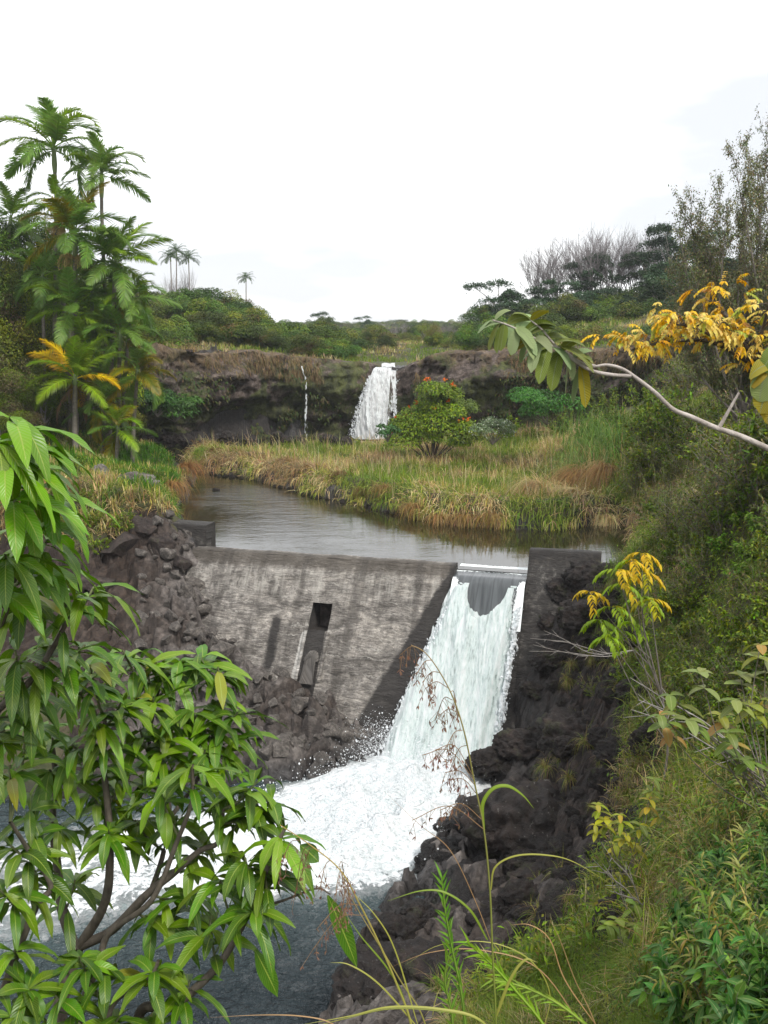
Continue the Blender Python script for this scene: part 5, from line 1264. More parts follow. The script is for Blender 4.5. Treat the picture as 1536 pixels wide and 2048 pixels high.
# umbrella-crowned albizias with thin pale trunks
def albizia(seed, layers=7):
    global rng
    keep = rng; rng = np.random.default_rng(seed); r_ = random.Random(seed)
    t = empty('umbrella_tree'); mbt = MB(); mbc = MB()
    tube(mbt, [(0, 0, -.05), (.02, .0, .3), (.0, .02, .62)], [.022, .017, .012], 6)
    for i in range(layers):
        a = r_.uniform(0, 6.28); rad = r_.uniform(.08, .42); z = .98 - .55 * (i / layers) ** 1.0 - r_.uniform(0, .06); c = np.array([math.cos(a) * rad, math.sin(a) * rad, z])
        z0 = max(.22, z - .35); tube(mbt, spline([(0.0, 0, z0), (c[0] * .5, c[1] * .5, z0 + (z - z0) * .55), (c[0], c[1], z - .015)], 4), np.linspace(.011, .004, 9), 4)
        for _ in range(4):
            b = r_.uniform(0, 6.28); tube(mbt, [c * np.array([.8, .8, 1]) - [0, 0, .06], c + [math.cos(b) * .13, math.sin(b) * .13, -.005]], [.004, .002], 3)
        R_ = r_.uniform(.12, .26); n = 1200; th = rnd(n, 0, 6.283); rr = R_ * np.sqrt(rnd(n)) * (1 + .3 * np.sin(th * 3 + i)); p = np.c_[c[0] + rr * np.cos(th), c[1] + rr * np.sin(th), z + .05 * (1 - (rr / R_) ** 2) + rng.normal(0, .022, n) + .05 * (vnoise(np.c_[rr * np.cos(th), rr * np.sin(th), th * 0] * 14 + i, 3) - .5)]
        gp = vnoise(p * 22, seed) > .38; p = p[gp]
        leafcloud(mbc, p, .030, .018, jitter(pick(len(p), [(.032, .065, .03), (.05, .09, .035)]) * rng.normal(1, .12), len(p), .2, .06), flat=2.5)
    mbt.build('trunk', M_bark_p, t); mbc.build('crown', M_leaf_far, t, False); t['category'] = 'tree'; t.location = (0, -60, -20); rng = keep
    return t
ALB = [albizia(400 + i, 7 + i) for i in range(4)]
for x, y, Y, w in [(1185, 510, 96, 120), (1345, 448, 88, 150), (1400, 462, 90, 150), (1000, 560, 92, 120), (1370, 520, 80, 150), (1120, 560, 92, 100), (1065, 575, 93, 90), (1300, 500, 95, 110), (1440, 500, 78, 140), (1240, 575, 84, 120), (1160, 585, 82, 120), (1400, 545, 72, 170), (1320, 560, 76, 140), (1050, 600, 84, 110)]:
    tree_px(ALB, x, y, Y, w, 'umbrella-crowned tree with layered flat foliage on the right hill', 'umbrella trees on the right hill', sink=1.0, minh=4)
for x, y, Y, w in [(730, 632, 180, 40), (650, 624, 140, 50), (1030, 588, 105, 70)]:
    tree_px(ALB, x, y, Y, w, 'small flat-topped tree far beyond the fall', 'flat-topped far trees', sink=1, minh=3)
# bare trees
def bare(seed, n=7):
    t = empty('bare_tree'); mb = MB(); r_ = random.Random(seed)
    for i in range(n):
        a = r_.uniform(0, 6.28); ln = r_.uniform(.05, .55); grow(mb, (0, 0, -.05), (math.cos(a) * ln, math.sin(a) * ln, 1), .46, .0085, 3, r_, 4, .5, .66, .09, .05, sides=4)
    zm = max(v[:, 2].max() for v in mb.v); mb.v = [v / np.array([zm * .8, zm * .8, zm]) for v in mb.v]
    mb.build('trunk', M_bark_g, t, False); t['category'] = 'tree'; t.location = (0, -60, -20); return t
BARE = [bare(500 + i, 4 + i) for i in range(3)]
for x, y, Y, w in [(1085, 505, 98, 110), (1130, 478, 99, 120), (1170, 462, 98, 130), (1215, 465, 97, 110), (1245, 470, 99, 110), (1290, 458, 98, 110), (1320, 470, 97, 90), (1190, 480, 95, 110), (1270, 480, 96, 100)]:
    tree_px(BARE, x, y - 26, Y, w * 1.25, 'leafless grey tree with a fan of thin branches on the right skyline', 'leafless trees on the right skyline', sink=.5, minh=6)
for x, y, Y, w in [(680, 640, 130, 60), (785, 636, 120, 80), (890, 640, 120, 50), (980, 575, 96, 90)]:
    tree_px(BARE, x, y, Y, w, 'leafless tree far beyond the tall fall', 'leafless trees beyond the fall', sink=.5, minh=3)
# the tall twiggy tree at the right edge
def twiggy():
    global rng
    t = empty('twiggy_tree', label='tall twiggy tree with sparse small leaves against the sky on the right', cat='tree'); mb = MB(); r_ = random.Random(77); tips = []
    base = hit([(1500, 860)])[0]; base[2] -= .3; Yb = base[1]; r2 = random.Random(3)
    ends = [(1536, 290), (1500, 330), (1560, 300), (1470, 330), (1440, 400), (1400, 430), (1380, 440), (1610, 330), (1650, 420), (1520, 400), (1420, 520), (1480, 460), (1560, 430), (1390, 560), (1450, 600), (1530, 560), (1600, 560), (1360, 480), (1370, 620), (1485, 395), (1515, 350), (1450, 450), (1410, 480), (1550, 380), (1580, 470), (1500, 500), (1540, 620), (1430, 570), (1350, 560), (1345, 650)]
    for x, y in ends:
        e = P(x, y, Yb + r_.uniform(-2.0, 2.5)); m = base + (e - base) * .45 + np.array([(e - base)[0] * .12 + r_.gauss(0, .3), r_.gauss(0, .3), r_.uniform(.1, .5)])
        pts = spline([base + [r_.gauss(0, .2), r_.gauss(0, .2), 0], m, e], 8); tube(mb, pts, np.linspace(.055, .008, len(pts)), 5)
        for k in range(4, len(pts)):
            for _ in range(3):
                d = norm(pts[min(k + 1, len(pts) - 1)] - pts[k - 1]); a = sphere(1)[0]; dd = norm(d * .9 + a * .6 + [0, 0, .2])
                grow(mb, pts[k], dd, r_.uniform(.35, .8), .010, 1, r_, 3, .5, .6, .14, .05, tips, 4)
    mb.build('branches', M_twig, t, False)
    T = np.array([p for p, d in tips]); D = np.array([d for p, d in tips]); mc = MB()
    for rep in range(9):
        n = len(T); c = T - D * rnd(n, 0, .35)[:, None] + rng.normal(0, .04, (n, 3)); leafcloud(mc, c, .085, .035, jitter(pick(n, [(.15, .19, .08), (.20, .21, .09), (.11, .15, .06), (.24, .20, .11)]), n, .25, .08))
    mc.build('leaves', M_leaf, t, False); return t
twiggy()

# shrubs with arching stems
def shrub_proto(seed, stems, H, spread, leaves, L, W, pal, w=None, name='shrub', bark=M_twig, droop=.5, grav=0.0, K=(.25, 1, .75, .05), prof_mid=False, cat='shrub', mat=None, rad=.008, sub=2):
    global rng
    keep = rng; rng = np.random.default_rng(seed); r_ = random.Random(seed)
    t = empty(name); mb = MB(); mc = MB(); tw = []
    for i in range(stems):
        a = r_.uniform(0, 6.28); s_ = r_.uniform(.1, 1) * spread; pts, d = branch_path((r_.gauss(0, .05) * H, r_.gauss(0, .05) * H, -.1 * H), (math.cos(a) * s_, math.sin(a) * s_, 1), H * r_.uniform(.6, 1.1), 7, .12, grav, r_)
        tube(mb, pts, np.linspace(rad, rad * .3, len(pts)) * H, 4); tw.append(pts)
        for j in range(sub):
            k = r_.randint(2, 6); p2, _ = branch_path(pts[k], norm(pts[k] - pts[k - 1]) + sphere(1)[0] * .7, H * r_.uniform(.2, .45), 4, .12, grav, r_); tube(mb, p2, np.linspace(rad * .5, rad * .2, 5) * H, 3); tw.append(p2)
    per = max(2, leaves // len(tw)); B = []; Dd = []
    for pts in tw:
        for j in range(per):
            f = r_.uniform(.25 if len(pts) > 5 else .1, 1) * (len(pts) - 1); k = min(int(f), len(pts) - 2); p = pts[k] + (pts[k + 1] - pts[k]) * (f - k); d = norm(pts[k + 1] - pts[k]); B.append(p); Dd.append(norm(d * .5 + sphere(1)[0]))
    B = np.array(B); Dd = np.array(Dd); n = len(B); up = np.tile([0, 0, 1.], (n, 1)) + rng.normal(0, .5, (n, 3))
    tone = np.repeat(rng.normal(1, .15, len(tw)).clip(.6, 1.4), per)[:, None]
    ribbons(mc, B, Dd, up, L * rnd(n, .6, 1.2), W * rnd(n, .8, 1.2), droop, jitter(pick(n, pal, w) * tone, n, .2, .08), K, fold=.25, mid=prof_mid)
    mb.build('stems', bark, t, False); mc.build('leaves', mat or M_leaf, t, prof_mid); t['category'] = cat; t.location = (0, -60, -20); rng = keep
    return t
SL_A = [shrub_proto(600 + i, 12, 1.0, .8, 1500, .085, .032, [(.08, .13, .024), (.13, .19, .03), (.19, .21, .035), (.21, .30, .04)], [.2, .35, .25, .2]) for i in range(3)]                          # green, small-leaved
SL_B = [shrub_proto(610 + i, 16, 1.0, .7, 1100, .06, .018, [(.17, .19, .04), BG_, (.19, .15, .07), (.11, .16, .03)], [.35, .15, .15, .35], rad=.007, sub=4) for i in range(3)]           # brownish, twiggy
def scatter_shrubs(rows):
    tgt = hit([(x, y) for x, y, *_ in rows])
    for (x, y, protos, h, wd, label, group), p in zip(rows, tgt):
        put(random.choice(protos), USED, p[0], p[1], p[2] - .05 * h, h, wd, None, label, 'shrub', group)
SL_L = [shrub_proto(620 + i, 10, 1.0, .7, 900, .12, .05, [(.16, .27, .05), (.22, .33, .07), (.12, .20, .045)]) for i in range(2)]
rows = []
r_ = random.Random(5)
for i in range(150):
    y = r_.uniform(700, 1560); xl = np.interp(y, [700, 860, 1000, 1100, 1300, 1400, 1560], [1240, 1265, 1275, 1275, 1330, 1380, 1400]); x = r_.uniform(xl, 1640)
    k = r_.random(); k = k * .8 if y > 980 else k
    if k < .45: rows.append((x, y, SL_A, r_.uniform(.9, 1.5) * (1.3 if y < 1000 else .75), 1.1, 'small-leaved green shrub on the steep right slope', 'green shrubs on the right slope'))
    elif k < .8: rows.append((x, y, SL_B, r_.uniform(1.0, 1.6) * (1.5 if y < 1000 else .7), 1.0, 'twiggy brown-green shrub on the steep right slope', 'twiggy shrubs on the right slope'))
    else: rows.append((x, y, SL_A + SL_B, r_.uniform(1.8, 2.6), .9, 'tall shrub high on the right slope', 'tall shrubs on the right slope'))
for i in range(26):
    x = r_.uniform(1270, 1450); y = r_.uniform(880, 1090); rows.append((x, y, SL_B, r_.uniform(1.0, 1.6), 1.1, 'twiggy brown-green shrub on the steep right slope', 'twiggy shrubs on the right slope'))
for x, y in [(1490, 960), (1520, 1010), (1470, 1050), (1530, 1080), (1440, 1110), (1500, 1130), (1540, 940), (1480, 1190), (1400, 1150), (1560, 1160)]:
    rows.append((x, y, SL_L, r_.uniform(.5, .9), 1.2, 'lime green leafy shrub on the right slope', 'lime green shrubs on the right slope'))
for i in range(46):
    y = r_.uniform(1180, 1880); x = r_.uniform(np.interp(y, [1180, 1500, 1880], [1130, 1120, 1080]), np.interp(y, [1180, 1500, 1880], [1300, 1380, 1330])); rows.append((x, y, SL_A + SL_B, r_.uniform(.18, .42), 1.3, 'small weed tuft growing between the right bank rocks', 'weed tufts between the right bank rocks'))
for x, y in [(1290, 1130), (1310, 1210), (1330, 1290), (1250, 1370), (1290, 1430), (1370, 1180), (1400, 1260), (1300, 1520), (1190, 1400)]:
    rows.append((x, y, SL_A + SL_B, r_.uniform(.4, .7), 1.2, 'low shrub rooted among the rocks of the right bank', 'low shrubs among the right bank rocks'))
for x, y in [(1235, 860), (1180, 870), (1220, 840), (1250, 900), (960, 890), (1010, 880), (1060, 880), (1130, 870), (920, 885)]:
    rows.append((x, y, SL_A, r_.uniform(1.1, 1.9), 1.0, 'green bush at the back of the grassy flat below the cliff', 'bushes at the back of the flat'))
for x, y in [(60, 900), (20, 930), (120, 905), (180, 900), (230, 895), (80, 960), (30, 1000), (150, 950), (180, 1010), (130, 1060), (190, 1050), (230, 1000), (160, 985), (250, 1060), (110, 1010), (280, 1000), (300, 960), (140, 1120), (200, 1110)]:
    rows.append((x, y, SL_A + SL_B, r_.uniform(.5, 1.0), 1.2, 'low scrub on the left bank above the rocks', 'low scrub on the left bank'))
for i in range(34):
    y = r_.uniform(760, 1560); xl = np.interp(y, [700, 860, 1000, 1100, 1300, 1400, 1560], [1270, 1290, 1300, 1300, 1350, 1400, 1420]); rows.append((r_.uniform(xl, 1600), y, SL_L, r_.uniform(.35, .7), 1.1, 'lime green leafy shrub on the right slope', 'lime green shrubs on the right slope'))
scatter_shrubs(rows)
print('shrubs', len(rows))

# tufts rooted in the cracks of the right bank
TUFT = []
for k in range(3):
    n = 110; mb = MB(); az = rnd(n, 0, 6.28); l_ = np.abs(rng.normal(.3, .7, n)); d = np.c_[np.cos(az) * l_, np.sin(az) * l_, np.ones(n)]; side = np.c_[-np.sin(az), np.cos(az), np.zeros(n)]
    ribbons(mb, rng.normal(0, .08, (n, 3)) * [1, 1, .2], d, np.cross(side, d), rnd(n, .4, 1.1), .022, rnd(n, 1.2, 3.0), jitter(pick(n, [(.14, .20, .04), (.24, .25, .07), (.34, .27, .14), (.20, .14, .08)]), n, .2, .06), np.linspace(1, .1, 7), mid=False)
    TUFT.append(mb.mesh('grass_tuft', M_grass, False))
tq = []
for i in range(85):
    y = r_.uniform(1120, 1900); tq.append((r_.uniform(np.interp(y, [1120, 1500, 1900], [1150, 1090, 1000]), np.interp(y, [1120, 1500, 1900], [1330, 1380, 1330])), y))
for p in hit(tq):
    o = obj('grass_tuft', random.choice(TUFT)); h_ = random.uniform(.25, .6); o.location = (float(p[0]), float(p[1]), sz(p[0], p[1]) + .12); o.scale = (h_,) * 3; o.rotation_euler = (0, 0, random.uniform(0, 6.28))
    tag(o, 'drooping grass tuft rooted in the rocks of the right bank', 'grass tuft', 'grass tufts in the right bank rocks')
# undergrowth and grass on the right slope
mb = MB(); q, z, m, dp, cdn, a = region(90000, 0, 22, 3, 46, lambda q, z, m, dp, dq, cd, s, a: (m < .55) & (cd < -.5) & (dp > .2) & (q[:, 0] < 2.5 + q[:, 1] * .48) & (q[:, 0] > np.interp(q[:, 1], [3, 8, 14, 24, 30, 46], [.0, .3, 2.5, 5.2, 7.5, 10.5])) & (rng.random(len(q)) < np.interp(q[:, 1], [3, 10, 46], [1, .9, .55])))
q, z = q[:26000], z[:26000]; far = q[:, 1] > 9
qq, zz = q[far], z[far]
clumps(mb, qq, zz, 7, 0.25 + .35 * noise2(qq, 38, .6), 0.016, blendpal(qq, 35, .42, .5), 0.7, 1.0, .09)
n = len(qq)
for rep in range(5):
    c = np.c_[qq + rng.normal(0, .12, (n, 2)), zz + rnd(n, .02, .45)]; k = noise2(qq, 48, .8) > .42; c = c[k]; leafcloud(mb, c, .085, .036, jitter(pick(len(c), [DG, MG, OG, LG, BG_], [.1, .25, .3, .25, .1]) * 1.3, len(c), .25, .1), flat=.8)
o = mb.build('slope_undergrowth', M_grass); tag(o, 'tangled grass and leafy undergrowth covering the right slope', 'undergrowth', kind='stuff')
mb = MB(); q = np.c_[rnd(26000, -.8, 6.5), rnd(26000, 2.2, 9.5)]; z, m, dp, dq, cd_, s, a = ground(q); k = (m < .6) & (q[:, 0] > np.interp(q[:, 1], [2, 6, 9.5], [0.1, .35, .7])) & (q[:, 0] < 1 + q[:, 1] * .5); q, z = q[k][:9000], z[k][:9000]
clumps(mb, q, z, 9, .16 + .26 * noise2(q, 58, 1.0), .006, blendpal(q, 55, .36, 1.0), .7, 1.0, .03)
for rep in range(3):
    n = len(q); c = np.c_[q + rng.normal(0, .06, (n, 2)), z + rnd(n, .01, .16)]; leafcloud(mb, c, .035, .016, jitter(pick(n, [MG, OG, LG, BG_]), n, .25, .1), flat=.8)
o = mb.build('near_grass', M_grass); tag(o, 'fine green and brown grass on the near right bank', 'grass', kind='stuff')

# ------------------------------------------------------------------ palms
def frond_mesh(seed, L=2.4, arch=1.0, n=80, col=(.06, .12, .03), tip=None, leafl=.70, name='frond'):
    global rng
    keep = rng; rng = np.random.default_rng(seed); mb = MB()
    t = np.linspace(0, 1, 14); ang = 0.0 - arch * t ** 1.3 * 1.5
    x = np.r_[0, np.cumsum(np.cos(ang[1:]) * L / 13)]; z = np.r_[0, np.cumsum(np.sin(ang[1:]) * L / 13)]
    sp = np.c_[x, x * 0 + .06 * np.sin(t * 3) * rng.normal(), z]; tube(mb, sp, np.linspace(.028, .006, 14), 4, col=np.array(col) * 1.3)
    tt = np.repeat(np.linspace(.14, 1, n), 2); sd = np.tile([-1, 1], n); k = tt * 13; i = np.minimum(k.astype(int), 12)
    p = sp[i] + (sp[i + 1] - sp[i]) * (k - i)[:, None]; tg = norm(sp[i + 1] - sp[i]); side = np.array([0, 1, 0.]) * sd[:, None]
    up = np.cross(tg, np.array([0, 1., 0])); up *= np.sign(up[:, 2:3]) + (up[:, 2:3] == 0)
    d = side * 1.0 + tg * (.35 + .9 * tt[:, None] ** 2) + up * rng.normal(.5, .14, (2 * n, 1))
    ll = leafl * (np.sin(np.clip(tt * 1.02 + .02, 0, 1) * math.pi) ** .55 * .8 + .22) * rng.uniform(.85, 1.1, 2 * n)
    ribbons(mb, p, d, up, ll * .86, .040, rng.uniform(.35, .9, 2 * n), jitter(col, 2 * n, .14, .06), (.7, 1, .75, .05), fold=.2, mid=True, tipcol=None if tip is None else np.array(tip))
    rng = keep
    return mb.mesh(name, M_palm)
PG, PB, PY = (.20, .31, .085), (.31, .45, .08), (.74, .60, .08)
FR = {k: [frond_mesh(700 + 10 * j + i, 2.4, a, 80, c, tp) for i, a in enumerate((.55, .85, 1.15))] for j, (k, c, tp) in enumerate((('g', PG, None), ('b', PB, (.15, .21, .04)), ('y', PY, (.5, .3, .04)), ('m', (.14, .17, .03), (.40, .30, .04))))}
FAR_FR = frond_mesh(790, 2.4, .9, 30, (.07, .12, .045), None, .8)
M_shaft, nt_, b_, o_ = newmat('crown_shaft'); b_.inputs['Base Color'].default_value = (.16, .22, .075, 1); b_.inputs['Roughness'].default_value = .45
M_trunkp = bark_mat('palm_trunk', (.12, .10, .085), (.26, .23, .20), 5, 3.0)
M_cream = leaf_mat('cream_flowers', .6, .3, .1)
def palm(top, base, R_, nf, mix, label, group, flower=False, seed=0, rt=.085, lowest=-50, dead=0):
    """top = where the fronds spring from, base = foot of the trunk"""
    r_ = random.Random(seed); top = np.array(top); base = np.array(base); nf = int(nf * 1.45); t = empty('palm_tree', base.tolist(), 0, label, 'palm', group)
    H = top - base; tr = MB(); f0 = .86; pts = spline([(0, 0, -.2), (H[0] * .3 + r_.gauss(0, .1), H[1] * .3, H[2] * .35), (H[0] * f0, H[1] * f0, H[2] * f0)], 10)
    rad = np.linspace(rt * 1.5, rt * .9, len(pts)); tube(tr, pts, rad, 8); tr.build('trunk', M_trunkp, t)
    cs = MB(); L2 = H * (1 - f0) if H[2] * (1 - f0) < 1.3 else norm(H) * 1.3; p0 = H - L2
    if np.linalg.norm(p0 - pts[-1]) > .02: tube(tr2 := MB(), [pts[-1], p0], [rad[-1], rad[-1]], 8); tr2.build('trunk', M_trunkp, t)
    tube(cs, [p0, p0 + L2 * .3, p0 + L2 * .8, H], [rt * 1.0, rt * 1.35, rt * 1.05, rt * .6], 8); cs.build('crown_shaft', M_shaft, t)
    for i in range(nf):
        f = i / max(nf - 1, 1); el = 82 + (lowest - 82) * f ** 1.15 + r_.uniform(-8, 8); az = i * 2.4 + r_.uniform(-.35, .35)
        kind = r_.choice(mix) if isinstance(mix, str) else mix[i % len(mix)]
        o = obj('frond', FR[kind][min(2, int((1 - f) * 0 + r_.random() * 3))], t); s_ = R_ / 2.1 * r_.uniform(.85, 1.1) * (.8 if f < .1 else 1)
        o.location = (H + np.array([math.cos(az), math.sin(az), 0]) * .04 - np.array([0, 0, .3 * f])).tolist(); o.rotation_euler = Euler((r_.uniform(-.5, .5), -R(el), az), 'XYZ'); o.scale = (s_,) * 3
    if flower:
        mb = MB(); c = p0 - np.array([0, 0, .12]); n = 60
        for i in range(n):
            a = r_.uniform(0, 6.28); rr = r_.uniform(.25, .62) * R_ / 2.1; q_ = spline([c, c + [math.cos(a) * rr * .8, math.sin(a) * rr * .8, .12 + r_.uniform(-.08, .15)], c + [math.cos(a) * rr * 1.15, math.sin(a) * rr * 1.15, -.35 * r_.uniform(.5, 1.5)]], 5); tube(mb, q_, .012, 3, (.5, .40, .2))
            leafcloud(mb, np.repeat(q_[4:], 3, 0) + rng.normal(0, .035, (3 * len(q_[4:]), 3)), .06, .045, jitter((.58, .44, .22), 3 * len(q_[4:]), .12, .05))
        mb.build('flower_cluster', M_cream, t, False)
    for i in range(dead):
        o = obj('dead_frond', DEADF, t); az = r_.uniform(0, 6.28); o.location = (H - [0, 0, .5]).tolist(); o.rotation_euler = Euler((r_.uniform(-.4, .4), R(35), az), 'XYZ'); o.scale = (R_ / 2.4,) * 3
    return t
DEADF = frond_mesh(795, 2.2, .7, 30, (.20, .13, .08), None, .4)
def pz(x, y, Y): return P(x, y, Y)
def pbase(x, Y): p = P(x, 880, Y); p[2] = hz(p[0], p[1]); return p
PR = lambda px, Y: px / FPX * Y
palm(pz(107, 288, 48.5), pbase(135, 48.5), PR(112, 48.5), 13, 'gggb', 'tallest palm of the left cluster, its whole crown clear against the sky', None, False, 1, .10, -5)
palm(pz(203, 338, 48), pbase(205, 48), PR(80, 48), 12, 'gggb', 'second tallest palm, its crown against the sky right of the tallest', None, False, 2, .09, -5)
palm(pz(150, 455, 46), pbase(152, 46), PR(105, 46), 14, 'gggbm', 'palm in the middle of the cluster with a cream flower ring under its crown', None, True, 3, .10, -20)
palm(pz(232, 515, 46.5), pbase(215, 46.5), PR(100, 46.5), 14, 'ggbbg', 'palm on the cluster\'s right side with broad arching fronds and brown trunk', None, False, 4, .12, -28)
palm(pz(22, 430, 50), pbase(20, 50), PR(70, 50), 11, 'ggg', 'palm crown half hidden at the left edge of the photo', None, False, 5, .08, -25)
palm(pz(142, 610, 45.5), pbase(140, 45.5), PR(85, 45.5), 12, 'gggb', 'shorter palm in the cluster, below the flower ring of the middle palm', None, False, 6, .10, -30, 0)
palm(pz(150, 748, 43.5), pbase(150, 43.5), PR(98, 43.5), 14, ['b', 'm', 'b', 'b', 'y', 'b', 'm', 'b', 'b', 'y', 'b', 'g', 'b', 'y', 'b'], 'low bright palm in front with yellow and orange fronds and a peeling pale trunk', None, False, 7, .11, -22, 2)
palm(pz(240, 660, 46), pbase(232, 46), PR(80, 46), 12, 'gggm', 'mid-height palm on the right of the cluster, fronds over the brown trunk', None, False, 8, .09, -30)
palm(pz(205, 800, 44.5), pbase(205, 44.5), PR(80, 44.5), 12, 'ggm', 'low palm right of the pale trunk with drooping fronds', None, False, 9, .09, -38)
palm(pz(235, 850, 43.5), pbase(236, 43.5) - np.array([0, 0, .2]), PR(75, 43.5), 11, 'gbm', 'lowest young palm of the cluster spreading over the grass', None, False, 10, .07, -45)
palm(pz(112, 395, 48), pbase(118, 48) , PR(60, 48), 9, 'bgg', 'palm crown tucked under the tallest palm with a cream flower ring', None, True, 11, .09, -35)
palm(pz(262, 590, 47), pbase(250, 47), PR(80, 47), 11, 'gbg', 'palm behind the brown trunk on the right of the cluster', None, False, 12, .08, -40)
palm(pz(275, 735, 45.5), pbase(262, 45.5), PR(75, 45.5), 11, 'gmg', 'low palm at the right end of the cluster beside the cliff', None, False, 13, .08, -35)
palm(pz(185, 575, 47.5), pbase(180, 47.5), PR(80, 47.5), 11, 'ggb', 'palm squeezed between the two middle trunks of the cluster', None, False, 14, .08, -40)
palm(pz(85, 545, 47), pbase(92, 47), PR(80, 47), 11, 'ggb', 'palm at the left side of the cluster in front of dark trees', None, False, 15, .08, -35)
palm(pz(175, 690, 46), pbase(185, 46), PR(75, 46), 10, 'ggb', 'palm crown right behind the low bright palm', None, False, 16, .08, -35)
def far_palm(x, y, ybase, Y, R_, label, group, seed, nf=18):
    r_ = random.Random(seed); top = P(x, y, Y); b = P(x + r_.uniform(-3, 3), ybase, Y); b[2] = min(b[2], hz(b[0], b[1])); t = empty('palm_tree', b.tolist(), 0, label, 'palm', group); H = top - b
    mb = MB(); tube(mb, spline([(0, 0, 0), H * .5, H * .93], 5), np.linspace(.08, .05, 11), 6); mb.build('trunk', M_bark_p, t)
    mb = MB(); tube(mb, [H * .93, H], [.08, .05], 6); mb.build('crown_shaft', M_shaft, t)
    for i in range(nf):
        o = obj('frond', FAR_FR, t); o.location = H.tolist(); o.rotation_euler = Euler((r_.uniform(-.4, .4), -R(75 - 85 * i / nf), i * 2.4), 'XYZ'); o.scale = (R_ / FPX * Y / 2.0,) * 3
for i, (x, y) in enumerate([(341, 514), (353, 502), (377, 516)]): far_palm(x, y, 600, 88 + i, 22, 'slender palm in the far group on the left skyline', 'far palms on the left skyline', 20 + i)
far_palm(492, 556, 640, 98, 17, 'lone tiny palm standing up from the left skyline', None, 30)
# bare twigs tangled beneath the far palm group
for x, y in [(368, 520), (345, 535)]: tree_px(BARE, x, y, 84, 50, 'leafless small tree beside the far palm group', 'leafless trees by the far palms', sink=.5, minh=3)

# ------------------------------------------------------------------ the tulip tree on the flat
def tulip():
    global rng
    Y = 50.0; b = P(865, 893, Y); b[2] = sz(b[0], b[1]) - .05
    t = empty('tulip_tree', b.tolist(), 0, 'round green tree dotted with orange-red flowers, right of the tall fall', 'tree')
    mb = MB(); r_ = random.Random(9); mc = MB(); mf = MB()
    sub = [(-60, 45, 30), (-35, 95, 30), (0, 120, 30), (35, 105, 26), (-45, 70, 32), (40, 60, 34), (5, 85, 36), (-15, 55, 30), (65, 75, 20), (20, 145, 26), (-5, 150, 22), (35, 140, 20), (-65, 80, 18), (55, 45, 20), (10, 110, 30)]
    for dx, dy, rr in sub:
        c = np.array([dx * Y / FPX, r_.uniform(-.6, .6), dy * Y / FPX]); R_ = rr * Y / FPX
        tube(mb, spline([(r_.gauss(0, .06), r_.gauss(0, .06), 0), c * [.45, .45, .5] + [0, 0, -.1], c], 5), np.linspace(.05, .012, 11), 5)
        n = 1100; o = sphere(n); o[:, 2] = np.abs(o[:, 2]) * 1.0 - .35; p = c + o * (R_ * (1 - .35 * rnd(n) ** 2))[:, None] * np.array([1.25, 1.25, 1.0]) + rng.normal(0, .07, (n, 3))
        leafcloud(mc, p, .16, .065, jitter(pick(n, [(.19, .27, .04), (.26, .33, .05), (.13, .19, .035)]) * rng.normal(1, .12), n, .2, .07), o, droop=.4)
        k = p[np.argsort(-(p[:, 2]) + rng.normal(0, .08, n))[:3 if dy > 70 else 1]]
        for f in k: leafcloud(mf, f + rng.normal(0, .04, (7, 3)) + [0, -.05, .08], .11, .08, jitter((.70, .16, .04), 7, .15, .05), flat=0)
    mb.build('trunk', M_bark_d, t); mc.build('crown', M_leaf, t, False); mf.build('blossoms', M_flower, t, False)
tulip()
def bushlet(x, y, Y, wpx, hpx, pal, label, seed, L=.14, W=.06, flowers=None, n=2600, flat=.3, cat='bush'):
    p = P(x, y + hpx * .5, Y); h = hpx / FPX * Y; w = wpx / FPX * Y; t = empty('leafy_bush', (p[0], p[1], p[2] - .1), 0, label, cat); mc = MB(); mb = MB(); r_ = random.Random(seed)
    for i in range(9):
        c = np.array([r_.uniform(-.36, .36) * w, r_.uniform(-.3, .3) * w, r_.uniform(.3, .8) * h]); tube(mb, spline([(0, 0, 0), c * .6, c], 4), np.linspace(.03, .008, 9), 4)
        m = n // 9; o = sphere(m); o[:, 2] = np.abs(o[:, 2]); R_ = r_.uniform(.18, .3) * w; q_ = c + o * (R_ * (1 - .4 * rnd(m) ** 2))[:, None] * [1, 1, .7]
        leafcloud(mc, q_, L, W, jitter(pick(m, pal) * rng.normal(1, .15), m, .18, .06), o, flat=flat)
        if flowers is not None: leafcloud(mc, c + sphere(26) * R_ * [1, 1, .7], .10, .07, jitter(flowers, 26, .1, .03))
    mb.build('stems', M_twig, t); mc.build('leaves', M_leaf, t, False); return t
bushlet(1095, 810, 47, 150, 70, [(.045, .14, .03), (.07, .18, .035)], 'vivid green feathery bush under the pale hanging branch', 1, .16, .05, n=4200)
bushlet(985, 855, 48, 90, 60, [(.12, .17, .08), (.2, .25, .14)], 'pale bush with whitish flowers on the flat', 2, .1, .05, (.62, .66, .55))
bushlet(920, 830, 52, 90, 110, [(.10, .15, .035), (.14, .19, .04)], 'green bush touching the right side of the flowering tree', 3)
bushlet(775, 860, 47, 45, 40, [(.06, .13, .04)], 'small green sapling in front of the foot of the tall fall', 4, .18, .08, n=500)
bushlet(350, 815, 55.5, 110, 50, [(.05, .12, .03), (.07, .15, .035)], 'bright green fern patch at the base of the left cliff', 5, .22, .06, cat='fern')
bushlet(315, 800, 54.5, 80, 60, [(.05, .11, .03), (.07, .14, .035)], 'green ferns on the cliff foot beside the palms', 6, .22, .06, cat='fern')
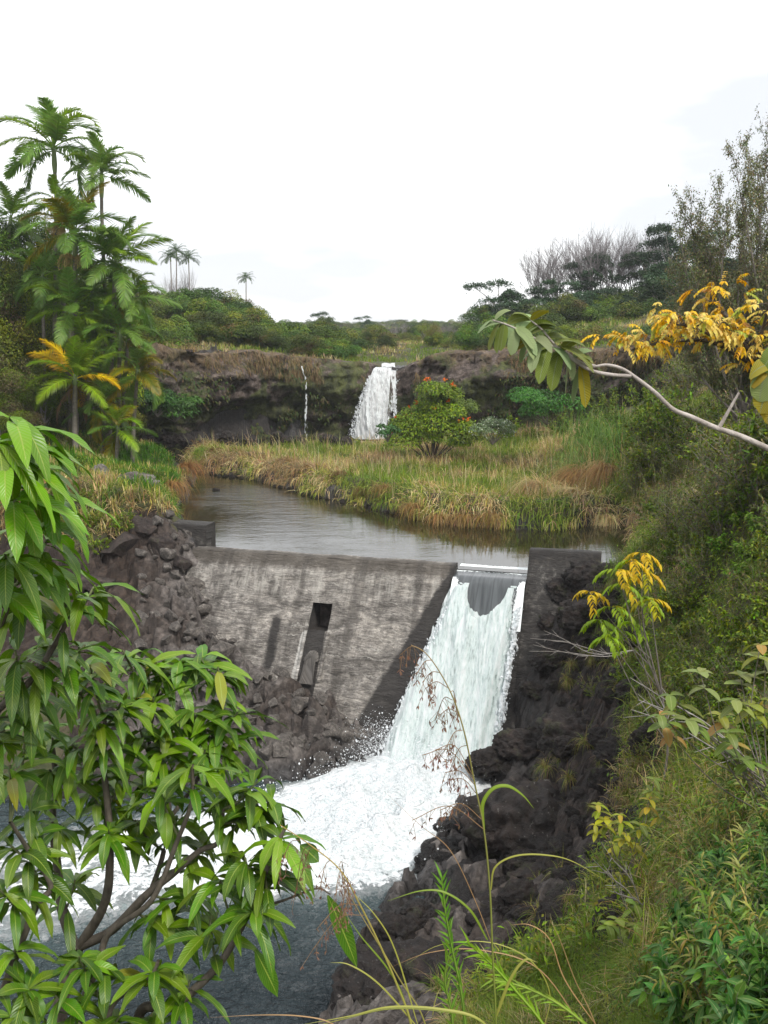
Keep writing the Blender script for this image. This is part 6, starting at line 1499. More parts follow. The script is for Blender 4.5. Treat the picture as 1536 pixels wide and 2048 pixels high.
# tall cane grass right of the vivid bush
def cane(x, y, Y, n, L, label, cols, wid=.045, spread=.5, ln=.4, droop=1.5, name='cane_grass', cat='cane grass', group=None):
    p = P(x, y, Y); p[2] = sz(p[0], p[1]); mb = MB(); az = rnd(n, 0, 6.28); l_ = np.abs(rng.normal(0, ln, n)); d = np.c_[np.cos(az) * l_, np.sin(az) * l_, np.ones(n)]; side = np.c_[-np.sin(az), np.cos(az), np.zeros(n)]
    base = np.c_[rng.normal(0, spread, (n, 2)), np.zeros(n)]; base[:, 2] = rnd(n, 0, L * .4)
    ribbons(mb, base, d, np.cross(side, d), L * rnd(n, .4, .8), wid * rnd(n, .6, 1.2), droop * rnd(n, .6, 1.3), jitter(pick(n, cols), n, .15, .06), np.linspace(.8, .05, 7), fold=.3)
    o = mb.build(name, M_grass); o.location = p.tolist(); return tag(o, label, cat, group)
CG = [(.14, .24, .06), (.19, .28, .08), (.10, .18, .05)]
cane(1190, 870, 44, 500, 2.6, 'tall bright green cane grass on the right of the flat', CG, spread=.7)
cane(1150, 880, 42, 260, 2.0, 'pale green cane grass left of the tallest canes', [(.24, .30, .12), (.17, .24, .08)], spread=.55)
cane(1215, 900, 40, 300, 2.2, 'mixed green and straw canes in front of the tallest canes', CG + [(.4, .3, .15)], spread=.6)
cane(1245, 850, 41, 320, 2.3, 'green cane grass right of the tallest canes', CG, spread=.5)

# ------------------------------------------------------------------ yellow-leaved tree and saplings
def pinnate(mc, p, d, L, col, n=6, leafl=.1, wid=.035, droop=1.0, tipc=None):
    """a feather leaf: leaflets in pairs on a bent rib"""
    m = 8; d = norm(np.array(d, float)); pts = [np.array(p, float)]
    for i in range(m): d = norm(d + np.array([0, 0, -.16 * droop])); pts.append(pts[-1] + d * L / m)
    pts = np.array(pts); tube(mc, pts, np.linspace(.003, .0015, m + 1), 3, np.array(col) * .8)
    tt = np.repeat(np.linspace(.2, 1, n), 2); sd = np.tile([-1, 1], n); k = tt * m; i = np.minimum(k.astype(int), m - 1); q_ = pts[i] + (pts[i + 1] - pts[i]) * (k - i)[:, None]; tg = norm(pts[i + 1] - pts[i])
    side = norm(np.cross(tg, [0, 0, 1.])) * sd[:, None]; dd = side + tg * .8 + rng.normal(0, .12, (2 * n, 3)); up = np.tile([0, 0, 1.], (2 * n, 1)) + rng.normal(0, .25, (2 * n, 3))
    ribbons(mc, q_, dd, up, leafl * rnd(2 * n, .8, 1.1), wid, .7, jitter(col, 2 * n, .12, .05), (.2, 1, .8, .05), fold=.2, mid=True)
def yellow_tree():
    Y = 9.5; base = P(1680, 1000, Y); base[2] = sz(base[0], base[1]) - .1
    t = empty('yellow_tree', base.tolist(), 0, 'spreading branches of orange-yellow feather leaves entering from the right edge', 'tree'); mb = MB(); mc = MB(); r_ = random.Random(4)
    def W(x, y, dy=0): return P(x, y, Y + dy) - base
    trunk = spline([(0, 0, 0), W(1640, 900), W(1580, 800), W(1530, 745)], 6); tube(mb, trunk, np.linspace(.07, .035, len(trunk)), 8)
    limbs = [[(1580, 800), (1520, 735), (1470, 700), (1400, 660), (1340, 645)], [(1530, 745), (1440, 690), (1380, 680), (1300, 690), (1245, 705)], [(1540, 750), (1480, 660), (1440, 620), (1420, 598)], [(1530, 745), (1520, 690), (1530, 640), (1540, 600)],
             [(1560, 780), (1560, 700), (1580, 620), (1600, 570)], [(1500, 700), (1440, 660), (1360, 665), (1290, 700)]]
    fol = []
    for l in limbs:
        dy = r_.uniform(-.8, .8); pts = spline([W(x, y, dy * i / 4) for i, (x, y) in enumerate(l)], 6); tube(mb, pts, np.linspace(.028, .007, len(pts)), 5)
        for k in range(5, len(pts)):
            for _ in range(5):
                a = sphere(1)[0] * np.array([1, 1, .45]); e = pts[k] + a * r_.uniform(.06, .30) + [0, 0, .09]
                if r_.random() < .66: continue
                fol.append((e, a)); tube(mb, [pts[k], e], [.005, .003], 3)
    for e, a in fol:
        for _ in range(2):
            c = [(.84, .58, .13), (.86, .68, .24), (.72, .44, .10), (.42, .46, .11), (.50, .30, .12)][r_.choices(range(5), [4, 5, 1, 1.6, .4])[0]]
            pinnate(mc, e, a * [1, 1, .3] + sphere(1)[0] * .8 + [0, 0, .25], r_.uniform(.11, .19), c, 6, .052, .024, 1.0)
    mb.build('branches', M_bark_d, t); mc.build('leaves', M_leaf, t, False)
yellow_tree()
def sapling(name, base_px, tips, Y, label, cols, leaf='pinnate', L=.3, leafl=.12, wid=.045, nper=6, rad=.012, bark=M_twig, seed=1, reach=None, cat='sapling'):
    base = P(*base_px, Y); base[2] = min(base[2], sz(base[0], base[1])) ; r_ = random.Random(seed); t = empty(name, base.tolist(), 0, label, cat); mb = MB(); mc = MB()
    hub = (P(base_px[0] * .6 + np.mean([x for x, _, _ in tips]) * .4, np.mean([y for _, y, _ in tips]) * .5 + base_px[1] * .5, Y) - base)
    mainp = spline([np.zeros(3), hub * .5 + np.array([.08, 0, 0]) * np.linalg.norm(hub), hub], 8); tube(mb, mainp, np.linspace(rad, rad * .55, len(mainp)), 6)
    for x, y, c in tips:
        e = P(x, y, Y + r_.uniform(-.03, .03) * Y) - base; k0 = r_.uniform(.35, 1); h0 = mainp[int(k0 * (len(mainp) - 1))]; pts = spline([h0, h0 * .5 + e * .5 + np.array([r_.gauss(0, .04), r_.gauss(0, .04), -.06 * np.linalg.norm(e - h0)]), e], 6); tube(mb, pts, np.linspace(rad * .5, rad * .25, len(pts)), 5)
        for j in range(nper):
            a = j * 2.4 + r_.uniform(-.3, .3); up = r_.uniform(.0, .5); k = len(pts) - 1 - (j // 4); p = pts[k]; d = np.array([math.cos(a), math.sin(a), up]); cc = cols[c] if r_.random() < .8 else cols[r_.randrange(len(cols))]
            if leaf == 'pinnate': pinnate(mc, p, d, L * r_.uniform(.8, 1.1), cc, 6, leafl, wid, 1.2)
            else: ribbons(mc, [p], [d], [[0, 0, 1]], leafl * r_.uniform(.7, 1.15), wid * r_.uniform(.8, 1.1), r_.uniform(.3, 1.1), jitter(cc, 1, .12, .04), (.15, .8, 1, .95, .7, .1), fold=.18)
    mb.build('stems', bark, t); mc.build('leaves', M_leaf if leaf == 'pinnate' else M_guava2, t, leaf != 'pinnate'); return t
M_guava2 = leaf_mat('broad_leaf', .5, .3, .12, rib=(.3, .34, .12), spec=.4)
YC = [(.58, .40, .04), (.24, .34, .05), (.40, .38, .05)]
sapling('yellow_sapling', (1330, 1400), [(1262, 1120, 0), (1235, 1140, 0), (1285, 1108, 0), (1180, 1185, 0), (1245, 1170, 0), (1285, 1195, 1), (1225, 1215, 1), (1200, 1240, 1), (1290, 1145, 2), (1235, 1265, 1), (1265, 1245, 1), (1300, 1200, 2), (1215, 1275, 1)], 13.5,
        'sapling with yellow and lime feather leaves against the right bank rocks', YC, L=.36, leafl=.13, wid=.042, nper=4, rad=.02, seed=3)
GL = [(.16, .22, .06), (.26, .28, .07), (.22, .26, .10), (.38, .25, .10)]
sapling('broad_leaf_sapling', (1560, 1640), [(1340, 1390, 0), (1320, 1430, 0), (1375, 1440, 2), (1440, 1430, 1), (1470, 1400, 2), (1455, 1500, 0), (1480, 1350, 2), (1500, 1410, 1), (1530, 1320, 2), (1520, 1290, 1), (1455, 1465, 0), (1400, 1345, 2), (1540, 1400, 1), (1330, 1455, 3), (1490, 1520, 0)], 6.6,
        'sapling with broad pale green leaves on grey stems at the right edge', GL, 'broad', leafl=.17, wid=.075, nper=7, rad=.012, seed=5)
YG = [(.34, .33, .06), (.24, .27, .05), (.42, .34, .08), (.14, .18, .04)]
sapling('yellow_green_sapling', (1250, 1830), [(1195, 1610, 1), (1210, 1640, 0), (1190, 1650, 0), (1240, 1630, 1), (1250, 1670, 0), (1230, 1690, 1), (1280, 1650, 3), (1300, 1600, 2), (1270, 1690, 0), (1310, 1560, 3), (1240, 1750, 0), (1330, 1620, 3)], 9.5,
        'thin sapling with yellow-green leaf tufts over the brown boulders', YG, 'broad', leafl=.15, wid=.06, nper=8, rad=.012, seed=6)
sapling('low_sapling', (1255, 1930), [(1235, 1840, 0), (1270, 1810, 1), (1215, 1850, 1), (1240, 1870, 1), (1270, 1850, 0)], 8.2, 'low sapling with lime leaves near the bottom of the right slope', [(.26, .33, .08), (.18, .25, .06)], 'broad', leafl=.16, wid=.07, nper=7, rad=.01, seed=7)
# thin dead branches lying out from the right bank
def dead_branch(px, Y, label, seed):
    mb = MB(); r_ = random.Random(seed); p0 = P(*px[0], Y)
    for i in range(4):
        pts = spline([(P(x + r_.gauss(0, 12) * (k > 0), y + (i - 1.5) * 20 * k / 3 + r_.gauss(0, 8) * (k > 0), Y - .25 * k) - p0) for k, (x, y) in enumerate(px)], 5); tube(mb, pts, np.linspace(.009, .003, len(pts)), 4)
        for k in range(3, len(pts) - 1, 2): tube(mb, [pts[k], pts[k] + norm(pts[k + 1] - pts[k]) * .15 + sphere(1)[0] * .12], [.005, .002], 3)
    o = mb.build('dead_branch', M_bark_p); o.location = p0.tolist(); tag(o, label, 'branch')
dead_branch([(1270, 1300), (1200, 1310), (1130, 1300), (1065, 1290)], 17.5, 'thin pale dead branch reaching left over the right bank rocks', 3)
dead_branch([(1300, 1890), (1260, 1800), (1230, 1760), (1200, 1730)], 8.5, 'grey dead twig below the yellow-green sapling', 5)
dead_branch([(1536, 1560), (1430, 1470), (1340, 1420), (1270, 1395)], 8.0, 'long bare grey twig leaning left across the right slope', 7)

# ------------------------------------------------------------------ glossy shrubs and shoots at the bottom right
NEARS = [shrub_proto(800 + i, 9, 1.0, .55, 620, .20, .062, [(.06, .15, .04), (.09, .20, .05), (.13, .22, .06)], name='glossy_shrub', K=(.12, .8, 1, .85, .4, .03), prof_mid=True, droop=.7, mat=M_guava2, rad=.010, cat='shrub') for i in range(2)]
NEARG = [shrub_proto(810 + i, 14, 1.0, .5, 700, .17, .022, [(.12, .22, .05), (.18, .26, .07), (.3, .28, .1)], name='narrow_leaf_shrub', K=(.3, 1, .8, .3, .03), droop=.8, rad=.006) for i in range(2)]
rows2 = []
r_ = random.Random(12)
for i in range(26):
    y = r_.uniform(1760, 2120); rows2.append((r_.uniform(np.interp(y, [1700, 2100], [1420, 1330]), 1640), y, NEARS, r_.uniform(.42, .62), 1.0, 'glossy green shrub with pointed leaves in the bottom right corner', 'glossy shrubs in the bottom right corner'))
for i in range(42):
    y = r_.uniform(1560, 2060); rows2.append((r_.uniform(np.interp(y, [1500, 1800, 2100], [1400, 1330, 1250]), 1640), y, NEARG, r_.uniform(.4, .75), .9, 'narrow-leaved pale green shoots on the lower right slope', 'narrow-leaved shoots on the right slope'))
scatter_shrubs(rows2)
for x, y, L in [(1345, 1610, .7), (1385, 1560, .8), (1420, 1640, .7), (1360, 1700, .6), (1460, 1580, .8), (1500, 1640, .7), (1400, 1740, .55), (1520, 1560, .8), (1330, 1780, .5), (1450, 1700, .6), (1300, 1860, .5), (1340, 1900, .45)]:
    p = hit([(x, y)])[0]; n = 150; mb = MB(); az = rnd(n, 0, 6.28); l_ = np.abs(rng.normal(0, .55, n)); d = np.c_[np.cos(az) * l_, np.sin(az) * l_, np.ones(n)]; side = np.c_[-np.sin(az), np.cos(az), np.zeros(n)]
    ribbons(mb, rng.normal(0, .12, (n, 3)) * [1, 1, .1], d, np.cross(side, d), L * rnd(n, .5, 1.2), .012, rnd(n, .6, 1.8), jitter(pick(n, [(.55, .46, .25), (.38, .42, .12), (.24, .34, .06), (.42, .30, .14)]), n, .2, .06), np.linspace(1, .1, 8), mid=False)
    o = mb.build('grass_tuft', M_grass); o.location = p.tolist(); tag(o, 'straw and lime grass tuft on the lower right slope', 'grass tuft', 'straw grass tufts on the lower right slope')
for x, y, L, lab in [(1430, 1800, .7, 'dry straw tussock among the shrubs of the lower right slope'), (1180, 1900, .55, 'grassy tuft on the brown rocks at the bottom'), (1090, 1960, .6, 'green tuft left of the low sapling'), (1380, 1650, .9, 'straw tussock under the broad-leaf sapling'), (1300, 1985, .6, 'dry grass tuft near the bottom edge'), (1000, 1990, .6, 'green and tan tuft behind the grass stalks'), (880, 1985, .5, 'brown grass tuft on the rock by the stalks'), (1380, 1500, .8, 'arching grass tuft under the broad leaves')]:
    p = hit([(x, y)])[0]; n = 130; mb = MB(); az = rnd(n, 0, 6.28); l_ = np.abs(rng.normal(0, .7, n)); d = np.c_[np.cos(az) * l_, np.sin(az) * l_, np.ones(n)]; side = np.c_[-np.sin(az), np.cos(az), np.zeros(n)]
    ribbons(mb, rng.normal(0, .05, (n, 3)) * [1, 1, .1], d, np.cross(side, d), L * rnd(n, .5, 1.2), .009, rnd(n, .8, 2.4), jitter(blendpal(rng.normal(0, 3, (n, 2)), 5, .3), n, .2, .06), np.linspace(1, .1, 8), mid=False)
    o = mb.build('grass_tuft', M_grass); o.location = p.tolist(); tag(o, lab, 'grass tuft')

# ------------------------------------------------------------------ the mango tree in front
def mango():
    base = P(119, 2300, 3.7); t = empty('mango_tree', base.tolist(), 0, 'leafy mango tree with long drooping green leaves filling the lower left', 'tree'); r_ = random.Random(21)
    def W(x, y, Y): return P(x, y, Y) - base
    bm_ = lambda: MB()
    limbs = [('trunk', [(119, 2320, 3.7), (119, 2042, 3.7), (135, 1960, 3.7), (150, 1898, 3.7)], .034, .030),
             ('limb', [(150, 1898, 3.7), (124, 1819, 3.75), (114, 1735, 3.8), (108, 1640, 3.8), (111, 1547, 3.8), (95, 1450, 3.8)], .026, .009),
             ('limb', [(160, 1892, 3.7), (208, 1804, 3.6), (218, 1695, 3.6), (212, 1600, 3.6), (210, 1527, 3.6), (212, 1440, 3.6)], .022, .008),
             ('limb', [(165, 1890, 3.7), (223, 1859, 3.6), (297, 1789, 3.5), (346, 1750, 3.5), (400, 1705, 3.5), (436, 1680, 3.5), (445, 1616, 3.5)], .022, .007),
             ('limb', [(277, 2300, 3.4), (277, 2042, 3.35), (346, 2012, 3.3), (416, 1953, 3.3), (455, 1908, 3.3), (505, 1814, 3.3), (549, 1695, 3.3), (569, 1656, 3.3)], .024, .006),
             ('limb', [(163, 2200, 3.5), (163, 2032, 3.5), (198, 1928, 3.5), (218, 1868, 3.5), (300, 1800, 3.4), (350, 1690, 3.4), (385, 1600, 3.4), (383, 1530, 3.4)], .018, .006),
             ('limb', [(5, 1990, 3.4), (30, 1913, 3.4), (69, 1814, 3.4), (104, 1770, 3.45), (60, 1700, 3.4), (20, 1640, 3.3)], .018, .007),
             ('limb', [(-80, 1500, 3.1), (0, 1418, 3.1), (64, 1359, 3.1), (99, 1305, 3.1), (126, 1265, 3.1), (150, 1200, 3.1)], .016, .006),
             ('limb', [(-60, 1330, 2.9), (0, 1240, 2.9), (30, 1126, 2.9), (47, 1057, 2.9), (60, 990, 2.8), (70, 930, 2.7)], .014, .005),
             ('limb', [(300, 1789, 3.5), (330, 1700, 3.7), (335, 1600, 3.7), (300, 1500, 3.8), (310, 1400, 3.9)], .012, .006),
             ('limb', [(330, 1650, 3.7), (400, 1550, 3.8), (430, 1450, 3.9), (450, 1350, 3.9)], .010, .005),
             ('limb', [(505, 1814, 3.3), (560, 1800, 3.3), (628, 1776, 3.3), (660, 1790, 3.3)], .006, .003),
             ('limb', [(180, 2200, 3.2), (210, 2060, 3.2), (230, 2000, 3.2), (300, 1960, 3.2), (320, 1920, 3.2)], .014, .006)]
    paths = []
    for name, l, r0, r1 in limbs:
        pts = spline([W(*p) + sphere(1)[0] * (.006 if i else 0) for i, p in enumerate(l)], 7); mb = MB(); tube(mb, pts, np.linspace(r0, r1, len(pts)), 8); mb.build(name, M_mbark, t); paths.append(pts)
    allp = np.concatenate(paths[1:])
    whorls = [(245, 1300, 3.8), (361, 1319, 3.9), (243, 1403, 3.6), (307, 1394, 3.7), (381, 1418, 3.8), (436, 1334, 3.9), (475, 1425, 3.8), (381, 1530, 3.4), (317, 1572, 3.5), (515, 1562, 3.5), (139, 1483, 3.6), (54, 1453, 3.5), (79, 1389, 3.3), (218, 1661, 3.5), (441, 1621, 3.5), (488, 1712, 3.3),
              (569, 1660, 3.3), (510, 1819, 3.2), (158, 1913, 3.3), (210, 1935, 3.3), (317, 1928, 3.2), (327, 1483, 3.7), (208, 1483, 3.6), (190, 1170, 3.2), (130, 1190, 3.1), (60, 1180, 3.0), (170, 1290, 3.3), (100, 1290, 3.2), (30, 1300, 3.1), (15, 1380, 3.2), (330, 1310, 4.0), (400, 1310, 4.0), (290, 1330, 3.9),
              (150, 1370, 3.5), (190, 1420, 3.6), (280, 1460, 3.7), (430, 1470, 3.8), (350, 1440, 3.8), (20, 1530, 3.4), (100, 1540, 3.6), (60, 1620, 3.5), (20, 1690, 3.4), (120, 1650, 3.7), (270, 1640, 3.7), (350, 1640, 3.6), (450, 1560, 3.6), (400, 1700, 3.6), (30, 1900, 3.3), (60, 1980, 3.2), (20, 2030, 3.1),
              (110, 1990, 3.2), (240, 2030, 3.2), (380, 1960, 3.3), (330, 1840, 3.5), (420, 1840, 3.4), (150, 1760, 3.8), (470, 1480, 3.8), (545, 1600, 3.5), (0, 1780, 3.3), (440, 1400, 3.9), (250, 1540, 3.7), (170, 1560, 3.7), (90, 1460, 3.7), (480, 1640, 3.5), (530, 1735, 3.3), (10, 1460, 3.2), (300, 2060, 3.1), (440, 1760, 3.4), (385, 1790, 3.5), (180, 1330, 3.5), (300, 1545, 3.8), (230, 1590, 3.8), (410, 1500, 3.7), (70, 1740, 3.5)]
    big = [(20, 835, 2.5), (45, 880, 2.5), (10, 925, 2.4), (75, 930, 2.6), (55, 980, 2.6), (100, 1000, 2.7), (20, 1010, 2.5), (60, 1060, 2.7), (95, 1080, 2.8), (10, 1110, 2.6), (50, 1130, 2.8), (-20, 870, 2.4), (-10, 1180, 2.7), (100, 1130, 2.9)]
    tw = MB(); mc = MB()
    B, D, U, L, Wd, Dr, C = [], [], [], [], [], [], []
    for i, (x, y, Y) in enumerate(whorls + big):
        bg = i >= len(whorls); c = W(x, y, Y); k = allp[np.argmin(np.linalg.norm(allp - c + [0, 0, .12], axis=1))]; d = np.linalg.norm(k - c)
        m = (k + c) / 2 + np.array([0, 0, -.12 * min(d, .5)]); tube(tw, spline([k, m, c], 5), np.linspace(.0062, .0042, 11), 5, (1, 1, 1))
        tw.build('twig', M_mtwig, t); tw = MB(); sd = norm(c - m); n = r_.randint(11, 16) if not bg else r_.randint(6, 9); tone = r_.uniform(.8, 1.2)
        for j in range(n):
            a = j * 2.4 + r_.uniform(-.25, .25); up = r_.uniform(-.25, .75) if not bg else r_.uniform(-.3, .4); dd = np.array([math.cos(a), math.sin(a), up]) + sd * .15
            if bg: dd = dd + np.array([.35, -.1, .05])
            back = r_.uniform(0, .06) if j < 8 else r_.uniform(.04, .13)
            B.append(c - sd * back); D.append(dd); U.append([r_.gauss(0, .25), r_.gauss(0, .25), 1]); L.append(r_.uniform(.12, .26) if not bg else r_.uniform(.14, .25)); Wd.append(r_.uniform(.034, .053) if not bg else r_.uniform(.040, .054)); Dr.append(r_.uniform(.45, 1.5) if not bg else r_.uniform(.6, 1.5))
            base_c = (.074, .155, .025) if r_.random() < .65 else (.14, .235, .036); 
            if r_.random() < .012: base_c = (.26, .27, .05)
            if bg: base_c = (.115, .23, .032)
            C.append(np.array(base_c) * tone)
        mc = MB(); ribbons(mc, B, D, np.array(U), np.array(L), np.array(Wd), np.array(Dr), jitter(np.array(C), len(B), .14, .05), (.10, .5, .8, .97, 1, .92, .72, .4, .03), fold=.25, wave=.07); mc.build('leaf_whorl', M_mango, t); nl = len(B) + (nl if i else 0)
        B, D, U, L, Wd, Dr, C = [], [], [], [], [], [], []
    # the single leaves on the outer twig
    for (x0, y0, x1, y1) in [(655, 1790, 720, 1930), (510, 1900, 560, 1990), (600, 1690, 640, 1720)]:
        p, e = W(x0, y0, 3.3), W(x1, y1, 3.3); B.append(p); D.append(e - p); U.append([.2, -.9, .5]); L.append(float(np.linalg.norm(e - p)) * 1.02); Wd.append(.066); Dr.append(.15); C.append(np.array((.07, .15, .03)))
    for i in range(len(B)):
        mc = MB(); ribbons(mc, [B[i]], [D[i]], np.array([U[i]]), np.array([L[i]]), np.array([Wd[i]]), np.array([Dr[i]]), np.array([C[i]]), (.10, .5, .8, .97, 1, .92, .72, .4, .03), fold=.25, wave=.05); mc.build('leaf', M_mango, t)
    print('mango leaves', nl)
M_mbark = bark_mat('mango_bark', (.055, .045, .035), (.15, .125, .095), 30, .4)
M_mtwig = bark_mat('mango_twig', (.08, .10, .04), (.15, .16, .07), 30, .4)
mango()

# ------------------------------------------------------------------ the pale branch from the right
def guava():
    Y = 2.7; p0 = P(1700, 960, Y); t = empty('guava_branch', p0.tolist(), 0, 'smooth pale branch arching in from the right with broad leaves hanging from its tip', 'branch')
    def W(x, y, dy=0): return P(x, y, Y + dy) - p0
    def tb(name, l, r0, r1, par=t):
        pts = spline([W(*q_) for q_ in l], 7); mb = MB(); tube(mb, pts, np.linspace(r0, r1, len(pts)), 9); mb.build(name, M_gbark, par); return pts
    main = tb('limb', [(1760, 1010), (1620, 935), (1536, 897), (1480, 872), (1430, 855), (1385, 835), (1345, 818), (1310, 785), (1275, 758), (1245, 738), (1215, 730), (1190, 733)], .0098, .0036)
    tb('twig', [(1262, 752), (1225, 750), (1180, 740), (1140, 715), (1110, 695)], .006, .004)
    tip = tb('twig', [(1190, 733), (1160, 725), (1130, 705), (1095, 688), (1060, 672), (1020, 652), (985, 640)], .0055, .002)
    tip2 = tb('twig', [(1140, 712), (1110, 690), (1085, 660), (1060, 640)], .004, .002)
    tb('dead_stub', [(1438, 856), (1458, 820), (1478, 785)], .006, .003)
    mc = MB(); lv = []
    #          x0,y0 -> x1,y1, width, tone (0 dark, 1 pale side, 2 yellow/orange)
    for a in [(985, 640, 955, 665, .04, 1), (990, 640, 1010, 612, .035, 1), (995, 645, 1030, 690, .05, 1), (1010, 650, 1000, 690, .045, 0), (1015, 648, 1055, 618, .045, 0), (1030, 655, 1075, 700, .045, 1), (1035, 660, 1020, 700, .05, 1), (1050, 665, 1095, 625, .05, 0), (1060, 672, 1040, 715, .05, 0), (1065, 668, 1120, 640, .045, 0),
              (1080, 680, 1060, 730, .05, 1), (1085, 680, 1140, 655, .045, 0), (1100, 690, 1075, 750, .055, 0), (1105, 688, 1165, 665, .05, 0), (1115, 692, 1195, 712, .055, 0), (1120, 700, 1100, 770, .06, 0), (1135, 708, 1130, 775, .06, 2), (1130, 705, 1150, 750, .05, 1), (1145, 712, 1185, 705, .04, 0),
              (1155, 718, 1210, 722, .05, 2), (1160, 725, 1175, 800, .06, 2), (1165, 727, 1145, 790, .05, 0), (1030, 655, 1060, 670, .04, 1), (1075, 655, 1105, 640, .04, 0), (1060, 640, 1035, 615, .04, 0), (1062, 640, 1085, 610, .045, 2), (1070, 650, 1130, 640, .045, 0), (1090, 685, 1110, 715, .045, 1), (1000, 645, 975, 690, .04, 0)]:
        lv.append(a)
    tp_ = [(985, 640), (1020, 652), (1060, 672), (1095, 688), (1130, 705), (1160, 725)]
    for _ in range(16):
        k = random.uniform(0, 4.99); i = int(k); x = tp_[i][0] + (tp_[i + 1][0] - tp_[i][0]) * (k - i); y = tp_[i][1] + (tp_[i + 1][1] - tp_[i][1]) * (k - i); a = random.uniform(-1.2, 4.3); r1 = random.uniform(35, 62); lv.append((x, y, x + math.cos(a) * r1, y + math.sin(a) * r1 * .8, random.uniform(.04, .055), random.choice([0, 0, 1, 1, 2])))
    B, D, U, L, Wd, C, Dr = [], [], [], [], [], [], []
    for x0, y0, x1, y1, w, tn in lv:
        dy = random.uniform(-.06, .06); p, e = W(x0, y0), W(x1, y1, dy); B.append(p); D.append(e - p + np.array([0, 0, .25]) * np.linalg.norm(e - p)); U.append((random.gauss(0, .4), -.6 if tn != 0 else -.2, random.uniform(.4, 1.1))); L.append(np.linalg.norm(e - p) * 1.15); Wd.append(w * .66); Dr.append(.8)
        C.append({0: (.14, .17, .045), 1: (.26, .32, .17), 2: (.25, .22, .05)}[tn])
    for x0, y0, x1, y1, w, tn in [(1536, 740, 1500, 745, .05, 2), (1545, 730, 1505, 720, .05, 2), (1530, 750, 1515, 790, .06, 1), (1545, 760, 1512, 805, .06, 2), (1560, 780, 1525, 825, .06, 2), (1550, 740, 1530, 775, .05, 0), (1560, 700, 1520, 715, .05, 0)]:
        p, e = W(x0, y0, -.3), W(x1, y1, -.3); B.append(p); D.append(e - p); U.append((.1, -.8, .6)); L.append(np.linalg.norm(e - p) * 1.3); Wd.append(w); Dr.append(.9); C.append({0: (.14, .2, .045), 1: (.22, .30, .12), 2: (.30, .25, .055)}[tn])
    ribbons(mc, B, D, np.array(U), np.array(L), np.array(Wd), np.array(Dr), jitter(np.array(C), len(B), .1, .04), (.15, .7, .92, 1, 1, .92, .75, .1), fold=.2, wave=.02); mc.build('leaves', M_guava, t)
    tb('side_twig', [(1760, 900), (1640, 830), (1580, 770), (1540, 735)], .007, .003)
M_gbark = bark_mat('guava_bark', (.26, .22, .19), (.52, .47, .43), 18, .5)
guava()

# ------------------------------------------------------------------ grass stalks close to the lens
M_stalk = leaf_mat('stalk', .5, .2, .15, rib=(.35, .38, .12))
def stalk(label, path, Y, r0, cols, sprays=(), blades=(), name='grass_stalk', cat='grass stalk', Yb=None):
    p0 = P(*path[0], Y); t = empty(name, p0.tolist(), 0, label, cat)
    def W(x, y, dy=0): return P(x, y, Y + dy) - p0
    pts = spline([W(*p) for p in path], 9); mb = MB(); c = np.array([cols[0] + (cols[1] - cols[0]) * k for k in np.repeat(np.linspace(0, 1, len(pts)), 5)]); tube(mb, pts, np.linspace(r0, r0 * .3, len(pts)), 5, c); mb.build('stem', M_stalk, t)
    if sprays:
        mb = MB()
        for x, y, x2, y2 in sprays:
            a, b = W(x, y), W(x2, y2, random.uniform(-.1, .1)); m = (a + b) / 2 + np.array([0, 0, .25 * np.linalg.norm(b - a)]); q_ = spline([a, m, b], 8); tube(mb, q_, .0011, 3, (.30, .20, .12))
            k = q_[7:]
            for _ in range(1):
                for p in k:
                    e = p + np.array([random.gauss(0, .012), random.gauss(0, .012), -random.uniform(.015, .045)]); tube(mb, [p, e], .0006, 3, (.30, .2, .13)); n = 3
                    ribbons(mb, np.repeat([e], n, 0), np.tile([0, 0, -1.], (n, 1)) + rng.normal(0, .5, (n, 3)), sphere(n), .013, .0035, .1, jitter((.25, .15, .11), n, .2, .08), (.3, 1, .1), mid=False)
        mb.build('seed_head', M_grass, t, False)
    for l, w, col in blades:
        q_ = spline([W(*p) for p in l], 7); tg = norm(np.gradient(q_, axis=0)); view = norm(q_ + p0); side = norm(np.cross(tg, view)); side = norm(side + np.array([0, 0, .25])); k = len(q_); pr = np.interp(np.linspace(0, 1, k), [0, .15, .6, 1], [.5, 1, .8, .05]) * w * .36
        mid_ = q_ - np.cross(side, tg) * (pr * .3)[:, None]; V = np.stack([q_ - side * pr[:, None], mid_, q_ + side * pr[:, None]], 1); i = np.arange(k * 3).reshape(k, 3)
        f = np.stack([i[:-1, :-1], i[:-1, 1:], i[1:, 1:], i[1:, :-1]], -1).reshape(-1, 4); mb = MB(); mb.add(V.reshape(-1, 3), quads=f, col=col, uv=np.stack(np.broadcast_arrays(np.array([0, .5, 1.])[None], np.linspace(0, 1, k)[:, None]), -1).reshape(-1, 2)); mb.build('blade', M_stalk, t)
    return t
g1, g2, br = np.array((.17, .24, .05)), np.array((.30, .30, .09)), np.array((.34, .22, .13))
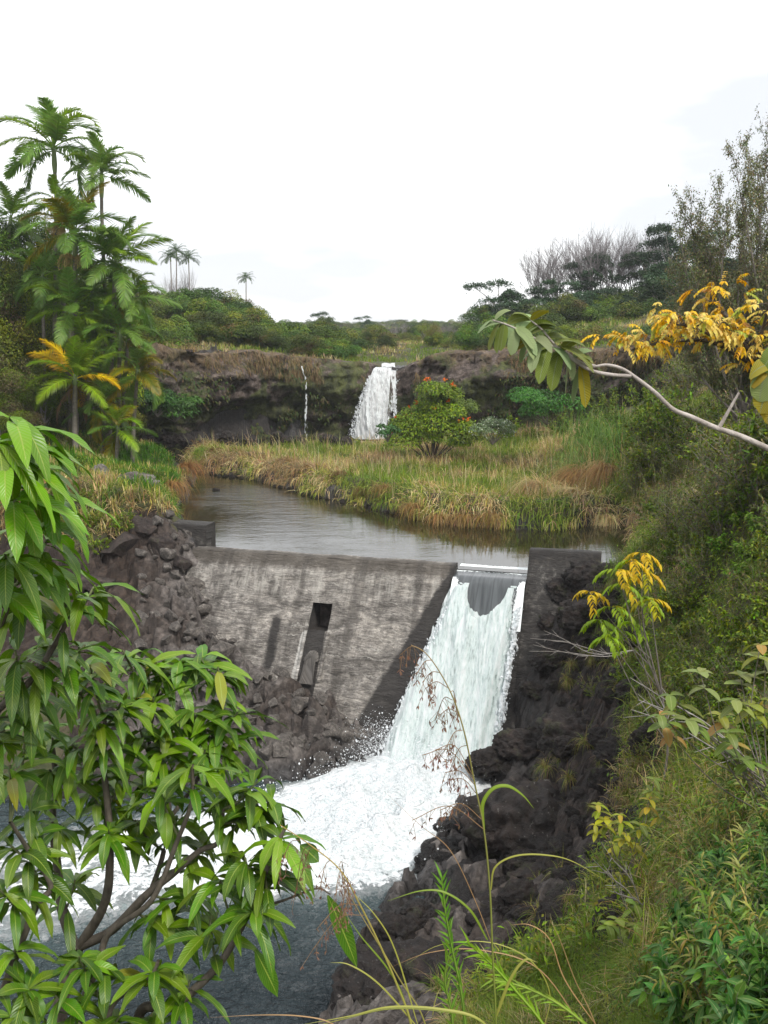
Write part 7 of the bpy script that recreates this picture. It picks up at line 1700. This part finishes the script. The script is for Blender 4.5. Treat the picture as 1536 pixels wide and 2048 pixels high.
stalk('tall reddish grass stalk with a drooping seed head in front of the waterfall', [(990, 2200), (992, 2048), (985, 1900), (980, 1780), (968, 1660), (948, 1560), (930, 1470), (908, 1400), (880, 1345), (850, 1305), (822, 1290)], 2.3, .0034, (g1, br),
      sprays=[(850, 1305, 800, 1310), (865, 1320, 835, 1345), (880, 1345, 845, 1365), (895, 1375, 850, 1378), (905, 1400, 870, 1440), (915, 1425, 880, 1430), (925, 1460, 890, 1500), (945, 1550, 870, 1500), (948, 1560, 845, 1510), (935, 1490, 900, 1540), (955, 1590, 900, 1560), (965, 1640, 880, 1620), (970, 1660, 825, 1640), (950, 1570, 890, 1545), (900, 1385, 915, 1440)],
      blades=[([(968, 1660), (965, 1610), (985, 1578), (1015, 1572), (1045, 1590), (1068, 1617)], .014, g1 * 1.2), ([(982, 1780), (990, 1735), (1030, 1712), (1090, 1710), (1150, 1725), (1240, 1780)], .007, g2), ([(975, 1880), (940, 1820), (890, 1785), (840, 1782), (775, 1802)], .009, g1),
              ([(990, 2040), (1020, 1960), (1050, 1920), (1075, 1925)], .012, g2), ([(988, 1900), (1010, 1700), (1030, 1660), (1090, 1640)][:1] + [(950, 1800), (900, 1700), (840, 1650), (760, 1575)], .003, br)])
stalk('slanting yellow grass stalk left of the tall one', [(850, 2200), (822, 2048), (790, 1960), (755, 1880), (720, 1810), (680, 1740), (620, 1690), (560, 1650)], 2.4, .004, (g2 * 1.3, np.array((.42, .28, .13))),
      sprays=[(680, 1740, 690, 1790), (660, 1720, 640, 1775), (640, 1700, 600, 1760), (600, 1680, 560, 1740), (700, 1770, 680, 1840), (620, 1690, 590, 1790), (720, 1810, 640, 1850), (730, 1830, 625, 1900)],
      blades=[([(822, 2048), (800, 1980), (770, 1930), (720, 1870), (680, 1810)], .008, g1), ([(835, 2048), (790, 1900), (750, 1830), (700, 1780)], .006, g2 * 1.2), ([(840, 2060), (760, 1970), (700, 1930), (660, 1925)], .007, g2)])
stalk('thin brown stalk with a curled dark seed head in front of the foam', [(870, 2200), (850, 2048), (800, 1960), (740, 1860), (700, 1790), (678, 1730)], 2.6, .003, (g2, br), sprays=[(678, 1730, 690, 1765), (682, 1740, 672, 1790), (690, 1760, 700, 1800), (700, 1790, 690, 1830)])
stalk('low arching green blade lying across the bottom edge', [(1000, 2200), (1010, 2110), (960, 2042), (880, 2022), (780, 2018), (700, 2035), (640, 2050)], 2.2, .003, (g1, g2), blades=[([(1010, 2110), (960, 2040), (880, 2018), (780, 2014), (700, 2032), (600, 2050)], .009, g2), ([(700, 2080), (660, 2045), (600, 2032), (520, 2030), (420, 2035)], .005, br)])
stalk('pale dry stalk slanting up to the right of the tall one', [(1230, 2200), (1190, 2048), (1150, 1960), (1120, 1880), (1100, 1840)], 3.0, .003, (br * 1.3, br), blades=[([(1190, 2048), (1130, 1960), (1100, 1880), (1060, 1850), (1020, 1850)], .006, br * 1.3), ([(1080, 2080), (1100, 1990), (1060, 1920), (980, 1885), (880, 1890), (810, 1930)], .006, g2), ([(1180, 2080), (1080, 1940), (960, 1900), (860, 1905), (780, 1935)], .006, br)])
def shoot(label, path, Y, n, L, w, col):
    p0 = P(*path[0], Y); t = empty('bamboo_shoot', p0.tolist(), 0, label, 'shoot'); pts = spline([P(*p, Y) - p0 for p in path], 10); mb = MB(); tube(mb, pts, np.linspace(.006, .002, len(pts)), 5, np.array(col) * 1.1); mb.build('stem', M_stalk, t)
    k = np.linspace(.25, 1, n) * (len(pts) - 1); i = np.minimum(k.astype(int), len(pts) - 2); p = pts[i] + (pts[i + 1] - pts[i]) * (k - i)[:, None]; tg = norm(pts[i + 1] - pts[i]); sd = np.where(np.arange(n) % 2, 1, -1)[:, None]; side = norm(np.cross(tg, [0, 1, 0])) * sd
    mb = MB(); ribbons(mb, p, tg * 1.3 + side * .45 + rng.normal(0, .15, (n, 3)), np.tile([0, -1., .3], (n, 1)), L * rnd(n, .7, 1.2), w, .35, jitter(col, n, .12, .05), (.6, 1, .8, .4, .03), fold=.25); mb.build('leaves', M_stalk, t)
shoot('upright green shoot with short blade leaves left of the tall stalk', [(940, 2150), (925, 2000), (905, 1900), (892, 1830), (883, 1755)], 2.7, 30, .06, .008, (.13, .26, .05))
shoot('lime shoot leaning from upper left to the bottom edge', [(1130, 2120), (1080, 2040), (1030, 1980), (985, 1930), (935, 1885)], 2.5, 34, .055, .0065, (.20, .33, .06))
shoot('lime shoot beside the bottom edge right of the tall stalk', [(1230, 2130), (1180, 2060), (1120, 2010), (1050, 1975), (985, 1960)], 2.6, 30, .05, .0065, (.22, .32, .07))
shoot('green shoot at the foot of the tall stalk', [(900, 2150), (905, 2040), (890, 1960), (900, 1900)], 2.9, 20, .07, .009, (.14, .24, .05))

# ------------------------------------------------------------------ what sets look-alikes apart: size and the landmark each stands by
def to_px(p):
    x, y, z = p; d = y * CP - z * SP; return 768 + FPX * x / d, 1024 - FPX * (y * SP + z * CP) / d
def describe():
    bpy.context.view_layer.update()
    marks = {'rock': [('the outlet hole', 640, 1230), ('the left abutment', 380, 1070), ('the arched stone', 628, 1340), ('the spray', 740, 1500), ('the right abutment', 1110, 1110), ('the giant boulder', 1075, 1650), ('the mango crown', 300, 1330), ('the yellow sapling', 1240, 1200), ('the fall foot', 1010, 1480), ('the tall stalk', 985, 1850), ('the cliff fall', 745, 860), ('the thin fall', 620, 850), ('the left outcrop', 262, 975)],
             'up': [('the tall fall', 770, 735), ('the thin fall', 617, 735), ('the lone tiny palm', 492, 575), ('the far palm group', 352, 530), ('the palm cluster', 180, 560), ('the pale branch tip', 1010, 640), ('the leafless trees', 1210, 500), ('the yellow tree', 1420, 660), ('the flowering tree', 860, 780), ('the right edge', 1530, 600), ('the left edge', 10, 600), ('the twiggy tree', 1470, 450)],
             'slope': [('the yellow tree', 1420, 680), ('the pale branch', 1400, 850), ('the right abutment', 1150, 1100), ('the yellow sapling', 1240, 1200), ('the broad-leaf sapling', 1440, 1440), ('the yellow-green sapling', 1250, 1660), ('the low sapling', 1250, 1850), ('the cane grass', 1200, 830), ('the flowering tree', 860, 800), ('the palm cluster', 180, 860), ('the left outcrop', 262, 975), ('the bottom right corner', 1510, 2010), ('the giant boulder', 1075, 1650), ('the right edge', 1530, 1150), ('the pond', 900, 1050)]}
    groups = {}
    for o in sc.objects:
        if o.parent is None and o.get('label') and o.get('group'): groups.setdefault(o['label'], []).append(o)
    for lab, os_ in groups.items():
        if len(os_) < 3: continue
        cat = os_[0].get('category'); kind = 'rock' if cat in ('boulder', 'stone') else ('up' if cat in ('tree', 'palm') or (cat == 'bush' and 'flat' not in lab.split(' below')[0]) else 'slope')
        if cat == 'bush' and 'flat below' in lab: kind = 'slope'
        if cat == 'grass tussock': kind = 'slope'
        sz_ = np.array([max(o.scale) for o in os_]); q1, lo, hi, q9 = np.quantile(sz_, [.14, .38, .62, .86])
        for o, s_ in zip(os_, sz_):
            x, y = to_px(o.location + (Vector((0, 0, .5 * o.scale.z)) if kind != 'rock' else Vector((0, 0, 0))))
            m = min(marks[kind], key=lambda m: (m[1] - x) ** 2 + (m[2] - y) ** 2); dx, dy = x - m[1], y - m[2]
            far = math.hypot(dx, dy) > 90
            dd = math.hypot(dx, dy); h = '' if abs(dx) < .4 * abs(dy) else ('right of' if dx > 0 else 'left of'); v = '' if abs(dy) < .4 * abs(dx) else ('below' if dy > 0 else 'above')
            w = (v + ' and ' + h) if h and v else (h or v)
            size = '' if hi - lo < .03 * hi else ('tiny ' if s_ <= q1 else 'small ' if s_ <= lo else ('huge ' if s_ >= q9 else 'large ' if s_ >= hi else ''))
            short = SHORT.get(lab, lab); o['label'] = ' '.join(f"{size}{short}, {'far ' if dd > 190 else ('well ' if far else ('just ' if dd < 45 else ''))}{w} {m[0]}".split())
            if len(o['label'].split()) > 15: o['label'] = o['label'].replace(' well ', ' ').replace(' far below', ' below').replace(' the right', ' right').replace(' the left', ' left')
SHORT = {'angular grey basalt block in the rubble heap at the foot of the dam': 'angular grey basalt block in the rubble',
 'purplish grey lava block on the rocky left bank': 'purplish lava block on the left bank', 'dark brown lava rock on the right bank beside the dam waterfall': 'dark lava rock on the right bank',
 'small dark stone on the muddy far shore of the pond': 'dark stone on the pond shore', 'dark fallen rock at the foot of the cliff': 'dark fallen rock under the cliff',
 'dark bushy tree on the skyline of the left hill': 'dark bushy tree on the left skyline', 'dark bushy tree in the middle of the left hill': 'dark bushy tree mid left hill',
 'olive bushy tree close behind the cliff rim on the left': 'olive tree behind left rim', 'brownish thicket tree left of the palms': 'brownish thicket tree', 'dense dark tree standing behind the palm cluster': 'dense dark tree',
 'small bush on the plateau beyond the tall fall': 'small plateau bush', 'far tree on the low horizon above the tall fall': 'far tree on the horizon', 'tree in the shallow valley beyond the tall fall': 'valley tree beyond the fall',
 'low bush on the flat plateau beyond the tall fall': 'low plateau bush', 'tree in the distant belt beyond the tall fall': 'tree in the distant belt', 'farthest tree of the hazy horizon': 'farthest hazy tree',
 'green tree on the skyline of the right hill': 'green tree on the right skyline', 'green tree on the middle of the right hill': 'green tree on the right hill', 'bushy tree just behind the cliff rim on the right': 'bushy tree behind right rim',
 'low bushy tree on the right rim of the cliff': 'low tree on the right rim', 'rounded green tree in the middle band of the right hill': 'rounded green tree on the right hill', 'bush low on the left hill above the cliff rim': 'bush low on the left hill',
 'umbrella-crowned tree with layered flat foliage on the right hill': 'umbrella tree with layered crown', 'small flat-topped tree far beyond the fall': 'small far flat-topped tree',
 'leafless grey tree with a fan of thin branches on the right skyline': 'leafless grey tree', 'leafless tree far beyond the tall fall': 'far leafless tree',
 'small-leaved green shrub on the steep right slope': 'green shrub on the right slope', 'twiggy brown-green shrub on the steep right slope': 'twiggy brown-green shrub', 'tall shrub high on the right slope': 'tall shrub on the slope',
 'low shrub rooted among the rocks of the right bank': 'low shrub among bank rocks', 'green bush at the back of the grassy flat below the cliff': 'green bush at the flat\'s back', 'low scrub on the left bank above the rocks': 'low scrub on the left bank',
 'straw tussock on the near edge of the grassy flat': 'straw tussock on the shore', 'brown tussock on the far bank of the pond': 'brown tussock on the far bank', 'slender palm in the far group on the left skyline': 'slender far palm',
 'glossy green shrub with pointed leaves in the bottom right corner': 'glossy green shrub', 'narrow-leaved pale green shoots on the lower right slope': 'narrow pale shoots', 'straw and lime grass tuft on the lower right slope': 'straw and lime grass tuft', 'lime green leafy shrub on the right slope': 'lime green leafy shrub', 'small weed tuft growing between the right bank rocks': 'weed tuft between the rocks', 'drooping grass tuft rooted in the rocks of the right bank': 'drooping grass tuft in the rocks'}
describe()
# spare prototypes that were never set out
for o in list(sc.objects):
    if o.parent is None and tuple(round(c) for c in o.location) == (0, -60, -20):
        for c in list(o.children): bpy.data.objects.remove(c)
        bpy.data.objects.remove(o)

# ------------------------------------------------------------------ the damp air of the valley
def haze():
    bm = bmesh.new(); bmesh.ops.create_cube(bm, size=1); me = bpy.data.meshes.new('haze'); bm.to_mesh(me); bm.free()
    m = bpy.data.materials.new('haze'); m.use_nodes = True; nt = m.node_tree; nt.nodes.clear(); out = nt.nodes.new('ShaderNodeOutputMaterial'); v = nt.nodes.new('ShaderNodeVolumePrincipled')
    v.inputs['Color'].default_value = (.93, .96, 1, 1); v.inputs['Density'].default_value = 0.0004; v.inputs['Anisotropy'].default_value = 0.0; nt.links.new(v.outputs[0], out.inputs['Volume'])
    me.materials.append(m); o = obj('haze', me); o.scale = (1060, 780, 46); o.location = (0, 200, 9.3); tag(o, 'thin pale haze filling the valley', 'haze', kind='stuff')
haze()
